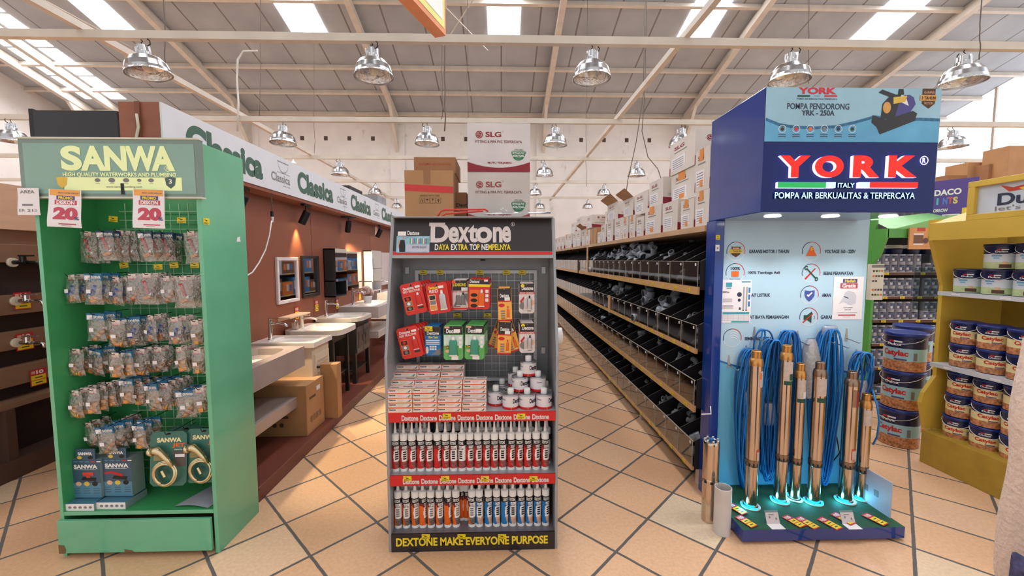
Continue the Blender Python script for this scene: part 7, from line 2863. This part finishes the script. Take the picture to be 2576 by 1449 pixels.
# cartons over the paint corner
carts = [(2384, 448, 2436, 440, 6.6), (2436, 452, 2498, 408, 6.6), (2488, 452, 2540, 412, 6.4), (2540, 445, 2620, 366, 6.2), (2320, 470, 2380, 452, 6.6)]
zbase = P(2440, 470, 6.6).z - .05
MB_ = MB().box(6.2, 9.6, 6.1, 7.0, zbase - .04, zbase, RWOOD2)
for x in (6.25, 9.5):
    MB_.box(x, x + .05, 6.15, 6.2, 0, zbase - .04, POST)
    MB_.box(x, x + .05, 6.9, 6.95, 0, zbase - .04, POST)
MB_.box(6.25, 9.55, 6.95, 6.97, 0, zbase - .04, GYW)
tag(MB_.build('storage_rack'), 'tall rack behind the paint corner holding brown cartons', 'rack')
for i, (x0, y0, x1, y1, Y) in enumerate(carts):
    a_, c_, d_, e_ = PR(x0, y0, x1, y1, Y)
    b = MB().box(a_, c_ - .02, Y, Y + .35, zbase, max(e_, zbase + .12), CARD if i % 2 else CARD2)
    b.rect(a_ + .05, a_ + .2, zbase + .1, zbase + .12, CBP, FR(Y), .001)
    tag(b.build('storage_carton', bevel=.006), 'brown carton on the far storage rack, %s from the lit header' % ORD[(1, 2, 3, 4, 0)[i]], 'carton', 'cartons over the paint corner')

# ---------------------------------------------------------------- yellow paint gondola
YLW = mat('gondola_yellow', (214, 178, 70), .4, noise=.06, scale=3)
YLW2 = mat('gondola_yellow_dark', (178, 146, 52), .5, noise=.12, scale=6)
YLB = mat('board_bright_yellow', (240, 214, 60), .5)
YG = thing('paint_gondola', 'yellow paint gondola with white shelves and framed sign', 'shelf', (3.75, 2.3, 0))
GX0, GX1, GYN, GYF = 3.37, 3.95, 1.2, 3.08
MB().box(GX0, GX0 + .16, GYN, GYF, 0, .265, YLW2).build('plinth', YG, bevel=.004)
MB().box(GX0 + .16, GX1, GYN, GYF, .2, .25, SHELFG).build('deck', YG)
pf = [(GX0 + .03, .265), (GX0 - .02, .48), (GX0 - .0, .56), (GX0 + .09, .7), (GX0 + .09, 1.42), (GX0 + .06, 1.52), (GX0 - .03, 1.80), (GX0 - .03, 1.93), (GX1, 1.93), (GX1, 0), (GX0 + .16, 0), (GX0 + .16, .265)]
MB().prism(pf, -GYF - .03, -GYF, YLW, Matrix(((1, 0, 0, 0), (0, 0, -1, 0), (0, 1, 0, 0), (0, 0, 0, 1)))).build('end_panel', YG)
MB().box(GX1, GX1 + .03, GYN, GYF + .03, 0, 1.93, YLW2).build('back_panel', YG)
for z, x in ((1.375, 3.42), (.812, 3.40)):
    b = MB().box(x, GX1, GYN, GYF, z - .03, z, mat('white_shelf', (206, 210, 216), .35))
    for k in range(5):
        b.rect(-GYF + .1 + k * .3, -GYF + .16 + k * .3, z - .022, z - .008, PAPER, FXn(x), .001)
    b.build('shelf', YG)
b = MB().box(GX0 - .05, GX0 + .01, GYN, GYF + .0, 1.77, 1.90, YLW)
b.add([(GX0 - .05, GYN, 1.90), (GX0 - .05, GYF, 1.90), (GX0 + .3, GYF + .03, 2.0), (GX0 + .3, GYN, 2.0)], [(0, 1, 2, 3)], YLW)
b.rect(-GYN - .62, -GYN - .5, 1.8, 1.87, PAPER, FXn(GX0 - .05), .002) if False else None
b.build('canopy', YG)
M = FXn(GX0 - .02)
fy0, fy1, fz0, fz1 = -2.84, -1.5, 1.9, 2.17
b = MB()
for q in ((fy0, fy1, fz0, fz0 + .04), (fy0, fy1, fz1 - .04, fz1), (fy0, fy0 + .045, fz0 + .04, fz1 - .04), (fy1 - .045, fy1, fz0 + .04, fz1 - .04)):
    b.box(q[0], q[1], q[2], q[3], -.02, .03, YLW, M)
b.build('sign_frame', YG, bevel=.003)
b = MB().rect(fy0 + .04, fy1 - .04, fz0 + .035, fz1 - .035, mat('sign_pale', (206, 214, 224), .4), M, .004)
b.text('Dulux', fy0 + .16, fy0 + .5, fz0 + .085, fz0 + .165, DKB, M, .006, .03)
b.text("let's colour", fy0 + .15, fy0 + .56, fz0 + .05, fz0 + .082, GREYP, M, .006, .0)
sw = [(fy0 + .17, fz1 - .05), (fy0 + .24, fz1 - .075), (fy0 + .34, fz1 - .06), (fy0 + .4, fz1 - .05), (fy0 + .3, fz1 - .095), (fy0 + .22, fz1 - .1)]
b.poly(sw[::-1], mat('swoosh_red', (206, 70, 40), .5), M, .006)
b.poly([(fy0 + .27, fz1 - .085), (fy0 + .42, fz1 - .05), (fy0 + .38, fz1 - .09), (fy0 + .3, fz1 - .1)], YEL, M, .0066)
b.build('sign_face', YG)
tag(MB().box(4.55, 5.6, 3.9, 3.93, 2.03, 2.13, YLB).build('yellow_board'), 'bright yellow board behind the framed sign', 'board')
p = P(2400, 800, 3.3)
b = MB().box(3.66, 3.665, 3.2, 3.5, 1.18, 1.55, clear('clear_board', (206, 220, 222), .12, .05))
b.build('clear_side', YG)
NAVYC = mat('can_navy', (26, 34, 76), .3, noise=.03)
CREAMC = mat('can_cream', (240, 226, 170), .35, noise=.08, scale=20)
ORP = mat('can_photo', (206, 140, 96), .4, noise=.4, scale=50)
PALEG = mat('can_pale_green', (196, 214, 160), .4, noise=.1, scale=20)
PAPB = mat('can_pale', (214, 224, 232), .35, noise=.05)


def wrapz(b, r, u0, u1, z0, z1, m, off=.0006, n=8):
    vs = []
    for i in range(n + 1):
        q = (u0 + (u1 - u0) * i / n) / r
        vs += [((r + off) * math.sin(q), -(r + off) * math.cos(q), z0), ((r + off) * math.sin(q), -(r + off) * math.cos(q), z1)]
    b.add(vs, [(2 * i, 2 * i + 2, 2 * i + 3, 2 * i + 1) for i in range(n)], m, True)


def make_paint(r, h, low, mid, word, lid):
    def f():
        t = thing('paint_can', '-', 'paint can')
        b = MB().lathe([(r * .97, 0), (r * .975, .004), (r * .98, h * .28), (r * .985, h * .6), (r * .99, h * .9)], 30, [NAVYC, low, mid, NAVYC])
        s = r / .085
        b.text('Dulux', -.034 * s, .028 * s, h * .66, h * .73, WHITE, None, 0, .03, bend=r * .992)
        wrapz(b, r * .99, -.026 * s, .03 * s, h * .75, h * .79, WHITE)
        wrapz(b, r * .99, -.026 * s, -.004 * s, h * .75, h * .79, RED, .0012)
        if word:
            b.text(word, -.055 * s, .055 * s, h * .36, h * .55, RED, None, 0, .04, bend=r * .99)
            wrapz(b, r * .985, .0, .05 * s, h * .29, h * .33, PURP)
            wrapz(b, r * .985, .075 * s, .09 * s, h * .3, h * .5, GREYP)
        else:
            wrapz(b, r * .985, -.05 * s, .0, h * .5, h * .56, mat('can_cyan', (110, 180, 220), .4))
            wrapz(b, r * .985, -.04 * s, -.01 * s, h * .42, h * .46, mat('can_cyan', (110, 180, 220), .4))
            wrapz(b, r * .985, -.01 * s, .05 * s, h * .06, h * .2, CBP)
            wrapz(b, r * .985, .005 * s, .03 * s, h * .2, h * .3, PEACH)
        b.build('body', t, keep=True)
        b = MB().lathe([(r * .99, h * .89), (r * 1.04, h * .9), (r * 1.05, h * .935), (r * 1.04, h * .99), (r * .98, h), (r * .94, h * .985), (0, h * .985)], 30, lid, cap=False)
        b.build('lid', t, keep=True)
        b = MB().tube([(r * 1.0 * math.cos(a), -.2 * r - r * .9 * math.sin(a), h * .86 - .05 * math.sin(a)) for a in [PI * (-.04 + 1.08 * i / 16) for i in range(17)]], .0022, PAPER, 5)
        b.build('handle', t, keep=True)
        return t
    return f


LIDB = mat('lid_blue', (30, 52, 130), .3)
caty = Maker(make_paint(.083, .172, ORP, CREAMC, 'Catylac', LIDB))
inte = Maker(make_paint(.083, .178, PALEG, PAPB, None, NAVYC))
for z, name, mk, levels in ((.251, 'deck', caty, 3), (.813, 'lower white shelf', caty, 2), (1.376, 'upper white shelf', inte, 2)):
    for lv in range(levels):
        for c in range(3):
            if name == 'upper white shelf' and lv == 1 and c == 0:
                continue
            Y = 2.945 - c * .178 - (.06 if name == 'upper white shelf' and lv == 1 else 0) + (.06 if lv == 1 and name == 'upper white shelf' else 0)
            mk((3.515 + RND.uniform(-.006, .006), Y, z + lv * (.173 if mk is caty else .179)), (0, 0, -PI / 4 - .25 + RND.uniform(-.3, .25)),
               '%s paint can, gondola %s, %s column from far end, %s layer' % ('navy cream' if mk is caty else 'white green', name, ORD[c], ORD[lv]), 'paint cans on the yellow gondola', (1, 1, 1))
# big pails
pail = Maker(make_paint(.142, .332, ORP, mat('pail_sky', (160, 208, 224), .35), 'Catylac', LIDB))
for k in range(3):
    pail((3.53 - .012 * (k == 0), 3.41, k * .3325), (0, 0, -PI / 4 - .5), 'large blue lidded paint pail, %s of the floor stack' % ('bottom', 'middle', 'top')[k], 'paint pails by the yellow gondola')
pail((3.95, 3.75, 0), (0, 0, -.9), 'large paint pail behind the floor stack, at the bottom', 'paint pails by the yellow gondola')
pail((3.95, 3.75, .3325), (0, 0, -.9), 'large paint pail behind the floor stack, in the middle', 'paint pails by the yellow gondola')
pail((3.95, 3.75, .665), (0, 0, -.9), 'large paint pail behind the floor stack, on top', 'paint pails by the yellow gondola')
# ---------------------------------------------------------------- person at the edge of the frame
SKINM = mat('skin', (198, 150, 122), .5, noise=.04)
KNIT = mat('beige_knit', (222, 200, 186), .85, noise=.06, scale=90, bump=.7)
PATT = mat('navy_print_cloth', (60, 62, 100), .6, noise=.9, scale=45)
SHOE = mat('shoe_dark', (40, 36, 38), .5)
HAIRC = mat('headscarf_beige', (206, 184, 168), .8, noise=.05, scale=40, bump=.2)
PXC, PYC = 1.578, .93
t = thing('person', 'person in a beige knit top standing near the yellow gondola, arm hanging', 'person', (PXC, PYC, 0))
t.scale = (1, 1, 1.06)


def skin(name, verts, edges, radii, m, parent, root=0, sub=2):
    me = bpy.data.meshes.new(name)
    me.from_pydata([Vector(v) for v in verts], edges, [])
    me.materials.append(m)
    o = bpy.data.objects.new(name, me)
    COL.objects.link(o)
    o.parent = parent
    sk = o.modifiers.new('skin', 'SKIN')
    sk.use_smooth_shade = True
    for i, r in enumerate(radii):
        sv = me.skin_vertices[0].data[i]
        sv.radius = r if isinstance(r, tuple) else (r, r)
        sv.use_root = (i == root)
    ss = o.modifiers.new('smooth', 'SUBSURF')
    ss.levels = ss.render_levels = sub
    return o


# standing with the side to the aisle, looking along the racks (+Y), arms hanging
V, E_, R_ = [], [], []


def add(p, r, prev=None):
    V.append(p)
    R_.append(r)
    if prev is not None:
        E_.append((prev, len(V) - 1))
    return len(V) - 1


pel = add((0, 0, .88), (.15, .11))
ab = add((0, 0, 1.02), (.135, .1), pel)
ch = add((0, 0, 1.2), (.15, .11), ab)
nk0 = add((0, 0, 1.36), (.07, .07), ch)
nk = add((0, .01, 1.42), (.05, .05), nk0)
hd0 = add((0, .02, 1.48), (.07, .08), nk)
hd1 = add((0, .02, 1.56), (.075, .09), hd0)
hd2 = add((0, .015, 1.63), (.055, .065), hd1)
for s in (-1, 1):
    sh = add((s * .17, 0, 1.33), (.06, .06), ch)
    el = add((s * .235, -.01, 1.04), (.042, .042), sh)
    wr = add((s * .235, .035, .70), (.028, .028), el)
    pm = add((s * .23, .05, .62), (.034, .022), wr)
    hp = add((s * .09, 0, .8), (.1, .1), pel)
    kn = add((s * .09, .01, .46), (.058, .06), hp)
    an = add((s * .09, -.01, .09), (.036, .038), kn)
    toe = add((s * .1, .13, .035), (.036, .025), an)
skin('body', V, E_, R_, SKINM, t)
for s in (-1, 1):
    for k, (dx, L) in enumerate(((-.024, .07), (-.008, .08), (.008, .074), (.022, .058))):
        b0 = Vector((s * .23, .052 + dx * .9, .605))
        skin('finger', [b0, b0 + Vector((-s * .004, .004, -L * .5)), b0 + Vector((-s * .016, .006, -L))], [(0, 1), (1, 2)], [.0095, .0085, .007], SKINM, t, 0, 1)
    b0 = Vector((s * .215, .075, .65))
    skin('thumb', [b0, b0 + Vector((-s * .012, .03, -.025)), b0 + Vector((-s * .016, .036, -.055))], [(0, 1), (1, 2)], [.012, .010, .008], SKINM, t, 0, 1)
# knit top: torso and sleeves
V, E_, R_ = [], [], []
a = add((0, 0, .80), (.2, .16))
a1 = add((0, 0, .95), (.185, .145), a)
a2 = add((0, 0, 1.12), (.18, .14), a1)
a3 = add((0, 0, 1.3), (.15, .115), a2)
a4 = add((0, .0, 1.385), (.075, .075), a3)
for s in (-1, 1):
    q = add((s * .2, 0, 1.335), (.088, .085), a3)
    q = add((s * .245, -.005, 1.2), (.074, .074), q)
    q = add((s * .238, -.01, 1.05), (.068, .072), q)
    q = add((s * .24, .01, .93), (.064, .066), q)
    q = add((s * .238, .02, .80), (.056, .06), q)
    q = add((s * .226, .03, .70), (.05, .056), q)
skin('knit_top', V, E_, R_, KNIT, t)
# skirt
prof = [(.19, .86), (.205, .8), (.22, .6), (.24, .35), (.26, .12), (.255, .1), (.24, .12)]
vs, fs = [], []
N = 40
for r, z in prof:
    for i in range(N):
        q = 2 * PI * i / N
        f = 1 + .05 * math.sin(q * 9 + z * 3) * (1 - z)
        vs.append((PXC + r * f * math.cos(q), PYC + r * .82 * f * math.sin(q), z))
for k in range(len(prof) - 1):
    for i in range(N):
        fs.append((k * N + i, k * N + (i + 1) % N, (k + 1) * N + (i + 1) % N, (k + 1) * N + i))
MB().add(vs, fs, PATT, True).build('skirt', t)
for s in (-1, 1):
    b = MB()
    for z, r in ():
        pass
    b.lathe([(0, 0), (.045, 0), (.05, .02), (.042, .06), (.03, .09), (0, .095)], 16, SHOE, Matrix.Translation((PXC + s * .1, PYC + .04, 0)) @ Matrix.Diagonal((1, 2.6, 1, 1)))
    b.build('shoe', t)
# head scarf, face details
vs, fs = [], []
pr = [(.0, 1.70), (.05, 1.69), (.088, 1.65), (.102, 1.58), (.1, 1.5), (.092, 1.43), (.11, 1.37), (.16, 1.31), (.19, 1.25)]
for r, z in pr:
    for i in range(N):
        q = 2 * PI * i / N
        vs.append((PXC + r * .92 * math.cos(q), PYC + r * 1.05 * math.sin(q) + .0, z))
for k in range(len(pr) - 1):
    for i in range(N):
        q = ((i + .5) / N * 2 * PI)
        zc = (pr[k][1] + pr[k + 1][1]) / 2
        if zc > 1.45 and zc < 1.64 and abs(q - PI / 2) < .75:
            continue                                             # opening for the face
        fs.append((k * N + i, k * N + (i + 1) % N, (k + 1) * N + (i + 1) % N, (k + 1) * N + i))
MB().add(vs, fs, HAIRC, True).build('head_scarf', t)
b = MB()
for s in (-1, 1):
    b.lathe([(0, -.008), (.012, -.003), (.013, .0), (.012, .003), (0, .008)], 12, PAPER, Matrix.Translation((PXC + s * .03, PYC + .098, 1.575)) @ Matrix.Diagonal((1.1, .6, .7, 1)))
    b.lathe([(0, 0), (.005, 0)], 10, BLACK, Matrix.Translation((PXC + s * .03, PYC + .1045, 1.575)) @ Matrix.Rotation(-PI / 2, 4, 'X'), cap=False)
b.build('eyes', t)
MB().tube([(PXC, PYC + .1, 1.58), (PXC, PYC + .112, 1.555), (PXC, PYC + .122, 1.535), (PXC, PYC + .104, 1.527)], [.008, .010, .014, .008], SKINM, 8).build('nose', t)
MB().tube([(PXC - .024, PYC + .098, 1.497), (PXC - .01, PYC + .107, 1.5), (PXC + .01, PYC + .107, 1.5), (PXC + .024, PYC + .098, 1.497)], [.003, .006, .006, .003], mat('lips', (170, 96, 90), .4), 8).build('mouth', t)

# patterned bag hanging from the near hand
t = thing('hand_bag', 'navy patterned bag with pale trim held by the person in beige', 'bag', (1.25, .77, .5))
M = FR(.80)
pts = [(1.085, 1.015), (1.115, .985), (1.16, .935), (1.22, .905), (1.3, .895), (1.4, .93), (1.43, .55), (1.38, .5), (1.12, .5), (1.075, .58)]
MB().prism(pts[::-1], 0.0, .07, PATT, M).build('bag_body', t, bevel=.012)
MB().tube([(x, .73, z + .004) for x, z in pts[:6]], .006, KNIT, 8).build('trim', t)
MB().tube([(1.14, .765, .96), (1.2, .79, .86), (1.29, .85, .74), (1.33, .93, .66)], .007, PATT, 8).build('handle', t)
